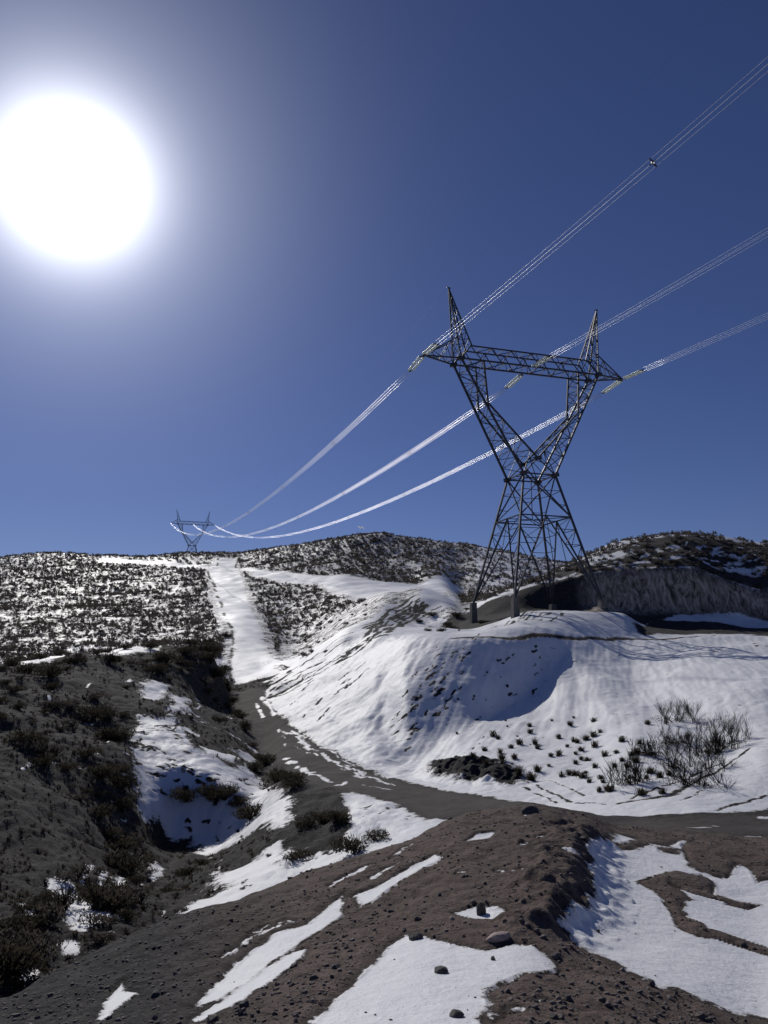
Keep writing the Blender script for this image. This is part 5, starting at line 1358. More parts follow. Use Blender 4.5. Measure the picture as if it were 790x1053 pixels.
 ('soil',0.323,1.0,[(-43.18,208.56),(-40.29,196.55)]),
 ('soil',0.305,1.0,[(-38.36,187.23),(-36.95,182.1)]),
 ('soil',0.324,1.0,[(-34.97,173.0),(-30.94,158.14)]),
 ('soil',0.254,1.0,[(-30.32,155.06),(-29.11,149.48)]),
 ('soil',0.18,1.0,[(-28.82,148.05),(-26.64,137.88)]),
 ('soil',0.234,1.0,[(-26.44,135.88),(-25.42,129.82)]),
 ('soil',0.242,1.0,[(-25.39,130.12),(-24.6,125.45)]),
 ('soil',0.174,1.0,[(-24.58,124.54),(-23.81,120.72)]),
 ('soil',0.193,1.0,[(-23.47,118.26),(-22.48,113.8)]),
 ('soil',0.203,1.0,[(-22.64,114.6),(-20.53,104.83)]),
 ('soil',0.157,1.0,[(-20.58,105.57),(-18.84,97.19)]),
 ('soil',0.449,0.763,[(-87.88,403.53),(-92.24,424.68)]),
 ('soil',0.614,1.043,[(-94.98,436.75),(-96.77,446.55)]),
 ('soil',0.467,0.793,[(-76.4,394.19),(-81.82,423.41)]),
 ('soil',0.796,1.354,[(-82.47,429.61),(-85.09,449.9)]),
 ('soil',0.261,0.443,[(-134.56,433.31),(-128.92,428.09)]),
 ('soil',0.293,0.499,[(-129.35,428.33),(-123.87,423.89)]),
 ('soil',0.432,0.735,[(-122.9,423.64),(-120.21,421.18)]),
 ('soil',0.243,0.413,[(-117.46,416.48),(-114.37,414.7)]),
 ('soil',0.432,0.734,[(-112.12,413.83),(-108.29,410.92)]),
 ('soil',0.436,0.741,[(-107.86,410.26),(-105.77,410.67)]),
 ('soil',0.337,0.573,[(-102.41,405.05),(-97.89,401.79)]),
 ('soil',0.328,0.557,[(-96.22,397.5),(-93.92,395.24)]),
 ('soil',0.343,0.583,[(-93.2,396.81),(-89.86,394.54)]),
 ('soil',0.353,0.601,[(-87.73,391.69),(-83.39,386.52)]),
 ('soil',0.31,0.526,[(-82.02,381.61),(-80.09,383.75)]),
 ('soil',0.344,0.584,[(-78.2,380.36),(-74.07,375.1)]),
 ('soil',0.206,0.351,[(-73.69,378.15),(-70.78,374.44)]),
 ('soil',0.329,0.559,[(-68.5,371.31),(-65.39,368.75)]),
 ('soil',0.28,0.476,[(-65.69,368.68),(-61.19,361.97)]),
 ('soil',0.176,0.299,[(-60.73,362.34),(-57.16,357.31)]),
 ('soil',0.277,0.472,[(-55.88,356.56),(-53.1,351.87)]),
 ('soil',0.188,0.32,[(-51.1,347.6),(-48.99,345.74)]),
 ('soil',0.218,0.371,[(-47.56,344.34),(-45.77,343.33)]),
 ('soil',0.256,0.435,[(-44.16,339.17),(-41.02,335.4)]),
 ('soil',0.249,0.424,[(-40.98,336.03),(-37.03,331.66)]),
 ('soil',0.203,0.344,[(-36.76,330.68),(-33.97,325.36)]),
 ('soil',0.207,0.353,[(-31.84,323.64),(-29.77,319.86)]),
 ('soil',0.197,0.336,[(-28.88,319.74),(-25.6,315.94)]),
 ('soil',0,1.5,[(14.297,133.648),(18.749,118.867),(24.577,117.681),(32.532,124.827),(39.601,126.693),(48.185,127.801),(58.247,132.127),(70.298,136.051),(81.858,137.981),(64.315,109.515),(52.099,109.886),(48.046,109.955),(44.239,110.617),(37.931,111.526),(34.985,112.522),(29.191,112.404),(24.009,115.01),(18.765,115.281)]),
 ('snow',0,1.2,[(21.393,154.261),(20.258,114.573),(24.009,115.01),(29.437,113.302),(35.345,113.602),(35.306,113.552),(29.405,113.25),(23.653,113.38),(18.609,113.492)]),
 ('snow',0,1.2,[(31.703,121.701),(37.997,121.696),(39.774,120.038),(36.313,116.534),(31.667,116.008)]),
 ('snow',0,1.2,[(40.721,118.811),(43.237,119.409),(42.151,116.951),(40.296,117.212)]),
 ('snow',0,1.2,[(49.415,113.014),(54.806,116.616),(59.306,118.204),(55.42,113.753),(53.405,113.829),(51.897,113.87),(50.059,113.001)]),
 ('snow',0,1.2,[(45.129,120.725),(47.368,120.91),(46.096,118.541),(44.705,118.861)]),
 ('snow',0.262,0.445,[(31.21,128.85),(31.91,129.67)]),
 ('snow',0.247,0.419,[(32.29,129.76),(32.92,129.96)]),
 ('snow',0.198,0.336,[(40.26,113.21),(40.71,113.15)]),
 ('snow',0.217,0.369,[(41.28,113.08),(41.54,113.05)]),
 ('snow',0.271,0.46,[(53.67,118.69),(55.41,120.16)]),
 ('snow',0.228,0.387,[(55.3,119.8),(57.11,121.02)]),
 ('snow',0.324,0.55,[(33.35,119.8),(33.99,119.08)]),
 ('snow',0.249,0.422,[(33.75,118.79),(34.05,117.49)]),
 ('snow',0.198,0.337,[(37.24,119.75),(37.55,120.8)]),
 ('snow',0.198,0.336,[(37.43,119.59),(38.0,119.68)]),
 ('snow',0.266,0.452,[(50.71,117.9),(51.75,118.52)]),
 ('snow',0.161,0.274,[(52.27,118.65),(53.25,119.63)]),
 ('snow',0.152,0.259,[(39.86,113.24),(40.5,113.18)]),
 ('snow',0.097,0.164,[(40.95,113.12),(41.74,113.03)]),
 ('snow',0.282,0.479,[(37.31,113.47),(37.78,113.65)]),
 ('snow',0.204,0.347,[(38.32,114.01),(38.64,114.27)]),
 ('snow',0.226,0.384,[(27.73,127.25),(28.63,127.84)]),
 ('snow',0.25,0.424,[(28.78,127.84),(28.76,123.24)]),
 ('snow',0.242,0.412,[(36.32,119.59),(36.9,119.09)]),
 ('snow',0.193,0.328,[(36.96,119.5),(37.32,118.96)]),
 ('snow',0.233,0.397,[(37.73,114.16),(38.54,113.65)]),
 ('snow',0.345,0.586,[(38.59,114.12),(39.14,113.71)]),
 ('snow',0.248,0.422,[(35.72,113.54),(36.47,113.51)]),
 ('snow',0.262,0.446,[(36.56,113.5),(37.07,113.48)]),
 ('snow',0.324,0.551,[(58.45,125.41),(59.32,126.75)]),
 ('snow',0.33,0.561,[(59.3,126.58),(60.15,127.0)]),
 ('snow',0.309,0.526,[(52.21,120.5),(52.67,121.01)]),
 ('snow',0.328,0.558,[(52.73,121.71),(53.68,122.34)]),
 ('snow',0.175,0.298,[(31.26,128.85),(32.18,129.72)]),
 ('snow',0.227,0.386,[(31.8,129.62),(32.74,129.91)]),
 ('snow',0.248,0.422,[(29.7,125.75),(29.43,120.14)]),
 ('snow',0.207,0.352,[(29.95,123.46),(30.23,122.92)]),
 ('snow',0.257,0.436,[(50.68,114.08),(51.51,114.67)]),
 ('snow',0.151,0.257,[(51.92,115.01),(52.63,115.46)]),
 ('snow',0.438,0.744,[(28.57,127.84),(29.1,127.85)]),
 ('snow',0.302,0.513,[(29.41,127.88),(30.59,128.7)]),
 ('snow',0.171,0.29,[(46.77,113.29),(47.57,113.91)]),
 ('snow',0.339,0.576,[(48.99,118.61),(49.26,119.6)]),
 ('snow',0.293,0.498,[(50.97,121.54),(51.33,121.29)]),
 ('snow',0.412,0.7,[(53.66,116.95),(54.91,118.31)]),
 ('snow',0.35,0.594,[(55.29,118.6),(56.48,120.33)]),
 ('snow',0.276,0.47,[(43.94,115.62),(44.28,115.59)]),
 ('snow',0.21,0.356,[(44.88,115.34),(45.58,115.69)]),
 ('snow',0.189,0.322,[(62.79,122.1),(63.86,123.08)]),
 ('snow',0.134,0.228,[(64.37,123.49),(65.53,124.01)]),
 ('snow',0.15,0.255,[(59.45,119.87),(60.41,120.33)]),
 ('snow',0.171,0.29,[(60.22,120.12),(60.73,119.93)]),
 ('snow',0.251,0.426,[(44.05,113.63),(44.62,113.56)]),
 ('snow',0.176,0.3,[(44.61,113.56),(44.98,113.51)]),
 ('snow',0.341,0.58,[(42.63,119.55),(42.95,119.07)]),
 ('snow',0.352,0.598,[(43.56,119.05),(44.62,119.39)]),
 ('snow',0.352,0.598,[(42.84,113.79),(44.06,113.83)]),
 ('snow',0.249,0.423,[(43.68,114.01),(44.6,114.18)]),
 ('snow',0.272,0.462,[(60.4,118.16),(61.41,118.02)]),
 ('snow',0.228,0.387,[(61.16,117.86),(62.52,118.02)]),
 ('snow',0.378,0.642,[(34.26,113.59),(35.08,113.56)]),
 ('snow',0.278,0.473,[(35.24,113.56),(35.12,113.56)]),
 ('snow',0.168,0.285,[(32.97,121.76),(33.29,120.18)]),
 ('snow',0.343,0.583,[(58.97,116.07),(60.5,116.79)]),
 ('snow',0.326,0.555,[(60.56,117.03),(61.41,117.58)]),
 ('snow',0.155,0.264,[(51.98,118.31),(52.79,119.33)]),
 ('snow',0.162,0.276,[(53.36,119.99),(53.83,120.21)]),
 ('snow',0.252,0.429,[(33.81,124.0),(33.34,120.91)]),
 ('snow',0.197,0.335,[(34.02,120.59),(34.7,122.3)]),
 ('snow',0.181,0.308,[(33.36,124.6),(33.65,123.63)]),
 ('snow',0.268,0.456,[(33.49,122.56),(34.12,122.6)]),
 ('snow',0.442,0.751,[(49.36,119.85),(50.04,120.38)]),
 ('snow',0.347,0.59,[(50.89,121.01),(51.24,121.3)]),
 ('snow',0.208,0.354,[(45.3,114.37),(46.08,114.63)]),
 ('snow',0.204,0.347,[(45.88,114.9),(46.62,115.23)]),
 ('snow',0.276,0.469,[(51.0,115.09),(51.93,115.61)]),
 ('snow',0.3,0.51,[(52.14,116.11),(52.91,116.88)]),
 ('snow',0.315,0.535,[(57.77,121.64),(57.8,121.61)]),
 ('snow',0.387,0.657,[(58.97,122.41),(59.27,123.31)]),
 ('snow',0.136,0.231,[(42.55,114.03),(43.6,114.44)]),
 ('snow',0.232,0.395,[(44.0,114.85),(44.13,115.1)]),
 ('snow',0.238,0.405,[(29.71,127.92),(31.21,128.85)]),
 ('snow',0.29,0.492,[(31.25,128.85),(32.23,129.76)]),
 ('snow',0.188,0.319,[(53.21,120.06),(54.0,120.33)]),
 ('snow',0.119,0.203,[(54.03,120.36),(55.09,120.9)]),
 ('snow',0.244,0.415,[(39.81,115.1),(40.69,115.27)]),
 ('snow',0.284,0.483,[(40.84,114.88),(41.64,114.54)]),
 ('snow',0.181,0.307,[(44.06,117.46),(44.24,117.35)]),
 ('snow',0.189,0.321,[(44.74,117.74),(45.16,117.87)]),
 ('snow',0.328,0.557,[(30.04,128.6),(30.03,123.38)]),
 ('snow',0.337,0.573,[(30.19,121.0),(30.46,120.8)]),
 ('snow',0.215,0.365,[(38.65,113.36),(39.47,113.28)]),
 ('snow',0.302,0.514,[(39.18,113.31),(39.6,113.33)]),
 ('snow',0.234,0.398,[(62.94,128.75),(63.73,129.54)]),
 ('snow',0.252,0.428,[(65.77,131.77),(66.47,131.53)]),
 ('snow',0.177,0.3,[(67.58,135.1),(68.71,136.19)]),
 ('snow',0.294,0.5,[(69.56,137.08),(70.9,139.26)]),
 ('snow',0.294,0.501,[(30.46,128.66),(30.04,123.65)]),
 ('snow',0.27,0.46,[(29.92,121.68),(30.23,120.9)]),
 ('snow',0.217,0.369,[(46.64,119.24),(47.46,119.95)]),
 ('snow',0.15,0.255,[(47.64,120.41),(48.64,122.11)]),
 ('snow',0.196,0.332,[(41.13,113.1),(41.61,113.03)]),
 ('snow',0.203,0.344,[(42.7,113.81),(43.42,113.7)]),
 ('snow',0.255,0.433,[(34.24,113.59),(35.42,113.55)]),
 ('snow',0.259,0.441,[(35.47,113.55),(36.52,113.51)]),
 ('snow',0.352,0.599,[(37.67,117.44),(38.22,116.77)]),
 ('snow',0.277,0.472,[(38.23,116.78),(38.91,117.96)]),
 ('snow',0.147,0.25,[(32.83,118.44),(33.35,119.38)]),
 ('snow',0.121,0.205,[(33.44,119.42),(34.04,119.7)]),
 ('snow',0.312,0.531,[(32.15,129.72),(33.11,130.0)]),
 ('snow',0.43,0.73,[(32.06,126.64),(32.37,123.97)]),
 ('snow',0.191,0.325,[(52.18,121.29),(52.78,121.56)]),
 ('snow',0.235,0.4,[(53.78,122.82),(55.47,124.78)]),
 ('snow',0.223,0.379,[(30.81,128.73),(31.69,129.62)]),
 ('snow',0.243,0.413,[(32.09,129.72),(32.59,129.86)]),
 ('snow',0.269,0.458,[(35.95,131.47),(36.3,131.58)]),
 ('snow',0.163,0.278,[(36.89,131.77),(37.93,132.16)]),
 ('snow',0.182,0.309,[(46.98,113.25),(47.84,113.15)]),
 ('snow',0.215,0.366,[(47.74,113.17),(48.22,113.11)]),
 ('snow',0.168,0.286,[(58.72,119.12),(59.4,119.76)]),
 ('snow',0.129,0.22,[(59.85,119.98),(60.67,120.76)]),
 ('snow',0.145,0.247,[(62.94,123.18),(63.92,123.37)]),
 ('snow',0.183,0.311,[(63.57,123.22),(64.87,124.51)]),
 ('snow',0.165,0.28,[(46.06,116.47),(46.88,116.86)]),
 ('snow',0.103,0.175,[(46.9,117.05),(47.54,117.58)]),
 ('snow',0.289,0.491,[(34.32,114.57),(34.93,115.07)]),
 ('snow',0.205,0.348,[(35.41,114.72),(35.41,114.42)]),
 ('snow',0.248,0.421,[(31.53,115.45),(32.09,114.83)]),
 ('snow',0.242,0.412,[(32.07,114.66),(33.19,114.22)]),
 ('snow',0.145,0.247,[(52.91,119.02),(53.97,119.64)]),
 ('snow',0.2,0.34,[(53.93,119.86),(55.52,120.96)]),
 ('snow',0.322,0.547,[(43.74,113.66),(43.82,113.66)]),
 ('snow',0.221,0.375,[(44.26,113.59),(44.94,113.51)]),
 ('snow',0.18,0.306,[(42.64,114.67),(43.35,114.84)]),
 ('snow',0.176,0.299,[(43.18,114.35),(44.78,115.05)]),
 ('snow',0.21,0.357,[(64.46,128.61),(65.61,129.02)]),
 ('snow',0.219,0.372,[(65.54,128.65),(67.09,129.76)]),
 ('snow',0.295,0.502,[(34.82,120.61),(35.34,119.84)]),
 ('snow',0.395,0.671,[(36.14,121.27),(36.22,119.66)]),
 ('snow',0.182,0.31,[(34.1,119.55),(34.49,119.11)]),
 ('snow',0.23,0.39,[(34.57,119.52),(35.05,119.47)]),
 ('snow',0.313,0.531,[(29.08,127.85),(29.53,127.9)]),
 ('snow',0.352,0.598,[(30.23,128.63),(30.96,128.77)]),
 ('snow',0.21,0.358,[(35.57,131.35),(36.3,131.58)]),
 ('snow',0.382,0.649,[(41.16,118.37),(41.31,117.11)]),
 ('snow',0.342,0.581,[(41.81,117.06),(42.7,117.81)]),
 ('snow',0.209,0.355,[(43.8,113.66),(44.86,113.56)]),
 ('snow',0.171,0.29,[(44.79,113.68),(45.64,113.5)]),
 ('snow',0.341,0.579,[(39.52,127.25),(39.1,125.33)]),
 ('snow',0.25,0.425,[(39.46,125.27),(40.35,127.81)]),
 ('snow',0.142,0.242,[(34.65,116.85),(34.97,117.73)]),
 ('snow',0.141,0.239,[(35.34,117.86),(35.6,118.43)]),
 ('snow',0.225,0.383,[(37.89,128.17),(37.67,125.5)]),
 ('snow',0.379,0.644,[(37.77,124.43),(38.31,125.05)]),
 ('snow',0.254,0.431,[(30.55,128.7),(30.48,128.66)]),
 ('snow',0.354,0.601,[(30.68,128.73),(31.36,128.89)]),
 ('snow',0.217,0.37,[(29.15,127.85),(30.2,128.63)]),
 ('snow',0.136,0.231,[(30.54,128.7),(31.86,129.67)]),
 ('snow',0.253,0.431,[(39.85,113.24),(40.26,113.2)]),
 ('snow',0.145,0.247,[(33.85,130.18),(34.18,130.27)]),
 ('snow',0.219,0.372,[(34.4,130.31),(35.11,131.2)]),
 ('snow',0.173,0.294,[(28.72,127.84),(30.04,128.6)]),
 ('snow',0.141,0.239,[(29.18,123.15),(30.96,128.77)]),
 ('snow',0.314,0.533,[(34.67,117.82),(35.02,117.28)]),
 ('snow',0.282,0.48,[(34.9,117.88),(35.55,118.72)]),
 ('snow',0.17,0.289,[(38.36,118.1),(39.43,118.42)]),
 ('snow',0.134,0.229,[(39.51,118.35),(39.76,117.99)]),
 ('snow',0.109,0.186,[(40.24,118.75),(40.9,118.6)]),
 ('snow',0.187,0.318,[(38.58,114.2),(39.11,114.42)]),
 ('snow',0.185,0.315,[(56.65,119.14),(57.76,120.15)]),
 ('snow',0.226,0.384,[(58.09,119.91),(59.58,121.2)]),
 ('snow',0.226,0.384,[(56.9,120.96),(58.33,122.54)]),
 ('snow',0.177,0.3,[(58.36,122.02),(59.46,122.84)]),
 ('snow',0.235,0.399,[(33.08,121.32),(33.14,121.26)]),
 ('snow',0.242,0.412,[(33.23,120.84),(33.49,120.17)]),
 ('snow',0.204,0.346,[(41.74,117.11),(42.59,117.66)]),
 ('snow',0.243,0.412,[(42.79,118.0),(43.06,118.27)]),
 ('snow',0.344,0.584,[(59.26,124.85),(59.93,125.17)]),
 ('snow',0.334,0.568,[(60.08,125.07),(61.42,126.54)]),
 ('snow',0.244,0.415,[(38.81,119.22),(39.48,119.24)]),
 ('snow',0.251,0.426,[(38.11,113.41),(38.51,113.38)]),
 ('snow',0.225,0.382,[(38.57,113.38),(39.5,113.28)]),
 ('snow',0.234,0.398,[(30.38,116.23),(30.81,115.95)]),
 ('snow',0.38,0.645,[(31.44,117.24),(31.5,116.17)]),
 ('snow',0.206,0.351,[(64.03,131.09),(64.96,132.06)]),
 ('snow',0.163,0.278,[(65.34,132.5),(66.77,133.99)]),
 ('snow',0.118,0.201,[(59.59,123.58),(60.23,123.73)]),
 ('snow',0.178,0.302,[(61.11,124.86),(61.9,125.24)]),
 ('snow',0.193,0.328,[(39.79,119.14),(40.35,119.14)]),
 ('snow',0.15,0.254,[(28.8,127.84),(29.64,127.9)]),
 ('snow',0.164,0.28,[(29.72,127.92),(30.75,128.73)]),
 ('snow',0.189,0.322,[(50.82,118.88),(52.36,120.11)]),
 ('snow',0.213,0.363,[(52.42,119.94),(54.2,121.74)]),
 ('snow',0.244,0.415,[(36.36,131.58),(35.82,126.19)]),
 ('snow',0.266,0.453,[(35.92,125.98),(36.35,124.36)]),
 ('snow',0.214,0.364,[(59.35,124.58),(59.72,124.66)]),
 ('snow',0.209,0.355,[(60.65,125.76),(61.28,126.46)]),
 ('snow',0.239,0.407,[(29.4,127.88),(30.09,128.6)]),
 ('snow',0.254,0.431,[(30.28,128.63),(31.4,128.89)]),
 ('snow',0.173,0.293,[(64.0,125.42),(65.82,127.23)]),
 ('snow',0.225,0.383,[(66.15,127.72),(68.15,129.6)]),
 ('snow',0.162,0.276,[(48.06,113.54),(49.1,114.58)]),
 ('snow',0.134,0.229,[(50.29,115.86),(50.98,116.23)]),
 ('snow',0.178,0.302,[(48.51,119.09),(49.31,119.58)]),
 ('snow',0.154,0.263,[(49.36,120.07),(50.47,120.76)]),
 ('snow',0.198,0.337,[(39.31,118.26),(39.79,118.15)]),
 ('snow',0.145,0.247,[(39.85,117.95),(40.32,117.82)]),
 ('snow',0.172,0.293,[(38.72,115.75),(39.5,116.62)]),
 ('snow',0.19,0.323,[(39.65,116.45),(40.24,116.56)]),
 ('snow',0.293,0.498,[(31.98,129.67),(32.26,129.76)]),
 ('snow',0.362,0.615,[(32.66,129.86),(32.85,129.91)]),
 ('snow',0.176,0.299,[(49.21,115.25),(50.16,115.62)]),
 ('snow',0.253,0.429,[(50.37,115.76),(50.67,115.92)]),
 ('snow',0.328,0.558,[(40.15,122.65),(40.8,123.5)]),
 ('snow',0.303,0.516,[(40.7,122.11),(40.83,122.04)]),
 ('snow',0.117,0.199,[(44.69,114.03),(45.35,114.39)]),
 ('snow',0.16,0.272,[(45.42,114.23),(45.67,114.23)]),
 ('snow',0.248,0.421,[(36.15,113.52),(37.24,113.47)]),
 ('snow',0.33,0.561,[(36.96,113.48),(37.65,113.45)]),
 ('snow',0.169,0.287,[(33.48,122.35),(34.33,123.42)]),
 ('snow',0.223,0.379,[(34.4,122.92),(35.66,124.38)]),
 ('snow',0.246,0.418,[(44.16,113.61),(45.01,113.51)]),
 ('snow',0.194,0.329,[(45.25,113.48),(45.72,113.43)]),
 ('snow',0.335,0.57,[(39.83,116.94),(40.05,116.37)]),
 ('snow',0.226,0.384,[(40.5,117.06),(40.48,117.49)]),
 ('snow',0.207,0.353,[(37.49,113.46),(37.94,113.42)]),
 ('snow',0.229,0.39,[(36.74,118.55),(37.84,118.24)]),
 ('snow',0.181,0.308,[(37.84,118.47),(38.7,118.36)]),
 ('snow',0.278,0.472,[(33.11,116.91),(33.68,117.13)]),
 ('snow',0.238,0.405,[(33.78,116.22),(34.25,116.85)]),
 ('snow',0.302,0.513,[(39.82,118.97),(40.65,119.73)]),
 ('snow',0.339,0.576,[(40.89,119.84),(41.03,119.44)]),
 ('snow',0.171,0.291,[(45.83,113.41),(47.49,114.68)]),
 ('snow',0.231,0.392,[(47.26,114.31),(48.85,115.85)]),
 ('snow',0.224,0.381,[(36.77,113.5),(37.13,113.48)]),
 ('snow',0.305,0.519,[(36.43,113.51),(37.33,113.82)]),
 ('snow',0.29,0.494,[(47.86,113.15),(48.51,113.08)]),
 ('snow',0.22,0.374,[(48.79,113.06),(49.61,113.01)]),
 ('snow',0.241,0.41,[(41.33,114.0),(42.08,114.06)]),
 ('snow',0.231,0.392,[(42.15,114.1),(42.29,114.09)]),
 ('snow',0.142,0.241,[(43.98,117.3),(44.43,116.96)]),
 ('snow',0.174,0.296,[(44.71,117.17),(45.15,117.56)]),
 ('snow',0.143,0.243,[(44.1,118.88),(44.55,118.85)]),
 ('snow',0.188,0.319,[(52.03,121.29),(53.17,122.24)]),
 ('snow',0.221,0.376,[(53.19,122.44),(54.22,123.6)]),
 ('snow',0.229,0.39,[(30.76,116.94),(31.68,115.34)]),
 ('snow',0.223,0.38,[(31.73,115.21),(32.56,114.75)]),
 ('snow',0.238,0.404,[(41.58,113.05),(41.79,113.02)]),
 ('snow',0.228,0.388,[(42.4,113.85),(42.91,113.77)]),
 ('snow',0.308,0.524,[(50.5,117.64),(52.1,119.52)]),
 ('snow',0.25,0.425,[(52.12,119.41),(52.97,120.45)]),
 ('snow',0.343,0.584,[(55.58,118.71),(56.2,119.56)]),
 ('snow',0.261,0.444,[(56.23,119.57),(57.06,120.28)]),
 ('snow',0.332,0.565,[(53.72,115.71),(54.32,116.06)]),
 ('snow',0.197,0.334,[(54.68,116.38),(54.71,116.64)]),
 ('snow',0.344,0.585,[(37.1,130.01),(38.42,132.31)])]
GULLY = [(-9.62,20.99),(-19.42,47.68),(-8.02,25.25),(-21.48,74.1),(-8.12,23.05),(-18.28,80.32),(-20.75,46.73),(-14.18,42.89),(-26.44,65.3),(-9.65,22.01),(-21.08,57.73),(-19.34,83.93),(-23.08,75.09),(-9.15,20.36),(-12.63,37.05),(-10.87,37.95),(-10.44,33.68),(-8.98,26.11),(-17.54,42.63),(-30.01,62.1),(-16.38,43.77),(-15.43,39.46),(-21.15,81.12),(-7.85,25.77),(-19.43,49.47),(-16.17,41.89),(-10.65,28.56),(-23.89,56.76),(-18.43,56.02),(-18.5,43.21),(-8.15,34.13),(-18.33,41.34),(-14.52,38.57),(-14.3,40.25),(-16.97,79.21),(-8.62,18.85),(-16.23,41.05),(-26.83,63.58),(-20.09,80.68),(-17.9,41.56),(-7.79,23.65),(-19.93,52.29),(-9.39,22.59),(-19.41,41.53),(-13.4,37.98),(-24.95,52.96),(-27.93,61.73),(-17.06,40.21),(-22.4,48.49),(-14.81,41.95),(-8.82,27.05),(-9.5,27.31),(-17.44,50.13),(-8.71,27.63),(-9.35,21.83),(-7.65,31.52),(-24.63,50.74),(-26.22,56.85),(-9.04,21.11),(-21.4,51.69),(-14.74,39.73),(-10.17,30.71),(-10.26,23.41),(-7.45,21.56),(-11.17,33.51),(-7.31,22.1),(-10.02,25.06),(-10.42,25.19),(-19.97,73.33),(-8.91,29.42),(-21.09,64.61),(-10.62,27.23),(-8.65,20.15),(-9.41,24.14),(-14.76,44.01),(-8.08,30.65),(-9.87,34.61),(-8.34,20.33),(-11.84,39.39),(-20.95,53.25),(-16.96,50.65),(-7.53,24.18),(-19.09,42.49),(-21.45,49.82),(-8.73,25.11),(-19.66,53.48),(-11.72,36.58),(-19.27,45.51),(-7.82,26.43),(-13.23,40.82),(-17.55,78.66),(-8.62,38.3),(-10.33,29.63),(-22.0,45.49),(-19.03,54.48),(-21.94,51.75),(-26.28,54.76),(-21.43,76.34),(-8.32,18.46),(-25.38,59.9),(-20.37,90.26),(-23.91,76.07),(-29.57,68.22),(-28.98,68.23),(-21.95,78.64),(-18.66,92.62),(-21.41,80.95),(-25.94,86.42),(-33.45,76.34),(-22.04,88.77),(-35.17,73.24),(-28.53,72.69),(-30.78,75.92),(-20.18,78.05),(-32.85,69.27),(-29.41,83.32),(-29.01,69.84),(-19.06,85.8),(-22.36,78.26),(-28.52,70.78),(-21.13,87.23),(-19.29,92.75),(-25.52,72.85),(-21.56,75.66),(-19.4,83.23),(-24.89,80.05),(-32.67,78.64),(-24.15,75.02),(-20.75,88.16),(-18.31,92.8),(-18.34,84.41),(-19.94,90.79),(-19.48,79.43),(-27.7,76.08),(-32.28,71.32),(-28.11,84.63),(-27.95,70.47),(-29.48,80.09),(-18.75,92.83),(-23.35,76.57),(-20.13,83.75),(-35.2,73.19),(-18.46,92.6),(-21.42,83.86)]
EXPL = {'hollow':[(5.001,113.971),(7.232,115.173),(8.927,109.58),(10.494,111.421),(12.577,117.702),(4.976,88.401),(6.639,88.5),(8.96,100.841),(12.537,100.049)],'knob':[(-11.417,46.643),(-10.176,46.586),(-9.478,45.987),(-8.777,45.762),(-8.018,45.275),(-7.121,43.553)],'roadside':[(-14.348,77.881),(-11.893,67.961),(-10.246,63.167),(-8.214,55.418),(-6.486,49.088),(-5.143,44.747),(-16.403,83.816),(-9.171,59.333),(-13.782,66.538),(-6.69,49.714),(-5.51,45.97),(-8.546,53.333),(-4.469,42.51),(-13.417,74.393),(-16.667,87.27)],'bank':[(-2.984,32.343),(-2.5,33.063),(-1.898,31.661),(-0.381,28.923),(-3.271,28.886),(-0.96,27.735)],'junction':[(-20.614,99.538),(-27.378,127.121),(-29.722,145.932),(-30.912,136.887)]}
BASIN = [(17.335,47.274),(12.984,35.068),(14.441,40.137),(16.479,38.276),(10.041,32.817),(12.094,31.546),(12.81,38.531),(15.529,37.727)]
TUS = [(12.376,46.901),(11.259,40.754),(12.708,42.492),(11.793,40.508),(11.561,43.71),(10.144,38.507),(9.493,35.165),(10.665,37.068),(12.24,38.808),(15.477,46.599),(8.857,57.752),(8.543,51.011),(8.882,46.11),(8.306,40.248),(9.309,42.748),(8.732,37.916),(9.639,40.278),(9.1,36.644),(11.309,37.967),(10.712,48.712),(10.985,36.196),(9.021,32.48),(9.756,30.518),(10.769,43.563),(4.95,53.98),(9.975,54.294),(7.116,51.515),(11.135,46.79),(10.402,40.937),(10.509,30.34),(6.52,40.73),(9.31,34.14),(12.37,52.6),(8.09,47.42),(11.64,36.92),(10.31,33.65),(11.38,33.11),(8.36,37.87),(11.22,46.19),(8.94,47.25),(8.95,37.52),(5.27,41.45),(11.65,55.04),(6.54,44.94),(7.43,46.63),(11.87,46.72),(5.84,46.21),(8.5,54.72),(7.2,50.07),(4.68,42.31),(9.09,32.27),(13.82,52.26),(10.86,33.23),(7.54,39.48),(9.5,37.73),(6.27,42.43),(10.21,41.39),(9.56,52.08),(10.32,42.96),(6.97,42.72),(10.39,45.16),(12.99,47.77),(11.42,34.22),(9.47,43.05),(13.2,55.16),(10.66,48.39),(6.92,37.89),(5.96,40.27),(8.74,32.65),(8.93,42.71),(8.94,34.93),(11.95,38.69),(10.96,34.98),(6.56,39.0),(13.13,40.93),(11.91,33.49)]
CENTER = [(-24.89,223.98),(-11.91,160.83),(-9.61,103.7),(-31.76,218.02),(-9.99,149.32),(-33.99,238.73),(-14.58,129.54),(-7.76,138.03),(-34.69,221.17),(-5.75,117.29),(-17.97,160.43),(-16.21,183.29),(-20.17,162.46),(-5.35,131.81),(-11.55,123.05),(-10.81,128.13),(-2.91,118.52),(-14.4,144.68),(-10.26,104.3),(-21.76,183.58),(-11.16,107.48),(-29.49,215.9),(-21.98,174.26),(-10.79,166.2),(-16.3,158.96),(-9.82,127.06),(-17.53,177.35),(-29.92,228.27),(-10.99,180.97),(-23.93,194.3),(-13.55,157.59),(-37.12,243.3),(-21.7,201.54),(-3.09,131.78)]
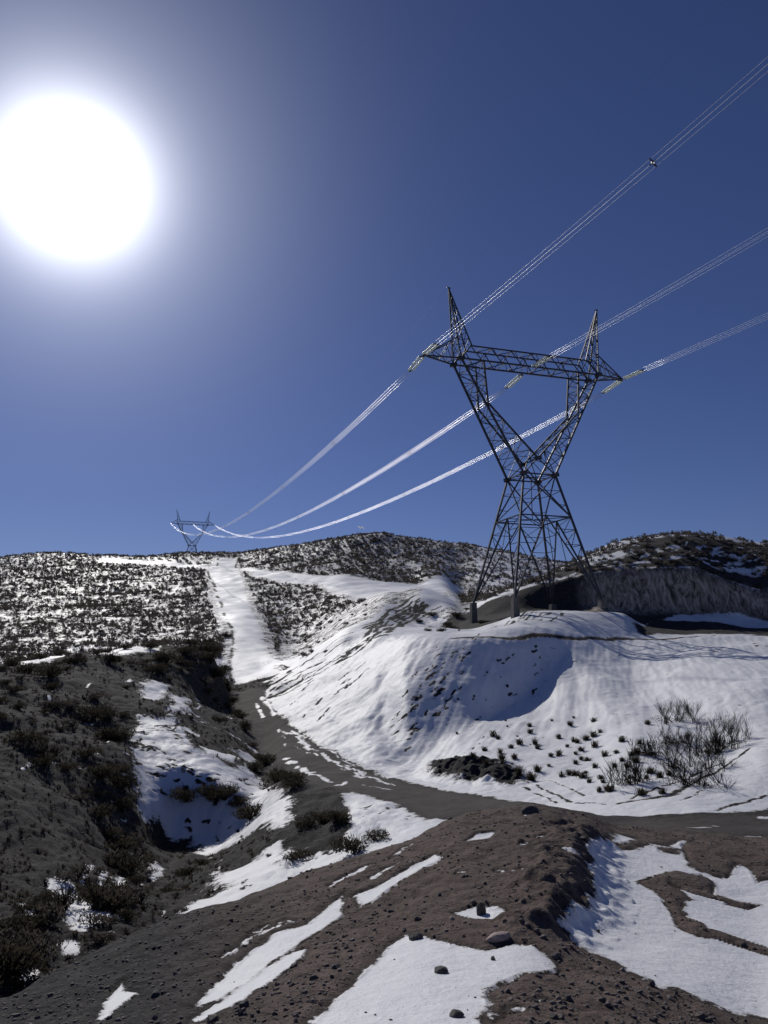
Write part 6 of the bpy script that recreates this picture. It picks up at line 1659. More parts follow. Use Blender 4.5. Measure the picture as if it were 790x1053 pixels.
RHILL = [(41.09,117.25),(28.86,115.0),(42.37,112.31),(48.96,115.73),(53.16,123.43),(37.7,116.15),(47.66,121.61),(39.59,117.34),(49.55,122.43),(46.51,120.32),(32.93,117.05),(46.62,112.72),(57.1,128.0),(44.33,114.58),(48.35,125.43),(54.93,121.36),(41.52,121.4),(40.87,118.5),(29.07,120.88),(53.63,118.02),(51.2,120.3),(50.93,117.5),(39.19,118.18),(57.65,122.46),(49.9,120.78),(58.19,124.82),(60.59,119.29),(46.29,121.41),(52.89,125.26),(52.61,119.1),(62.48,130.18),(57.23,120.14),(44.81,120.75),(55.23,123.52),(39.7,114.1),(40.68,123.87),(41.88,113.72),(45.66,112.93),(34.08,113.52),(40.3,112.61),(48.96,113.79),(43.98,112.72),(48.11,115.78),(58.46,115.33),(31.83,113.99),(36.6,113.9),(59.35,130.76),(46.89,118.97),(31.0,112.84),(46.64,110.53),(29.26,113.07),(41.27,110.47),(44.95,110.77),(39.71,110.69),(47.41,110.45),(35.7,112.74),(51.13,110.36),(54.48,111.16),(37.83,111.14),(44.33,110.85),(33.26,111.89),(47.28,110.46),(49.09,110.36),(45.96,110.63),(42.18,111.42),(53.36,110.38),(32.07,112.62),(30.25,113.01),(54.01,110.34),(50.09,110.36),(34.59,113.18),(45.99,110.61)]
ROCKS = [(0.62,9.14),(1.39,11.83),(0.64,7.44),(0.96,11.64),(0.41,10.94),(1.42,10.37),(3.42,19.0),(3.09,11.98),(1.25,9.56),(2.46,10.79),(2.87,10.06),(2.7,12.74),(1.6,10.9),(1.4,13.89),(0.88,13.07),(0.11,12.81),(-0.43,10.64),(-0.57,9.88),(-1.01,9.19),(0.49,11.92),(2.89,14.72),(3.64,16.01),(5.86,17.3),(5.03,13.01),(5.47,12.65),(1.56,8.45),(1.78,8.11),(2.11,8.14),(-1.41,8.46),(-2.73,10.04),(-3.12,12.46),(-2.1,13.24)]

SUN_AZ, SUN_EL = -24.0, 31.0           # degrees: left of the view axis, above the horizon
sun_dir = Vector((math.sin(R(SUN_AZ)) * math.cos(R(SUN_EL)), math.cos(R(SUN_AZ)) * math.cos(R(SUN_EL)), math.sin(R(SUN_EL))))

# ------------------------------------------------------------------ helpers
def tag(o, label=None, cat=None, group=None, kind=None):
    if label: o['label'] = label
    if cat: o['category'] = cat
    if group: o['group'] = group
    if kind: o['kind'] = kind
    return o

def empty(name, loc, rz=0.0, parent=None):
    o = bpy.data.objects.new(name, None)
    o.empty_display_size = .3
    COL.objects.link(o); o.location = loc; o.rotation_euler = (0, 0, rz)
    if parent: o.parent = parent
    return o

def mesh_obj(name, verts, faces, mat, parent=None, smooth=False):
    me = bpy.data.meshes.new(name)
    me.from_pydata([tuple(v) for v in verts], [], faces)
    if smooth: me.shade_smooth()
    me.materials.append(mat)
    o = bpy.data.objects.new(name, me); COL.objects.link(o)
    if parent: o.parent = parent
    return o

def numpy_mesh(name, V, Fq, smooth=False):
    """fast mesh from an (n,3) array and an (m,k) face array"""
    me = bpy.data.meshes.new(name)
    n, k = Fq.shape
    me.vertices.add(len(V)); me.vertices.foreach_set('co', V.astype(np.float32).ravel())
    me.loops.add(n * k); me.loops.foreach_set('vertex_index', Fq.astype(np.int32).ravel())
    me.polygons.add(n)
    me.polygons.foreach_set('loop_start', np.arange(0, n * k, k, dtype=np.int32))
    me.polygons.foreach_set('loop_total', np.full(n, k, dtype=np.int32))
    me.polygons.foreach_set('use_smooth', np.full(n, smooth, dtype=bool))
    me.update(calc_edges=True)
    return me

def _hash(ix, iy, seed):
    h = (ix.astype(np.int64) * 374761393 + iy.astype(np.int64) * 668265263 + seed * 2147483647) & 0xffffffff
    h = ((h ^ (h >> 13)) * 1274126177) & 0xffffffff
    return (h ^ (h >> 16)) & 0xffffffff

def gnoise(x, y, seed=0):
    """2D gradient noise, about -1 to 1"""
    ix = np.floor(x); iy = np.floor(y); fx = x - ix; fy = y - iy
    def g(dx, dy):
        a = _hash(ix + dx, iy + dy, seed) * (2 * math.pi / 4294967296.0)
        return np.cos(a) * (fx - dx) + np.sin(a) * (fy - dy)
    u = fx*fx*fx*(fx*(fx*6-15)+10); v = fy*fy*fy*(fy*(fy*6-15)+10)
    return 1.5 * ((g(0,0)*(1-u) + g(1,0)*u)*(1-v) + (g(0,1)*(1-u) + g(1,1)*u)*v)

def sstep(a, b, x):
    t = np.clip((x - a) / (b - a), 0, 1); return t * t * (3 - 2 * t)

# ------------------------------------------------------------------ materials
class NT:
    def __init__(s, name):
        s.m = bpy.data.materials.new(name); s.m.use_nodes = True
        s.t = s.m.node_tree; s.t.nodes.clear()
        s.out = s.n('ShaderNodeOutputMaterial')
    def n(s, typ, **kw):
        nd = s.t.nodes.new(typ)
        for k, v in kw.items():
            setattr(nd, k, v)
        return nd
    def l(s, a, b): s.t.links.new(a, b)
    def set(s, sock, v):
        if hasattr(v, 'is_linked'): s.l(v, sock)
        else: sock.default_value = v
    def math(s, op, a, b=0.0, clamp=False):
        nd = s.n('ShaderNodeMath', operation=op, use_clamp=clamp)
        s.set(nd.inputs[0], a); s.set(nd.inputs[1], b); return nd.outputs[0]
    def mix(s, f, a, b, mode='MIX'):
        nd = s.n('ShaderNodeMix', data_type='RGBA', blend_type=mode)
        s.set(nd.inputs['Factor'], f)
        s.set(nd.inputs[6], a if hasattr(a, 'is_linked') else (*a, 1)); s.set(nd.inputs[7], b if hasattr(b, 'is_linked') else (*b, 1))
        return nd.outputs[2]
    def noise(s, vec, scale, detail=5, rough=.6, dist=0.0):
        nd = s.n('ShaderNodeTexNoise'); s.l(vec, nd.inputs['Vector'])
        nd.inputs['Scale'].default_value = scale; nd.inputs['Detail'].default_value = detail
        nd.inputs['Roughness'].default_value = rough; nd.inputs['Distortion'].default_value = dist
        return nd.outputs['Fac']
    def ramp(s, f, stops):
        nd = s.n('ShaderNodeValToRGB'); e = nd.color_ramp.elements
        while len(e) < len(stops): e.new(.5)
        for q, (p, c) in zip(e, stops): q.position = p; q.color = (*c, 1)
        s.l(f, nd.inputs[0]); return nd.outputs[0]
    def smooth(s, x, a, b):
        nd = s.n('ShaderNodeMapRange', interpolation_type='SMOOTHSTEP'); s.l(x, nd.inputs[0])
        nd.inputs[1].default_value = a; nd.inputs[2].default_value = b; return nd.outputs[0]
    def attr(s, name):
        nd = s.n('ShaderNodeAttribute'); nd.attribute_name = name; return nd.outputs['Fac']
    def principled(s, **kw):
        p = s.n('ShaderNodeBsdfPrincipled')
        for k, v in kw.items():
            s.set(p.inputs[k], v if hasattr(v, 'is_linked') else v)
        s.l(p.outputs[0], s.out.inputs[0]); return p

def land_material():
    m = NT('land')
    pos = m.n('ShaderNodeTexCoord').outputs['Object']
    snow = m.attr('snow'); road = m.attr('road'); cliff = m.attr('cliff'); warm = m.attr('warm'); far = m.attr('far')
    nA = m.noise(pos, .55, 9, .68)            # metre-scale blotches
    nB = m.noise(pos, 3.2, 8, .65)            # hand-scale
    nC = m.noise(pos, 22, 6, .7); nD = m.noise(pos, 8.5, 5, .75)              # crumbs
    nL = m.noise(pos, .07, 4, .55)
    # snow edge: surveyed value plus natural raggedness
    e = m.math('ADD', snow, m.math('MULTIPLY', m.math('SUBTRACT', nA, .5), 2.1))
    e = m.math('ADD', e, m.math('MULTIPLY', m.math('SUBTRACT', nB, .5), 1.9))
    e = m.math('ADD', e, m.math('MULTIPLY', m.math('SUBTRACT', nC, .5), 1.15))
    sm = m.smooth(e, -.05, .09)
    # soil
    grey = m.ramp(nB, [(.3, (.010, .0095, .010)), (.5, (.028, .0265, .0265)), (.7, (.075, .070, .068))])
    red = m.ramp(nB, [(.25, (.058, .039, .033)), (.5, (.142, .103, .087)), (.8, (.23, .178, .152))])
    soil = m.mix(warm, grey, red)
    soil = m.mix(m.math('MULTIPLY', m.smooth(nD, .47, .33), .75), soil, (.012, .010, .009))
    soil = m.mix(m.math('MULTIPLY', m.smooth(nD, .56, .72), .5), soil, (.14, .122, .112))
    soil = m.mix(m.math('MULTIPLY', m.smooth(nL, .35, .65), .35), soil, (.03, .027, .025))
    vor = m.n('ShaderNodeTexVoronoi'); m.l(pos, vor.inputs['Vector']); vor.inputs['Scale'].default_value = 11
    sep = m.n('ShaderNodeSeparateColor'); m.l(vor.outputs['Color'], sep.inputs[0])
    stone = m.math('MULTIPLY', m.smooth(sep.outputs[0], .72, .95), m.smooth(vor.outputs['Distance'], .55, .3))
    soil = m.mix(m.math('MULTIPLY', stone, .55), soil, (.13, .115, .105))
    soil = m.mix(m.math('MULTIPLY', m.smooth(nC, .5, .7), .5), soil, (.13, .115, .105))
    wet = m.math('MULTIPLY', m.smooth(e, -.75, -.1), m.math('SUBTRACT', 1.0, cliff))
    soil = m.mix(m.math('MULTIPLY', wet, .62), soil, (.022, .018, .0165))
    rc = m.ramp(nB, [(.25, (.05, .044, .04)), (.75, (.085, .076, .068))])
    rc = m.mix(m.math('MULTIPLY', m.smooth(nA, .42, .6), .55), rc, (.035, .031, .029))
    rc = m.mix(m.math('MULTIPLY', m.smooth(nD, .55, .7), .4), rc, (.14, .125, .115))
    soil = m.mix(road, soil, rc)
    mp = m.n('ShaderNodeMapping'); m.l(pos, mp.inputs[0]); mp.inputs['Scale'].default_value = (1.25, .9, .26)
    nS = m.noise(mp.outputs[0], 1.0, 8, .7, 1.6)
    cc = m.ramp(nS, [(.38, (.07, .06, .05)), (.5, (.32, .275, .225)), (.64, (.60, .53, .44))])
    soil = m.mix(cliff, soil, cc)
    sn = m.ramp(nA, [(.3, (.74, .755, .785)), (.7, (.83, .835, .85))])
    sn = m.mix(m.math('MULTIPLY', m.smooth(e, .45, .05), .45), sn, (.45, .41, .38))
    sn = m.mix(m.math('MULTIPLY', m.smooth(nC, .66, .74), .5), sn, (.3, .27, .25))
    colr = m.mix(sm, soil, sn)
    rough = m.math('ADD', m.math('MULTIPLY', sm, -.35), .95)
    # relief
    bh = m.math('ADD', m.math('MULTIPLY', nB, .10), m.math('MULTIPLY', nC, .03))
    bh = m.math('ADD', bh, m.math('MULTIPLY', nD, .07))
    bh = m.math('ADD', bh, m.math('MULTIPLY', stone, .02))
    soilness = m.math('SUBTRACT', 1.0, m.math('MULTIPLY', sm, .82))
    soilness = m.math('MULTIPLY', soilness, m.math('SUBTRACT', 1.0, m.math('MULTIPLY', road, .4)))
    bh = m.math('ADD', m.math('MULTIPLY', bh, soilness), m.math('MULTIPLY', sm, m.math('ADD', .05, m.math('MULTIPLY', nB, .03))))
    bmp = m.n('ShaderNodeBump'); bmp.inputs['Strength'].default_value = .9; bmp.inputs['Distance'].default_value = 1.0
    m.l(bh, bmp.inputs['Height'])
    m.principled(**{'Base Color': colr, 'Roughness': rough, 'Normal': bmp.outputs[0], 'Specular IOR Level': .25})
    return m.m

def simple(name, c, rough=.6, metal=0.0, var=.25, scale=4.0, spec=.5, **kw):
    m = NT(name)
    pos = m.n('ShaderNodeTexCoord').outputs['Object']
    f = m.noise(pos, scale, 4, .6)
    col = m.ramp(f, [(.3, tuple(x * (1 - var) for x in c)), (.7, tuple(min(1, x * (1 + var)) for x in c))])
    m.principled(**{'Base Color': col, 'Roughness': rough, 'Metallic': metal, 'Specular IOR Level': spec, **kw})
    return m.m

def plant_material(name, a, b, c):
    m = NT(name)
    pos = m.n('ShaderNodeTexCoord').outputs['Object']
    oi = m.n('ShaderNodeObjectInfo').outputs['Random']
    f = m.noise(pos, 7, 3, .6)
    col = m.ramp(f, [(.3, a), (.5, b), (.72, c)])
    col = m.mix(m.math('MULTIPLY', oi, .5), col, tuple(x * .55 for x in b))
    p = m.principled(**{'Base Color': col, 'Roughness': .85, 'Specular IOR Level': .15})
    tr = m.n('ShaderNodeBsdfTranslucent'); m.l(col, tr.inputs[0])          # thin leaves and twigs let the low sun through
    mx = m.n('ShaderNodeMixShader'); mx.inputs[0].default_value = .45; m.l(p.outputs[0], mx.inputs[1]); m.l(tr.outputs[0], mx.inputs[2]); m.l(mx.outputs[0], m.out.inputs[0])
    return m.m

LAND = land_material()
STEEL = simple('galvanised_steel', (.052, .056, .066), .55, .2, .2, 1.5, .35)
PLATE = simple('dark_steel_plate', (.05, .053, .06), .6, .2, .2, 2)
CONCRETE = simple('footing_concrete', (.13, .122, .112), .9, 0, .3, 2.5)
ALU = simple('aluminium_conductor', (.88, .88, .9), .44, 1.0, .05, 1)
DULL = simple('weathered_steel_wire', (.22, .22, .23), .7, .3, .1, 1)
SPACER = simple('spacer_metal', (.08, .08, .09), .5, .6, .2, 5)
def glass_material():
    m = NT('glass_insulator')
    tr = m.n('ShaderNodeBsdfTranslucent'); tr.inputs[0].default_value = (.93, .98, .93, 1)
    p = m.n('ShaderNodeBsdfPrincipled'); p.inputs['Base Color'].default_value = (.92, .97, .92, 1); p.inputs['Roughness'].default_value = .3; p.inputs['Metallic'].default_value = .7
    nz = m.noise(m.n('ShaderNodeTexCoord').outputs['Object'], 6, 2, .5)
    mx = m.n('ShaderNodeMixShader'); m.l(m.math('ADD', .35, m.math('MULTIPLY', nz, .3)), mx.inputs[0]); m.l(tr.outputs[0], mx.inputs[1]); m.l(p.outputs[0], mx.inputs[2]); m.l(mx.outputs[0], m.out.inputs[0])
    return m.m
GLASS = glass_material()
ROCK = simple('grey_rock', (.075, .068, .064), .9, 0, .5, 6)
ROCKP = simple('pale_rock', (.36, .28, .25), .9, 0, .4, 8)
PEB = simple('pebble', (.125, .104, .095), .9, 0, .55, 9)
LEAF = plant_material('dark_shrub', (.028, .025, .019), (.064, .056, .041), (.125, .110, .076))
DRY = plant_material('dry_twig', (.030, .023, .017), (.055, .044, .033), (.10, .082, .06))
SCRUB = plant_material('scrub_leaf', (.052, .046, .043), (.105, .092, .080), (.18, .158, .132))
STEM = plant_material('woody_stem', (.022, .018, .015), (.04, .033, .027), (.07, .06, .05))
GRASS = plant_material('dry_grass', (.028, .024, .016), (.06, .05, .034), (.10, .085, .058))
def feather_material():
    m = NT('white_feathers')
    tr = m.n('ShaderNodeBsdfTranslucent'); df = m.n('ShaderNodeBsdfDiffuse')
    nz = m.noise(m.n('ShaderNodeTexCoord').outputs['Object'], 9, 2, .5)
    c = m.ramp(nz, [(.3, (.86, .86, .86)), (.7, (.95, .95, .95))]); m.l(c, tr.inputs[0]); m.l(c, df.inputs[0])
    mx = m.n('ShaderNodeMixShader'); mx.inputs[0].default_value = .35; m.l(tr.outputs[0], mx.inputs[1]); m.l(df.outputs[0], mx.inputs[2]); m.l(mx.outputs[0], m.out.inputs[0])
    return m.m
WHITE = feather_material()

# ------------------------------------------------------------------ terrain
T = np.concatenate([np.linspace(-.95, -.56, 60, endpoint=False), np.linspace(-.56, .58, 800, endpoint=False), np.linspace(.58, .95, 60)])
ROWS = [60, 90, 140, 45, 40, 95, 95, 60, 60, 95, 55, 50, 60, 60, 50, 70, 10, 12, 12]
GY, GZ, GS = loft(LINES, T, ROWS)
NR, NC = GY.shape
GX = GY * T[None, :]
shape = GX.shape

def seg_dist2(px, py, a, b):
    ax, ay = a; bx, by = b
    dx, dy = bx - ax, by - ay
    L2 = dx * dx + dy * dy + 1e-12
    u = np.clip(((px - ax) * dx + (py - ay) * dy) / L2, 0, 1)
    return (px - ax - u * dx) ** 2 + (py - ay - u * dy) ** 2

def signed(px, py, pts, r):
    d2 = np.full(px.shape, 1e18)
    if r > 0:
        for a, b in zip(pts, pts[1:]): d2 = np.minimum(d2, seg_dist2(px, py, a, b))
        return r - np.sqrt(d2)
    inside = np.zeros(px.shape, bool)
    for i in range(len(pts)):
        a, b = pts[i - 1], pts[i]
        d2 = np.minimum(d2, seg_dist2(px, py, a, b))
        if a[1] != b[1]:
            c = ((a[1] > py) != (b[1] > py)) & (px < (b[0] - a[0]) * (py - a[1]) / (b[1] - a[1]) + a[0])
            inside ^= c
    d = np.sqrt(d2)
    return np.where(inside, d, -d)

# base cover by strip: bare spoil in front, bare gully to the left, snow beyond
S2d = np.broadcast_to(GS[:, None], shape)
TT2 = np.broadcast_to(T[None, :], shape)
snow = np.full(shape, -1.0)
right = sstep(.0, .05, TT2)
emb = (S2d > 5.7) * 1.0
snow = np.where(emb > 0, -1 + 1.95 * right, snow)
toe = (S2d >= 10.45)
snow = np.where(toe, .55, snow)
snow = np.where((S2d > 11.4) & (TT2 < .12), .10, snow)
# lit fill face left of the junction bearing
snow = np.where((S2d > 6) & (S2d < 10.45) & (TT2 > .02), .95, snow)
road = np.zeros(shape); cliff = np.zeros(shape); scarp = np.zeros(shape); rise = np.zeros(shape); bare = np.zeros(shape)

fx, fy = GX.ravel(), GY.ravel()
snow = snow.ravel(); road = road.ravel(); cliff = cliff.ravel(); bare = bare.ravel(); scarp = scarp.ravel(); rise = rise.ravel()
for kind, r, soft, pts in OPS:
    xs = [p[0] for p in pts]; ys = [p[1] for p in pts]; pad = r + soft * 1.5
    # rows are ordered in distance, so a box test is enough
    k = np.nonzero((fy > min(ys) - pad) & (fy < max(ys) + pad) & (fx > min(xs) - pad) & (fx < max(xs) + pad))[0]
    if len(k) == 0: continue
    d = np.clip(signed(fx[k], fy[k], pts, r) / soft, -1, 1)
    if kind == 'snow': snow[k] = np.maximum(snow[k], d)
    elif kind == 'soil': snow[k] = np.minimum(snow[k], -d)
    elif kind == 'rise': rise[k] = np.maximum(rise[k], np.clip(d * .5 + .5, 0, 1))
    elif kind == 'scarp':
        snow[k] = np.minimum(snow[k], -d); scarp[k] = np.maximum(scarp[k], np.clip(d * .5 + .5, 0, 1))
    elif kind == 'road':
        snow[k] = np.minimum(snow[k], -d); road[k] = np.maximum(road[k], np.clip(d * .5 + .5, 0, 1))
    elif kind == 'cliff': cliff[k] = np.maximum(cliff[k], np.clip(d * .5 + .5, 0, 1))
    elif kind == 'bare':
        bare[k] = np.maximum(bare[k], np.clip(d * .5 + .5, 0, 1)); snow[k] = np.maximum(snow[k], d)
snow = snow.reshape(shape); road = road.reshape(shape); cliff = cliff.reshape(shape); bare = bare.reshape(shape); scarp = scarp.reshape(shape); rise = rise.reshape(shape)

# natural relief in octaves, each only where the mesh can carry it
sm01 = sstep(-.3, .4, snow)
lump = 1.0 + 1.1 * sstep(3.8, 4.2, S2d) * (1 - right) * sstep(10.6, 10.0, S2d)
for i, lam in enumerate((.11, .2, .38, .7, 1.3, 2.6, 5.0, 10.0, 22.0)):
    fade = sstep(.9, 2.6, lam / (.0062 * GY))
    amp = np.minimum(lam * .04, .0030 * GY) * lump * fade
    if lam < 1.0: amp = amp * (1 - (.85 - .45 * sstep(20, 35, GY)) * sm01)
    elif lam < 4: amp = amp * (1 - (.6 - .3 * sstep(20, 35, GY)) * sm01)
    amp = amp * (1 - .7 * road)
    if lam > 3: amp = amp * sstep(14, 30, GY)
    ca, sa = math.cos(.5 + 1.1 * i), math.sin(.5 + 1.1 * i)
    n = gnoise((GX * ca - GY * sa) / lam + 7.3 * i, (GX * sa + GY * ca) / lam - 3.1 * i, 11 + i)
    if lam < 1.4: n = np.abs(n) * 1.6 - .58           # clods rather than waves
    GZ = GZ + amp * n
# spoil stands proud of the snow that lies in the hollows; snow has a few cm of depth
near = sstep(24, 20, GY)
GZ = GZ + near * .07 * sstep(.5, -1.0, snow) + near * .03 * sstep(-.15, .15, snow)
u_, v_ = GX * .82 + GY * .57, GY * .82 - GX * .57
rise = np.clip(rise + (rise > 0) * (rise < 1) * (.22 * gnoise(u_ / .55, v_ / .55, 71) + .16 * gnoise(u_ / .22, v_ / .22, 72)), 0, 1)
GZ = GZ + .30 * rise * rise * (3 - 2 * rise)
# shallow fall-line ribs in the snow of the fill slope
rib = gnoise((GX * .96 - GY * .28) / .85, (GX * .28 + GY * .96) / 7.0, 81) + .6 * gnoise((GX * .96 - GY * .28) / .4, (GX * .28 + GY * .96) / 3.0, 82)
GZ = GZ + rib * .05 * sstep(7.0, 7.6, S2d) * sstep(10.4, 9.8, S2d) * sstep(-.14, -.08, TT2)
# fluted cut bank
fl = gnoise(GX / .9, GY * .05, 51) * .5 + gnoise(GX / 2.3, GY * .05, 52) * .8
GZ = GZ + cliff * fl * .75
GZ = GZ + .65 * scarp * (.55 * gnoise(u_ / 1.7, v_ / 1.3, 61) + .4 * np.abs(gnoise(v_ / .62, u_ / .7, 62)) + .2 * gnoise(u_ / .3, v_ / .3, 63) + .3)

def col_of(x, y):
    t = x / y
    return int(np.clip(np.searchsorted(T, t), 1, NC - 1))

def ground_z(x, y):
    j = col_of(x, y); f = (x / y - T[j-1]) / (T[j] - T[j-1])
    return float(np.interp(y, GY[:, j-1], GZ[:, j-1]) * (1 - f) + np.interp(y, GY[:, j], GZ[:, j]) * f)

def cover(x, y, A):
    j = col_of(x, y); i = int(np.clip(np.searchsorted(GY[:, j], y), 0, NR - 1)); return float(A[i, j])

ground_z_lines = np.cumsum([0] + ROWS)
warm = sstep(30, 20, GY) * sstep(-.30, -.05, TT2)
farA = sstep(100, 130, GY)

def land_piece(name, sel, label=None):
    """the quads of the land sheet chosen by sel, as one object"""
    q = np.nonzero(sel.ravel())[0]
    i, j = q // (NC - 1), q % (NC - 1)
    a = i * NC + j
    F = np.stack([a, a + 1, a + NC + 1, a + NC], 1)
    used, inv = np.unique(F, return_inverse=True)
    V = np.stack([GX.ravel()[used], GY.ravel()[used], GZ.ravel()[used]], 1)
    me = numpy_mesh(name, V, inv.reshape(F.shape), True)
    for an, A in (('snow', snow), ('road', road), ('cliff', cliff), ('warm', warm), ('far', farA)):
        at = me.attributes.new(an, 'FLOAT', 'POINT'); at.data.foreach_set('value', A.ravel()[used].astype(np.float32))
    me.materials.append(LAND)
    o = bpy.data.objects.new(name, me); COL.objects.link(o)
    tag(o, kind='structure'); return o

RI = np.arange(NR - 1)[:, None] * np.ones((1, NC - 1), int)
isroad = (road[:-1, :-1] + road[1:, 1:]) > 1.0
iscliff = ((cliff[:-1, :-1] + cliff[1:, 1:]) > 1.0) & ~isroad
l4, l9, l12 = ground_z_lines[4], ground_z_lines[11], ground_z_lines[13]
land_piece('ground', (RI < l4) & ~isroad)
land_piece('hillside', (RI >= l4) & (RI < l12) & ~isroad & ~iscliff)
land_piece('hills', (RI >= l12) & ~isroad & ~iscliff)
land_piece('dirt_road', isroad)
land_piece('cut_bank', iscliff)

# ------------------------------------------------------------------ pylons
def prism(V, F, p, q, w):
    """one steel member from p to q: an angle drawn as a four-sided bar"""
    p, q = Vector(p), Vector(q); d = (q - p)
    if d.length < 1e-4: return
    d.normalize()
    a = Vector((0, 0, 1)) if abs(d.z) < .9 else Vector((1, 0, 0))
    s = d.cross(a).normalized() * w * .5; t = d.cross(s).normalized() * w * .5
    b = len(V)
    for c in (p, q):
        V += [c + s + t, c - s + t, c - s - t, c + s - t]
    F += [(b, b+1, b+2, b+3), (b+7, b+6, b+5, b+4)]
    for i in range(4): F.append((b+i, b+4+i, b+4+(i+1) % 4, b+(i+1) % 4))

class Part:
    def __init__(s): s.V = []; s.F = []
    def bar(s, p, q, w): prism(s.V, s.F, p, q, w)
    def path(s, pts, w):
        for a, b in zip(pts, pts[1:]): s.bar(a, b, w)
    def lace(s, p0, p1, q0, q1, n, w, rungs=True):
        """zig-zag between the chords p0-p1 and q0-q1"""
        p0, p1, q0, q1 = map(Vector, (p0, p1, q0, q1))
        for k in range(n):
            a = p0.lerp(p1, k / n); b = p0.lerp(p1, (k + 1) / n)
            c = q0.lerp(q1, k / n); d = q0.lerp(q1, (k + 1) / n)
            if k % 2 == 0: s.bar(a, d, w)
            else: s.bar(c, b, w)
            if rungs and k < n - 1: s.bar(b, d, w * .8)
    def make(s, name, mat, parent): return mesh_obj(name, s.V, s.F, mat, parent)

BASE, WAIST, HB, HW = 6.0, 2.3, 10.7, 16.4       # half widths, belt and waist heights
LOW, TOP, PK, TIP = 31.4, 33.4, 41.6, 15.1
def half(w): return BASE + (WAIST - BASE) * w / HW

def box_mesh(cx, cy, z0, z1, r0, r1):
    V = [(cx-r0, cy-r0, z0), (cx+r0, cy-r0, z0), (cx+r0, cy+r0, z0), (cx-r0, cy+r0, z0),
         (cx-r1, cy-r1, z1), (cx+r1, cy-r1, z1), (cx+r1, cy+r1, z1), (cx-r1, cy+r1, z1)]
    F = [(0, 3, 2, 1), (4, 5, 6, 7), (0, 1, 5, 4), (1, 2, 6, 5), (2, 3, 7, 6), (3, 0, 4, 7)]
    return V, F

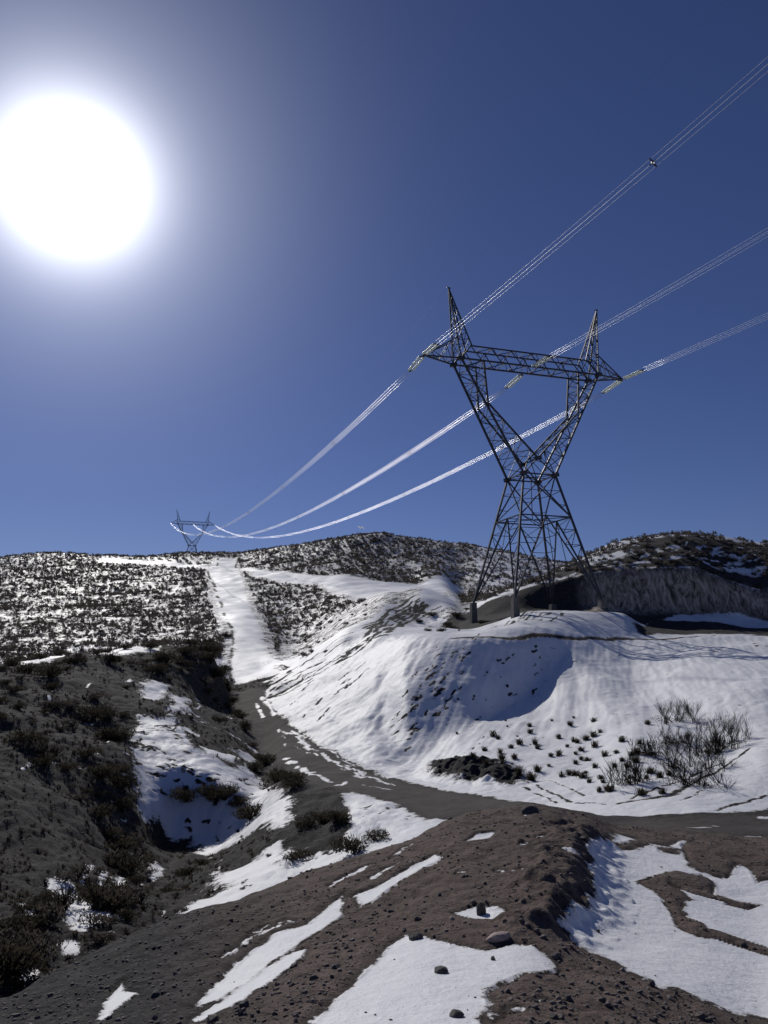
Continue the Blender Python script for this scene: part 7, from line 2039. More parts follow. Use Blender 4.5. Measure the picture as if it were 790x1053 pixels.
def make_tower(loc, rz, label, drops):
    root = empty('transmission_tower', loc, rz)
    tag(root, label, 'pylon')
    corners = [(-1, -1), (1, -1), (1, 1), (-1, 1)]
    for (sx, sy), dz in zip(corners, drops):
        P = Part(); P.bar((sx*BASE, sy*BASE, -.1), (sx*WAIST, sy*WAIST, HW), .23)
        leg = P.make('leg', STEEL, root)
        V, F = box_mesh(sx*BASE, sy*BASE, -dz, .08, .42, .36)
        mesh_obj('footing', V, F, CONCRETE, leg)
    for k in range(4):                                   # one lattice panel per side
        (ax, ay), (bx, by) = corners[k], corners[(k+1) % 4]
        P = Part()
        A = lambda w: Vector((ax*half(w), ay*half(w), w)); B = lambda w: Vector((bx*half(w), by*half(w), w))
        mid = lambda w: (A(w) + B(w)) * .5
        P.bar(A(HW), B(HW), .16); P.bar(A(HB), B(HB), .15)
        P.bar(A(HB), B(HW), .14); P.bar(B(HB), A(HW), .14)
        xc = (A(HB).lerp(B(HW), .62)); wx = xc.z
        for S in (A, B):
            P.bar(S(wx), A(HB).lerp(B(HW), .6) if S is B else B(HB).lerp(A(HW), .6), .07)
            P.bar(S(12.3), (B(HB).lerp(A(HW), .28) if S is B else A(HB).lerp(B(HW), .28)), .07)
        P.bar(mid(HB), A(0), .17); P.bar(mid(HB), B(0), .17)
        for S in (A, B):
            D = lambda w: mid(HB).lerp(S(0), 1 - w / HB)
            ws = (2.4, 4.8, 7.0, 9.0)
            for i, w in enumerate(ws):
                P.bar(S(w), D(w), .075)
                if i + 1 < len(ws): P.bar(S(ws[i+1]), D(w), .075)
            P.bar(S(HB), D(ws[-1]), .07)
            P.bar(D(4.8), D(4.8).lerp(mid(4.8), .9) + Vector((0, 0, .0)), .06)
        P.bar(mid(HB), mid(4.8), .07)
        P.make('lattice_panel', STEEL, root)
    # horizontal diaphragms at belt and waist
    P = Part()
    for w in (HB, HW):
        h = half(w)
        P.bar((-h, -h, w), (h, h, w), .09); P.bar((-h, h, w), (h, -h, w), .09); P.bar((-h, 0, w), (h, 0, w), .09)
    P.bar((0, 0, HB), (0, 0, HW), .08)
    P.make('diaphragm', STEEL, root)
    # two raking arms of the fork
    for s in (-1, 1):
        P = Part(); segs = {}
        for v in (-1, 1):
            o0 = Vector((s*WAIST, v*WAIST, HW)); o1 = Vector((s*10.3, v*1.3, LOW))
            vn = Vector((0, v*2.05, 18.6)); kn = Vector((s*6.7, v*1.5, 25.6)); tp = Vector((s*7.1, v*1.3, LOW))
            P.bar(o0, o1, .24); P.path((vn, kn, tp), .20)
            ok = o0.lerp(o1, .61)
            P.bar(ok, kn, .12)
            P.lace(o0, ok, vn, kn, 7, .085); P.lace(ok, o1, kn, tp, 5, .085)
            P.bar(o0, vn, .14)
            segs[v] = (o0, o1, vn, kn, tp, ok)
        a, b = segs[-1], segs[1]
        P.lace(a[0], a[1], b[0], b[1], 10, .085); P.lace(a[2], a[3], b[2], b[3], 6, .085); P.lace(a[3], a[4], b[3], b[4], 4, .08)
        P.bar(a[2], b[2], .14)
        P.make('fork_arm', STEEL, root)
    # crossarm box truss
    P = Part()
    for v in (-1, 1):
        P.bar((-10.3, v*1.3, LOW), (10.3, v*1.3, LOW), .19)
        P.bar((-8.8, v*1.0, TOP), (8.8, v*1.0, TOP), .16)
        for s in (-1, 1): P.bar((s*10.3, v*1.3, LOW), (s*8.8, v*1.0, TOP), .17)
        n = 12
        for k in range(n):
            x0 = -8.8 + 17.6 * k / n; x1 = -8.8 + 17.6 * (k + 1) / n
            if k % 2 == 0: P.bar((x0, v*1.0, TOP), (x1, v*1.3, LOW), .1)
            else: P.bar((x0, v*1.3, LOW), (x1, v*1.0, TOP), .1)
    P.lace((-10.3, -1.3, LOW), (10.3, -1.3, LOW), (-10.3, 1.3, LOW), (10.3, 1.3, LOW), 13, .09)
    P.lace((-8.8, -1, TOP), (8.8, -1, TOP), (-8.8, 1, TOP), (8.8, 1, TOP), 11, .08)
    P.make('crossarm', STEEL, root)
    for s in (-1, 1):
        P = Part(); tip = Vector((s*TIP, 0, LOW + .3))
        for v in (-1, 1):
            lo = Vector((s*10.3, v*1.3, LOW)); hi = Vector((s*10.35, v*.95, 34.6))
            P.bar(lo, tip, .16); P.bar(hi, tip, .12)
            P.lace(lo, tip, hi, tip, 4, .07)
        P.lace((s*10.3, -1.3, LOW), tip, (s*10.3, 1.3, LOW), tip, 4, .08)
        P.make('arm_tip', STEEL, root)
        P = Part(); ap = Vector((s*11.4, 0, PK))
        for v in (-1, 1):
            o = Vector((s*10.3, v*1.3, LOW)); i = Vector((s*8.6, v*1.0, TOP))
            P.bar(o, ap, .15); P.bar(i, ap, .14); P.lace(o, ap, i, ap, 8, .07)
        P.lace((s*10.3, -1.3, LOW), ap, (s*10.3, 1.3, LOW), ap, 8, .075)
        P.lace((s*8.6, -1, TOP), ap, (s*8.6, 1, TOP), ap, 8, .07)
        P.bar(ap + Vector((-.3*s, 0, 0)), ap + Vector((.25*s, 0, .1)), .12)
        P.make('peak', STEEL, root)
    # gusset plates where the big members meet
    for c in [(sx*WAIST, sy*WAIST, HW) for sx, sy in corners] + [(0, v*2.05, 18.6) for v in (-1, 1)] + [(s*10.3, v*1.3, LOW) for s in (-1, 1) for v in (-1, 1)]:
        P = Part(); P.bar((c[0]-.45, c[1], c[2]-.1), (c[0]+.45, c[1], c[2]+.1), .5)
        P.make('gusset_plate', PLATE, root)
    return root

TW1 = Vector((19.5, 99.6, 5.8)); RZ = R(17.75)
TW2 = Vector((-134.5, 534.0, 53.8)); RZ2 = R(18.5)
tower = make_tower(TW1, RZ, 'large near lattice steel pylon with forked top standing on the snowy bench', (2.6, .9, .9, 3.2))
def copy_tree(o, parent=None):
    c = o.copy(); COL.objects.link(c); c.parent = parent
    for ch in list(o.children): copy_tree(ch, c)
    return c
tower_far = copy_tree(tower)
tower_far.location = TW2; tower_far.rotation_euler = (0, 0, RZ2)
tower_far['label'] = 'tiny distant pylon on the skyline beside the snowy firebreak'
tower_far['group'] = tower['group'] = 'pylons of the power line'

# ------------------------------------------------------------------ insulators and wires
def loc_pt(o, rz, p): return o + Matrix.Rotation(rz, 3, 'Z') @ Vector(p)

def frame_from(d):
    d = d.normalized(); side = d.cross(Vector((0, 0, 1))).normalized(); up = side.cross(d).normalized()
    return d, side, up

def tube(V, F, pts, r, n=6):
    b = len(V)
    for i, p in enumerate(pts):
        d = (pts[min(i+1, len(pts)-1)] - pts[max(i-1, 0)])
        d, s, u = frame_from(d)
        rr = r[i] if isinstance(r, (list, tuple)) else r
        for k in range(n):
            a = 2 * math.pi * k / n
            V.append(p + (s * math.cos(a) + u * math.sin(a)) * rr)
    m = len(pts)
    for i in range(m - 1):
        for k in range(n):
            F.append((b+i*n+k, b+i*n+(k+1) % n, b+(i+1)*n+(k+1) % n, b+(i+1)*n+k))
    F.append(tuple(b+k for k in range(n-1, -1, -1))); F.append(tuple(b+(m-1)*n+k for k in range(n)))

def insulator_set(p, q, label):
    """two parallel strings of glass discs between yoke plates, from p to q"""
    root = empty('insulator_set', p)
    tag(root, label, 'insulator', 'insulator strings of the near pylon')
    d, s, u = frame_from(q - p); Ln = (q - p).length
    for e in (-1, 1):
        V, F = [], []; pts, rr = [], []
        o = s * .28 * e
        nd = 24; a0, a1 = .55, Ln - .55
        for k in range(nd):
            x = a0 + (a1 - a0) * k / nd; st = (a1 - a0) / nd
            for f, r in ((0, .045), (.3, .06), (.42, .165), (.6, .165), (.68, .06)):
                pts.append(o + d * (x + f * st)); rr.append(r)
        tube(V, F, pts, rr, 8)
        mesh_obj('insulator_string', V, F, GLASS, root, True)
    for x in (.35, Ln - .35):
        V, F = [], []
        sg = 1 if x < 1 else -1
        for h in (-.03, .03):
            V += [d*(x - .35*sg) + u*h, d*(x+.2*sg) + s*.42 + u*h, d*(x+.2*sg) - s*.42 + u*h]
        F = [(0, 1, 2), (5, 4, 3), (0, 3, 4, 1), (1, 4, 5, 2), (2, 5, 3, 0)]
        mesh_obj('yoke_plate', V, F, PLATE, root)
    return root

def sagging(p, q, sag, n=90):
    out = []
    for i in range(n + 1):
        x = i / n
        v = p.lerp(q, x); v = v.copy(); v.z -= 4 * sag * x * (1 - x); out.append(v)
    return out

def bundle(p, q, sag, label, spacers, rw=.026):
    root = empty('conductor_bundle', p)
    tag(root, label, 'power line', 'four-wire conductor bundles')
    line = [v - p for v in sagging(p, q, sag)]
    d, s, u = frame_from(q - p)
    h = .23
    for a, b in ((-h, h), (h, h), (h, -h), (-h, -h)):
        V, F = [], []
        tube(V, F, [v + s*a + Vector((0, 0, b)) for v in line], rw, 6)
        mesh_obj('wire', V, F, ALU, root, True)
    Ln = (q - p).length
    for x in spacers:
        f = x / Ln; c = (q - p) * f; c.z -= 4 * sag * f * (1 - f)
        P = Part(); Z = Vector((0, 0, 1))
        cs = [c + s*a*h*.5 + Z*b*h*.5 for a, b in ((-1, 1), (1, 1), (1, -1), (-1, -1))]
        P.path(cs + [cs[0]], .07)
        for (a, b), m in zip(((-1, 1), (1, 1), (1, -1), (-1, -1)), cs): P.bar(m, c + s*a*h*1.25 + Z*b*h*1.25, .08)
        P.make('spacer', SPACER, root)
    return root

vdir = Matrix.Rotation(RZ, 3, 'Z') @ Vector((0, 1, 0))
names = {-1: 'left', 0: 'middle', 1: 'right'}
near_dir = Vector((-vdir.x, -vdir.y, 0)).normalized()
for s in (-1, 0, 1):
    att_u = s * TIP
    zt = LOW + (.3 if s else -.1)
    a_far = loc_pt(TW1, RZ, (att_u, 0 if s else 1.3, zt)); a_near = loc_pt(TW1, RZ, (att_u, 0 if s else -1.3, zt))
    b = loc_pt(TW2, RZ2, (att_u, 0 if s else -1.3, zt))
    # towards the distant pylon
    dd = (b - a_far); hd = Vector((dd.x, dd.y, 0)).normalized()
    e = a_far + hd * 5.0 + Vector((0, 0, -.55))
    insulator_set(a_far, e, {-1: 'pair of glass insulator strings at the left arm tip, leading down to the distant pylon',
        0: 'pair of glass insulator strings under the middle of the crossarm, towards the distant pylon',
        1: 'pair of glass insulators below the right arm tip, pointing down left'}[s])
    bundle(e, b, 14.5, {-1: 'bright wires from the left arm tip sagging to the distant pylon, topmost of the three',
        0: 'bright wires from the middle of the crossarm to the distant pylon',
        1: 'bright wires from the right arm tip to the distant pylon, lowest of the three'}[s], (38, 82, 130, 180, 230, 280, 330, 380, 425))
    # towards the pylon behind the viewer
    e = a_near + near_dir * 5.0 + Vector((0, 0, -.30))
    insulator_set(a_near, e, {-1: 'pair of glass insulator strings at the left arm tip, rising toward the upper right',
        0: 'pair of glass insulators in front of the crossarm middle, rising to the right',
        1: 'pair of glass insulator strings at the right arm tip, pointing right away from the pylon'}[s])
    far_end = a_near + near_dir * 420 + Vector((0, 0, 16))
    bundle(e, far_end, 12.0, {-1: 'wires climbing from the left arm tip, with a dark spacer in the open sky',
        0: 'wires from the middle of the crossarm climbing past the right peak',
        1: 'wires from the right arm tip leaving toward the right edge, lowest on that side'}[s], {-1: (42, 86), 0: (60,), 1: (62,)}[s], .012)
for s in (-1, 1):
    ap = loc_pt(TW1, RZ, (s*11.4, 0, PK)); bp = loc_pt(TW2, RZ2, (s*11.4, 0, PK))
    side = 'left' if s < 0 else 'right'
    for q, sag, r, lb in ((bp, 16.0, .006, 'thin earth wire from the %s peak to the distant pylon' % side), (ap + near_dir*420 + Vector((0, 0, 18)), 10.0, .006, 'thin earth wire from the %s peak toward the upper right' % side)):
        V, F = [], []
        tube(V, F, [v - ap for v in sagging(ap, q, sag)], r, 5)
        o = mesh_obj('earth_wire', V, F, DULL, None, True); o.location = ap
        tag(o, lb, 'wire', 'earth wires at the pylon peaks')

# a small white bird gliding over the far crest
def make_bird(c):
    V, F = [], []
    pts = [Vector((0, -.32, 0)), Vector((0, -.2, .02)), Vector((0, 0, .02)), Vector((0, .2, .03)), Vector((0, .3, .05)), Vector((0, .4, .04))]
    tube(V, F, pts, [.02, .08, .12, .09, .07, .015], 8)
    for s in (-1, 1):
        b = len(V)
        st = [(.08, .16, .05), (.35, .18, .16), (.75, .02, .10)]
        te = [(.08, -.1, .05), (.35, -.06, .15), (.75, -.03, .10)]
        for z in (.012, -.012):
            V += [Vector((s*x, y, h + z)) for x, y, h in st] + [Vector((s*x, y, h + z)) for x, y, h in te]
        for k in range(2):
            F += [(b+k, b+k+1, b+k+4, b+k+3), (b+6+k+1, b+6+k, b+6+k+3, b+6+k+4)]
        F += [(b, b+6, b+7, b+1), (b+1, b+7, b+8, b+2), (b+4, b+10, b+9, b+3), (b+5, b+11, b+10, b+4), (b+2, b+8, b+11, b+5), (b+3, b+9, b+6, b)]
    b = len(V)
    V += [Vector((-.03, -.3, .01)), Vector((.03, -.3, .01)), Vector((.1, -.5, .01)), Vector((-.1, -.5, .01)), Vector((-.03, -.3, -.01)), Vector((.03, -.3, -.01)), Vector((.1, -.5, -.01)), Vector((-.1, -.5, -.01))]
    F += [(b, b+1, b+2, b+3), (b+7, b+6, b+5, b+4), (b, b+4, b+5, b+1), (b+1, b+5, b+6, b+2), (b+2, b+6, b+7, b+3), (b+3, b+7, b+4, b)]
    o = mesh_obj('bird', V, F, WHITE); o.location = c; o.scale = (.75, .75, .75); o.rotation_euler = (R(-25), R(10), R(30))
    tag(o, 'tiny white bird-like speck in the sky above the dark hill crest', 'bird')
make_bird((-3.2, 105.0, 16.3))

# ------------------------------------------------------------------ plants
def leafy_mesh(name, seed, r, h, nleaf, nstem, leaf, mat_leaf=None):
    """dense low shrub: many small leaf faces through a lumpy dome, on woody stems"""
    rg = np.random.default_rng(seed)
    lobes = [(rg.uniform(-.6, .6) * r, rg.uniform(-.6, .6) * r, rg.uniform(.12, .45) * h, rg.uniform(.35, .65) * r) for _ in range(8)]
    V = []; F = []; mi = []
    per = nleaf // len(lobes)
    for lx, ly, lz, lr in lobes:
        u = rg.normal(size=(per, 3)); u /= np.linalg.norm(u, axis=1)[:, None]
        rad = lr * rg.uniform(.35, 1.08, per) ** .6
        c = u * rad[:, None] * np.array([1, 1, h / r * .55]) + np.array([lx, ly, lz])
        for k in range(per):
            if c[k, 2] < .02: c[k, 2] = abs(c[k, 2]) + .02
            d1 = rg.normal(size=3); d1[2] = abs(d1[2]) + .6; d1 /= np.linalg.norm(d1)
            d2 = np.cross(d1, rg.normal(size=3)); d2 /= np.linalg.norm(d2) + 1e-9
            a = leaf * rg.uniform(.6, 1.7); b = leaf * rg.uniform(.25, .5)
            i = len(V)
            V += [c[k] - d2*b, c[k] + d1*a*.5 + d2*b*.3, c[k] + d1*a*1.4, c[k] + d1*a*.4 - d2*b*1.4]
            F.append((i, i+1, i+2, i+3)); mi.append(0)
    for k in range(nstem):
        a = rg.uniform(0, 6.28); l = rg.uniform(.5, 1.1)
        p0 = Vector((rg.normal()*.08*r, rg.normal()*.08*r, -.05)); p2 = Vector((math.cos(a)*r*l*.75, math.sin(a)*r*l*.75, h*rg.uniform(.5, 1.05)))
        p1 = p0.lerp(p2, .5) + Vector((0, 0, .1*h))
        b = len(V); tube(V, F, [p0, p1, p2], [.022, .014, .004], 3); mi += [1] * (len(F) - len(mi))
    me = bpy.data.meshes.new(name); me.from_pydata([tuple(v) for v in V], [], F)
    me.materials.append(mat_leaf or LEAF); me.materials.append(STEM)
    me.polygons.foreach_set('material_index', mi)
    return me

def twig_part(seed, r, h, n, sub):
    """bare upright fan of branching twigs"""
    rg = random.Random(seed); V = []; F = []
    roots = [(rg.gauss(0, .38) * r, rg.gauss(0, .3) * r, rg.uniform(.5, 1.1)) for _ in range(9)]
    for k in range(n):
        rx, ry, rh = rg.choice(roots)
        a = rg.uniform(0, 6.283); sp = rg.uniform(.03, .42)
        p0 = Vector((rx + rg.gauss(0, .07), ry + rg.gauss(0, .07), -.08))
        p3 = Vector((p0.x + math.cos(a)*r*sp, p0.y + math.sin(a)*r*sp, h*rh*rg.uniform(.45, 1.0)))
        p1 = p0.lerp(p3, .35) + Vector((-math.cos(a), -math.sin(a), .4)) * .07 * h
        p2 = p0.lerp(p3, .7) + Vector((rg.uniform(-1, 1), rg.uniform(-1, 1), 1)) * .04 * h
        tube(V, F, [p0, p1, p2, p3], [.014, .010, .007, .003], 3)
        for q in range(sub):
            f = rg.uniform(.3, .95)
            b0 = p1.lerp(p3, f); dr = (p3 - p0).normalized() + Vector((rg.uniform(-1, 1), rg.uniform(-1, 1), rg.uniform(-.1, .6))) * .75
            b1 = b0 + dr.normalized() * h * rg.uniform(.12, .34)
            tube(V, F, [b0, b0.lerp(b1, .5) + Vector((0, 0, .015)), b1], [.006, .004, .002], 3)
    return V, F

rnd = random.Random(77)
bushes = [leafy_mesh('shrub', 100 + k, rnd.uniform(.75, .95), rnd.uniform(.65, .9), 900, 16, .075) for k in range(6)]
small = [leafy_mesh('shrub', 200 + k, .6, .6, 260, 8, .10, SCRUB) for k in range(5)]

def plant(name, me, x, y, sc, label, group, cat='shrub', sz=1.0):
    o = bpy.data.objects.new(name, me); COL.objects.link(o)
    o.location = (x, y, ground_z(x, y) - .03 * sc); o.rotation_euler = (rnd.uniform(-.12, .12), rnd.uniform(-.12, .12), rnd.uniform(0, 6.28))
    o.scale = (sc * rnd.uniform(.85, 1.25), sc * rnd.uniform(.85, 1.2), sc * sz * rnd.uniform(.8, 1.15))
    tag(o, label, cat, group); return o

for x, y in GULLY:
    if y > 76: lb = 'dark shrub along the crest of the left slope, below the snowy ledge'
    elif y < 24: lb = 'dark twiggy shrub at the bottom of the shaded gully, lower left'
    elif y < 45: lb = 'dark rounded shrub on the bare gravel slope left of the gully'
    else: lb = 'dark shrub in the dense thicket below the snowy ledge on the left'
    plant('shrub', rnd.choice(bushes + small[:3]), x, y, (.38 + .85 * rnd.random() ** 2) * (.58 + .014 * y), lb, 'dark shrubs of the left gully')
E_LAB = dict(
 hollow=('dark shrub in the shaded hollow left of the pylon feet', 'shrubs in the hollow by the pylon', .9),
 knob=('dark shrub in the blue shade on the snowy knob in the gully', 'shrubs on the shaded snow knob', 1.1),
 roadside=('dark shrub on the left verge of the dirt road', 'shrubs beside the dirt road', 1.0),
 bank=('dark shrub on the patchy snow bank below the bend of the road', 'shrubs on the patchy bank', .8),
 junction=('big dark shrub at the foot of the firebreak, left of its ditch', 'shrubs at the foot of the firebreak', 1.8))
for k, (lb, g, sc) in E_LAB.items():
    for x, y in EXPL[k]: plant('shrub', rnd.choice(bushes), x, y, sc * rnd.uniform(.8, 1.2), lb, g)

# bare bushes on the snow fan: a thing with twigs and a darker base
B_LAB = ['bare bush with pale upright twigs, highest on the snow fan', 'bare bush in the middle of the thicket on the snow fan',
 'low bare bush on the left side of the thicket on the snow fan', 'bare bush with tall upright twigs, rightmost on the snow fan',
 'bare bush above the road at the left foot of the snow fan', 'tangled bare bush at the foot of the thicket beside the ditch',
 'low bare bush on the snow left of the thicket, below the tussocks', 'spreading bare bush just left of the rightmost one']
B_SZ = [(1.9, 1.7), (2.4, 1.5), (1.5, 1.0), (1.9, 1.9), (1.3, 1.4), (2.0, 1.0), (1.2, .8), (1.2, 1.1)]
for k, ((x, y), (r, h)) in enumerate(zip(BASIN, B_SZ)):
    t = empty('bare_bush', (x, y, ground_z(x, y) - .03), rnd.uniform(0, 6.28))
    tag(t, B_LAB[k], 'bush', 'bare bushes on the snow fan')
    V, F = twig_part(300 + k, r, h, 75, 7)
    mesh_obj('twigs', V, F, DRY, t)
    me = leafy_mesh('undergrowth', 330 + k, r * .75, h * .32, 420, 8, .05, DRY)
    o = bpy.data.objects.new('undergrowth', me); COL.objects.link(o); o.parent = t
# single thin bush with light twigs at the edge of the patchy bank
def tussock(seed):
    rg = random.Random(seed); V = []; F = []
    for k in range(110):
        a = rg.uniform(0, 6.283); l = rg.uniform(.2, .45); sp = rg.uniform(.05, .42)
        p0 = Vector((rg.gauss(0, .07), rg.gauss(0, .07), -.02)); d = Vector((math.cos(a), math.sin(a), 0))
        p1 = p0 + d*sp*.45 + Vector((0, 0, l*.75)); p2 = p0 + d*sp + Vector((0, 0, l*.9))
        w = Vector((-d.y, d.x, 0)) * .012; b = len(V)
        V += [p0 - w, p0 + w, p1 + w*.8, p1 - w*.8, p2]
        F += [(b, b+1, b+2, b+3), (b+3, b+2, b+4)]
    me = bpy.data.meshes.new('grass_tussock'); me.from_pydata([tuple(v) for v in V], [], F); me.materials.append(GRASS); return me
tus = [tussock(400 + k) for k in range(4)]
for k, (x, y) in enumerate(TUS):
    plant('grass_tussock', rnd.choice(tus), x, y, rnd.uniform(.35, 1.15), 'small dark grass tussock poking out of the snow fan', 'tussocks on the snow fan', 'tussock')
for x, y in CENTER:
    if cover(x, y, bare) > .4: continue
    plant('shrub', rnd.choice(small), x, y, rnd.uniform(.7, 1.2), 'dark shrub on the snowy slope between the firebreak and the climbing tracks', 'shrubs between firebreak and tracks')
for x, y in RHILL:
    lb = 'dark shrub along the skyline of the right-hand hill' if y > 134 else 'dark shrub overhanging the top edge of the cut bank' if y < 114 else 'dark shrub on the patchy snow slope above the cut bank'
    plant('shrub', rnd.choice(small), x, y, rnd.uniform(.7, 1.3), lb, 'shrubs of the right-hand hill')

# thousands of small far shrubs that read as one speckled cover
def in_poly(x, y, p):
    c = False; j = len(p) - 1
    for i in range(len(p)):
        if (p[i][1] > y) != (p[j][1] > y) and x < (p[j][0]-p[i][0])*(y-p[i][1])/(p[j][1]-p[i][1]) + p[i][0]: c = not c
        j = i
    return c
DENS = .62 + .5 * gnoise(GX / 16.0, GY / 22.0, 3) + .35 * gnoise(GX / 4.0, GY / 7.0, 4)
def scrub(zone, count, name, smin, smax, label, keep=None, mat=None):
    rg = np.random.default_rng(5); tm = []
    for k in range(6):
        n = 26; c = rg.normal(size=(n, 3)) * np.array([.42, .42, .25]) + np.array([0, 0, .34]); c[:, 2] = np.abs(c[:, 2])
        o1 = rg.normal(size=(n, 3)) * .2; o2 = rg.normal(size=(n, 3)) * .2; o1[:, 2] += .12
        tm.append(np.stack([c - o1, c + o2, c + o1], 1).reshape(-1, 3))
    Vs = []; n = 0; tr = 0
    t0, t1, l0, l1 = zone
    r0, r1 = int(np.interp(l0, np.arange(len(ground_z_lines)), ground_z_lines)), int(np.interp(l1, np.arange(len(ground_z_lines)), ground_z_lines))
    while n < count and tr < count * 25:
        tr += 1
        t = rg.uniform(t0, t1); j = col_of(t, 1.0); i = int(rg.uniform(r0, r1)); y = float(GY[i, j] * (1 + rg.uniform(-.004, .004))); x = t * y
        if keep and not keep(x, y): continue
        dens = float(DENS[i, j])
        if rg.uniform() > dens or bare[i, j] > .3 or cliff[i, j] > .3: continue
        n += 1
        s = smin + (smax - smin) * rg.uniform() ** 1.6; s *= min(1.25, max(.34, .24 + y / 300)); a = rg.uniform(0, 6.28); ca, sa = math.cos(a) * s, math.sin(a) * s
        v = tm[rg.integers(6)]; z = ground_z(x, y) - .05; hz = s * rg.uniform(.9, 1.6)
        Vs.append(np.stack([v[:, 0]*ca - v[:, 1]*sa + x, v[:, 0]*sa + v[:, 1]*ca + y, v[:, 2]*hz + z], 1))
    V = np.concatenate(Vs); F = np.arange(len(V)).reshape(-1, 3)
    me = numpy_mesh(name, V, F); me.materials.append(mat or SCRUB)
    o = bpy.data.objects.new(name, me); COL.objects.link(o)
    tag(o, label, 'scrub', None, 'stuff'); return o
def off_tracks(x, y):
    t = x / y
    if t > -.135 and y < 150: return False                 # the climbing tracks and the fill face
    if t > -.235 and t < -.13 and y < 112: return False
    return y > 104
scrub((-.75, .26, 11.4, 16.25), 29000, 'hillside_scrub', .28, .95, 'fine dark scrub speckling the snowy far hillsides', off_tracks)
scrub((-.62, -.135, 4.6, 10.3), 7500, 'gully_scrub', .10, .42, 'low twiggy ground scrub on the shaded gully side at left', lambda x, y: cover(x, y, snow) < .2 and cover(x, y, road) < .1, DRY)
scrub((.13, .62, 13.05, 14.3), 800, 'hill_brush', .5, 1.2, 'low dark brush covering the right-hand hill above the cut bank', lambda x, y: y < 156)

# ------------------------------------------------------------------ stones
def rock_mesh(name, seed, r, sq=(1, .8, .6), mat=None):
    bm = bmesh.new(); bmesh.ops.create_icosphere(bm, subdivisions=3, radius=1.0)
    rg = random.Random(seed); ns = [(Vector((rg.gauss(0, 1), rg.gauss(0, 1), rg.gauss(0, 1))).normalized(), rg.uniform(.62, .96)) for _ in range(26)]
    for v in bm.verts:
        c = v.co.copy()
        for d, h in ns:
            e = c.dot(d)
            if e > h: c -= d * (e - h) * .85
        c *= 1 + .04 * math.sin(9*c.x + seed) * math.cos(8*c.y - seed)
        v.co = Vector((c.x*sq[0], c.y*sq[1], c.z*sq[2])) * r
    me = bpy.data.meshes.new(name); bm.to_mesh(me); bm.free(); me.materials.append(mat or ROCK); return me
R_LAB = {0: ('dark flat rock lying alone in the lower snow patch', .12, (1, .7, .5)), 1: ('dark upright stone at the rim of the small snow patch in the mound', .13, (.7, .6, .9)),
 2: ('small dark stone at the bottom edge of the lower snow patch', .08, (1, .8, .6)), 4: ('dark clod at the top edge of the lower snow patch', .12, (1, .8, .7)),
 5: ('pale reddish stone in the dark soil between the snow patches', .16, (1.3, .7, .4)), 6: ('dark boulder on the tip of the mound beside the road', .24, (1, .8, .7))}
vr = [rock_mesh('rock', 500 + k, 1.0, (1, rnd.uniform(.6, .9), rnd.uniform(.45, .75)), ROCKP if k == 3 else ROCK) for k in range(5)]
for k, (x, y) in enumerate(ROCKS):
    if k in R_LAB:
        lb, r, sq = R_LAB[k]; me = rock_mesh('rock', 520 + k, 1.0, sq, ROCKP if k == 5 else ROCK)
    else:
        r = rnd.uniform(.03, .075); me = rnd.choice(vr); lb = 'small stone lying loose on the foreground spoil and snow'
    o = bpy.data.objects.new('rock', me); COL.objects.link(o)
    o.scale = (r, r, r); o.location = (x, y, ground_z(x, y) + r * (.45 if k == 1 else .12)); o.rotation_euler = (rnd.uniform(-.1, .1), rnd.uniform(-.1, .1), rnd.uniform(0, 6.28))
    tag(o, lb, 'rock', 'loose rocks in the foreground')

def gravel(count):
    rg = np.random.default_rng(8)
    ph = (1 + 5 ** .5) / 2
    iv = np.array([(-1, ph, 0), (1, ph, 0), (-1, -ph, 0), (1, -ph, 0), (0, -1, ph), (0, 1, ph), (0, -1, -ph), (0, 1, -ph), (ph, 0, -1), (ph, 0, 1), (-ph, 0, -1), (-ph, 0, 1)]) / 1.9
    fc = np.array([(0,11,5),(0,5,1),(0,1,7),(0,7,10),(0,10,11),(1,5,9),(5,11,4),(11,10,2),(10,7,6),(7,1,8),(3,9,4),(3,4,2),(3,2,6),(3,6,8),(3,8,9),(4,9,5),(2,4,11),(6,2,10),(8,6,7),(9,8,1)])
    Vs, Fs = [], []; n = 0; tr = 0
    while n < count and tr < count * 12:
        tr += 1
        y = 6.5 * math.exp(rg.uniform(0, math.log(21.5 / 6.5))); x = rg.uniform(-.55, .55) * y
        sv = cover(x, y, snow)
        if sv > -.5 and not (rg.uniform() < .02): continue
        if float(gnoise(np.array([x / 1.7]), np.array([y / 1.7]), 21)[0]) < rg.uniform(-.9, .35): continue
        s = .006 + .030 * rg.uniform() ** 6 + (.05 * rg.uniform() if rg.uniform() < .008 else 0)
        if sv > 0: s *= .7
        j = iv * rg.uniform(.65, 1.2, size=(12, 1)) * s * np.array([rg.uniform(.8, 1.4), rg.uniform(.8, 1.3), rg.uniform(.5, .9)])
        a = rg.uniform(0, 6.28)
        j = np.stack([j[:, 0]*math.cos(a) - j[:, 1]*math.sin(a), j[:, 0]*math.sin(a) + j[:, 1]*math.cos(a), j[:, 2]], 1)
        Vs.append(j + np.array([x, y, ground_z(x, y) + s * .25])); Fs.append(fc + 12 * n); n += 1
    me = numpy_mesh('gravel', np.concatenate(Vs), np.concatenate(Fs)); me.materials.append(PEB)
    o = bpy.data.objects.new('gravel', me); COL.objects.link(o)
    tag(o, 'loose gravel strewn over the foreground spoil', 'gravel', None, 'stuff')
gravel(14000)

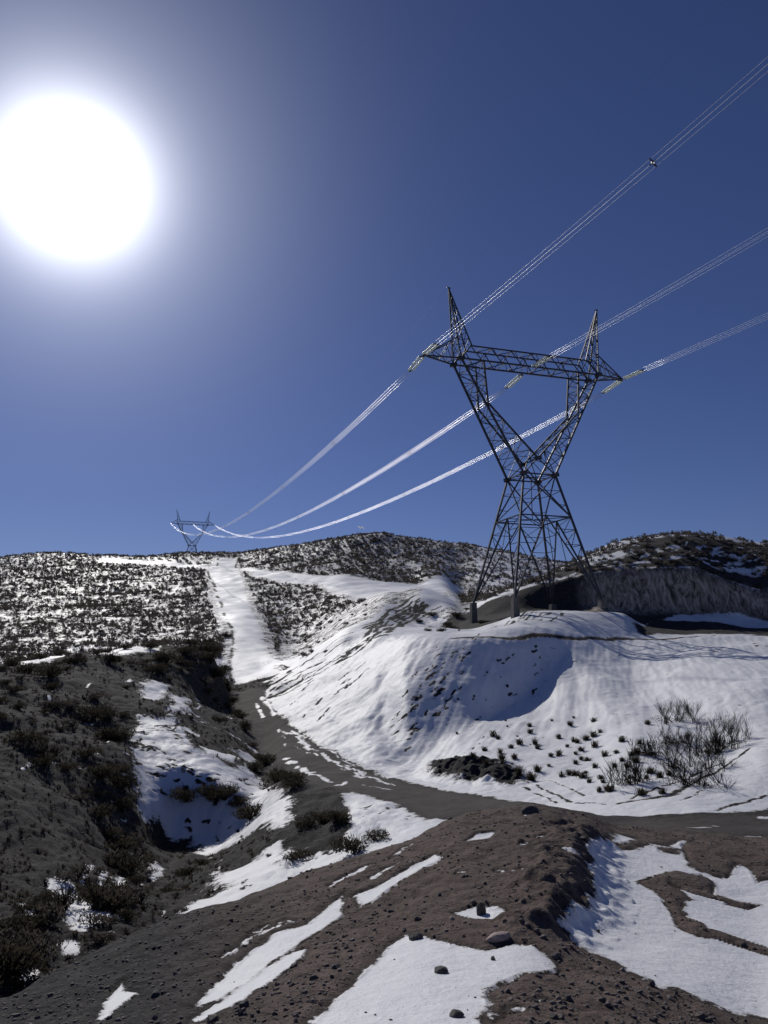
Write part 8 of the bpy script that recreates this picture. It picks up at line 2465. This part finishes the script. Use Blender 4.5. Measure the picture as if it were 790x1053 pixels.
# ------------------------------------------------------------------ light, sky, camera
w = bpy.data.worlds.new('World'); scene.world = w; w.use_nodes = True
nt = w.node_tree; nt.nodes.clear()
out = nt.nodes.new('ShaderNodeOutputWorld'); bg = nt.nodes.new('ShaderNodeBackground')
sky = nt.nodes.new('ShaderNodeTexSky'); sky.sky_type = 'NISHITA'; sky.sun_disc = False
sky.sun_elevation = R(SUN_EL); sky.sun_rotation = R(SUN_AZ); sky.altitude = 1600; sky.air_density = 1.0; sky.dust_density = .2; sky.ozone_density = 3.5
SKY = .05
def wn(t, **k):
    n = nt.nodes.new(t)
    for a, b in k.items(): setattr(n, a, b)
    return n
def wm(op, a, b=0.0):
    n = wn('ShaderNodeMath', operation=op)
    for s, v in ((n.inputs[0], a), (n.inputs[1], b)):
        if hasattr(v, 'is_linked'): nt.links.new(v, s)
        else: s.default_value = v
    return n.outputs[0]
# lens bloom around the sun, painted into the sky as glow by angle
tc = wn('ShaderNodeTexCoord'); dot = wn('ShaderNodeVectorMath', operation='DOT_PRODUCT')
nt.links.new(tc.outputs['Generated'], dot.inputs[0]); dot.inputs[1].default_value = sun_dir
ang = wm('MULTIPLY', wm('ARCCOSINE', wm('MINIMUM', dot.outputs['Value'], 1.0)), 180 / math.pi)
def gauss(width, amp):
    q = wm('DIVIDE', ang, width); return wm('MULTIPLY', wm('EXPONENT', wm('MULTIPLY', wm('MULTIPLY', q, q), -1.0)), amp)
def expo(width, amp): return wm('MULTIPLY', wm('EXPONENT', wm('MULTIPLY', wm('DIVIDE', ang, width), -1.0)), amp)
bloom = gauss(3.95, 2.0); bloom2 = expo(5.3, 1.32)
comb = wn('ShaderNodeMix', data_type='RGBA', blend_type='ADD'); comb.inputs['Factor'].default_value = 1
scl = wn('ShaderNodeVectorMath', operation='SCALE'); nt.links.new(sky.outputs[0], scl.inputs[0]); scl.inputs['Scale'].default_value = SKY
tint = wn('ShaderNodeMix', data_type='RGBA', blend_type='MULTIPLY'); tint.inputs['Factor'].default_value = 1
nt.links.new(scl.outputs[0], tint.inputs[6]); tint.inputs[7].default_value = (.615, .607, .875, 1)
av = wn('ShaderNodeVectorMath', operation='SCALE'); av.inputs[0].default_value = (.97, .97, .96); nt.links.new(bloom, av.inputs['Scale'])
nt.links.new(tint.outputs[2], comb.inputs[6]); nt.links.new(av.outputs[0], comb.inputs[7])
av2 = wn('ShaderNodeVectorMath', operation='SCALE'); av2.inputs[0].default_value = (.86, .90, 1.0); nt.links.new(bloom2, av2.inputs['Scale'])
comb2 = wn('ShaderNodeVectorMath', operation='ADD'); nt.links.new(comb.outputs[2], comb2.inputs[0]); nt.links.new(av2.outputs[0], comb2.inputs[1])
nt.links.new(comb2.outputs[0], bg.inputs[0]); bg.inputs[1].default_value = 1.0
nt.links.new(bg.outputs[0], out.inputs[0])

sl = bpy.data.lights.new('sun', 'SUN'); sl.energy = 2.75; sl.angle = R(.53); sl.color = (1.0, .96, .90)
so = bpy.data.objects.new('sun', sl); COL.objects.link(so)
so.rotation_euler = sun_dir.to_track_quat('Z', 'Y').to_euler(); so.location = sun_dir * 300

cam = bpy.data.cameras.new('camera'); cam.sensor_fit = 'VERTICAL'; cam.sensor_height = 36.0; cam.lens = 36.0 * 790 / 1053
cam.clip_start = .1; cam.clip_end = 20000
co = bpy.data.objects.new('camera', cam); COL.objects.link(co); co.location = (0, 0, 0); co.rotation_euler = (R(100), 0, 0)
scene.camera = co
vs = scene.view_settings; vs.view_transform = 'Standard'; vs.look = 'None'; vs.gamma = 1; vs.exposure = 0.0
scene.cycles.max_bounces = 6
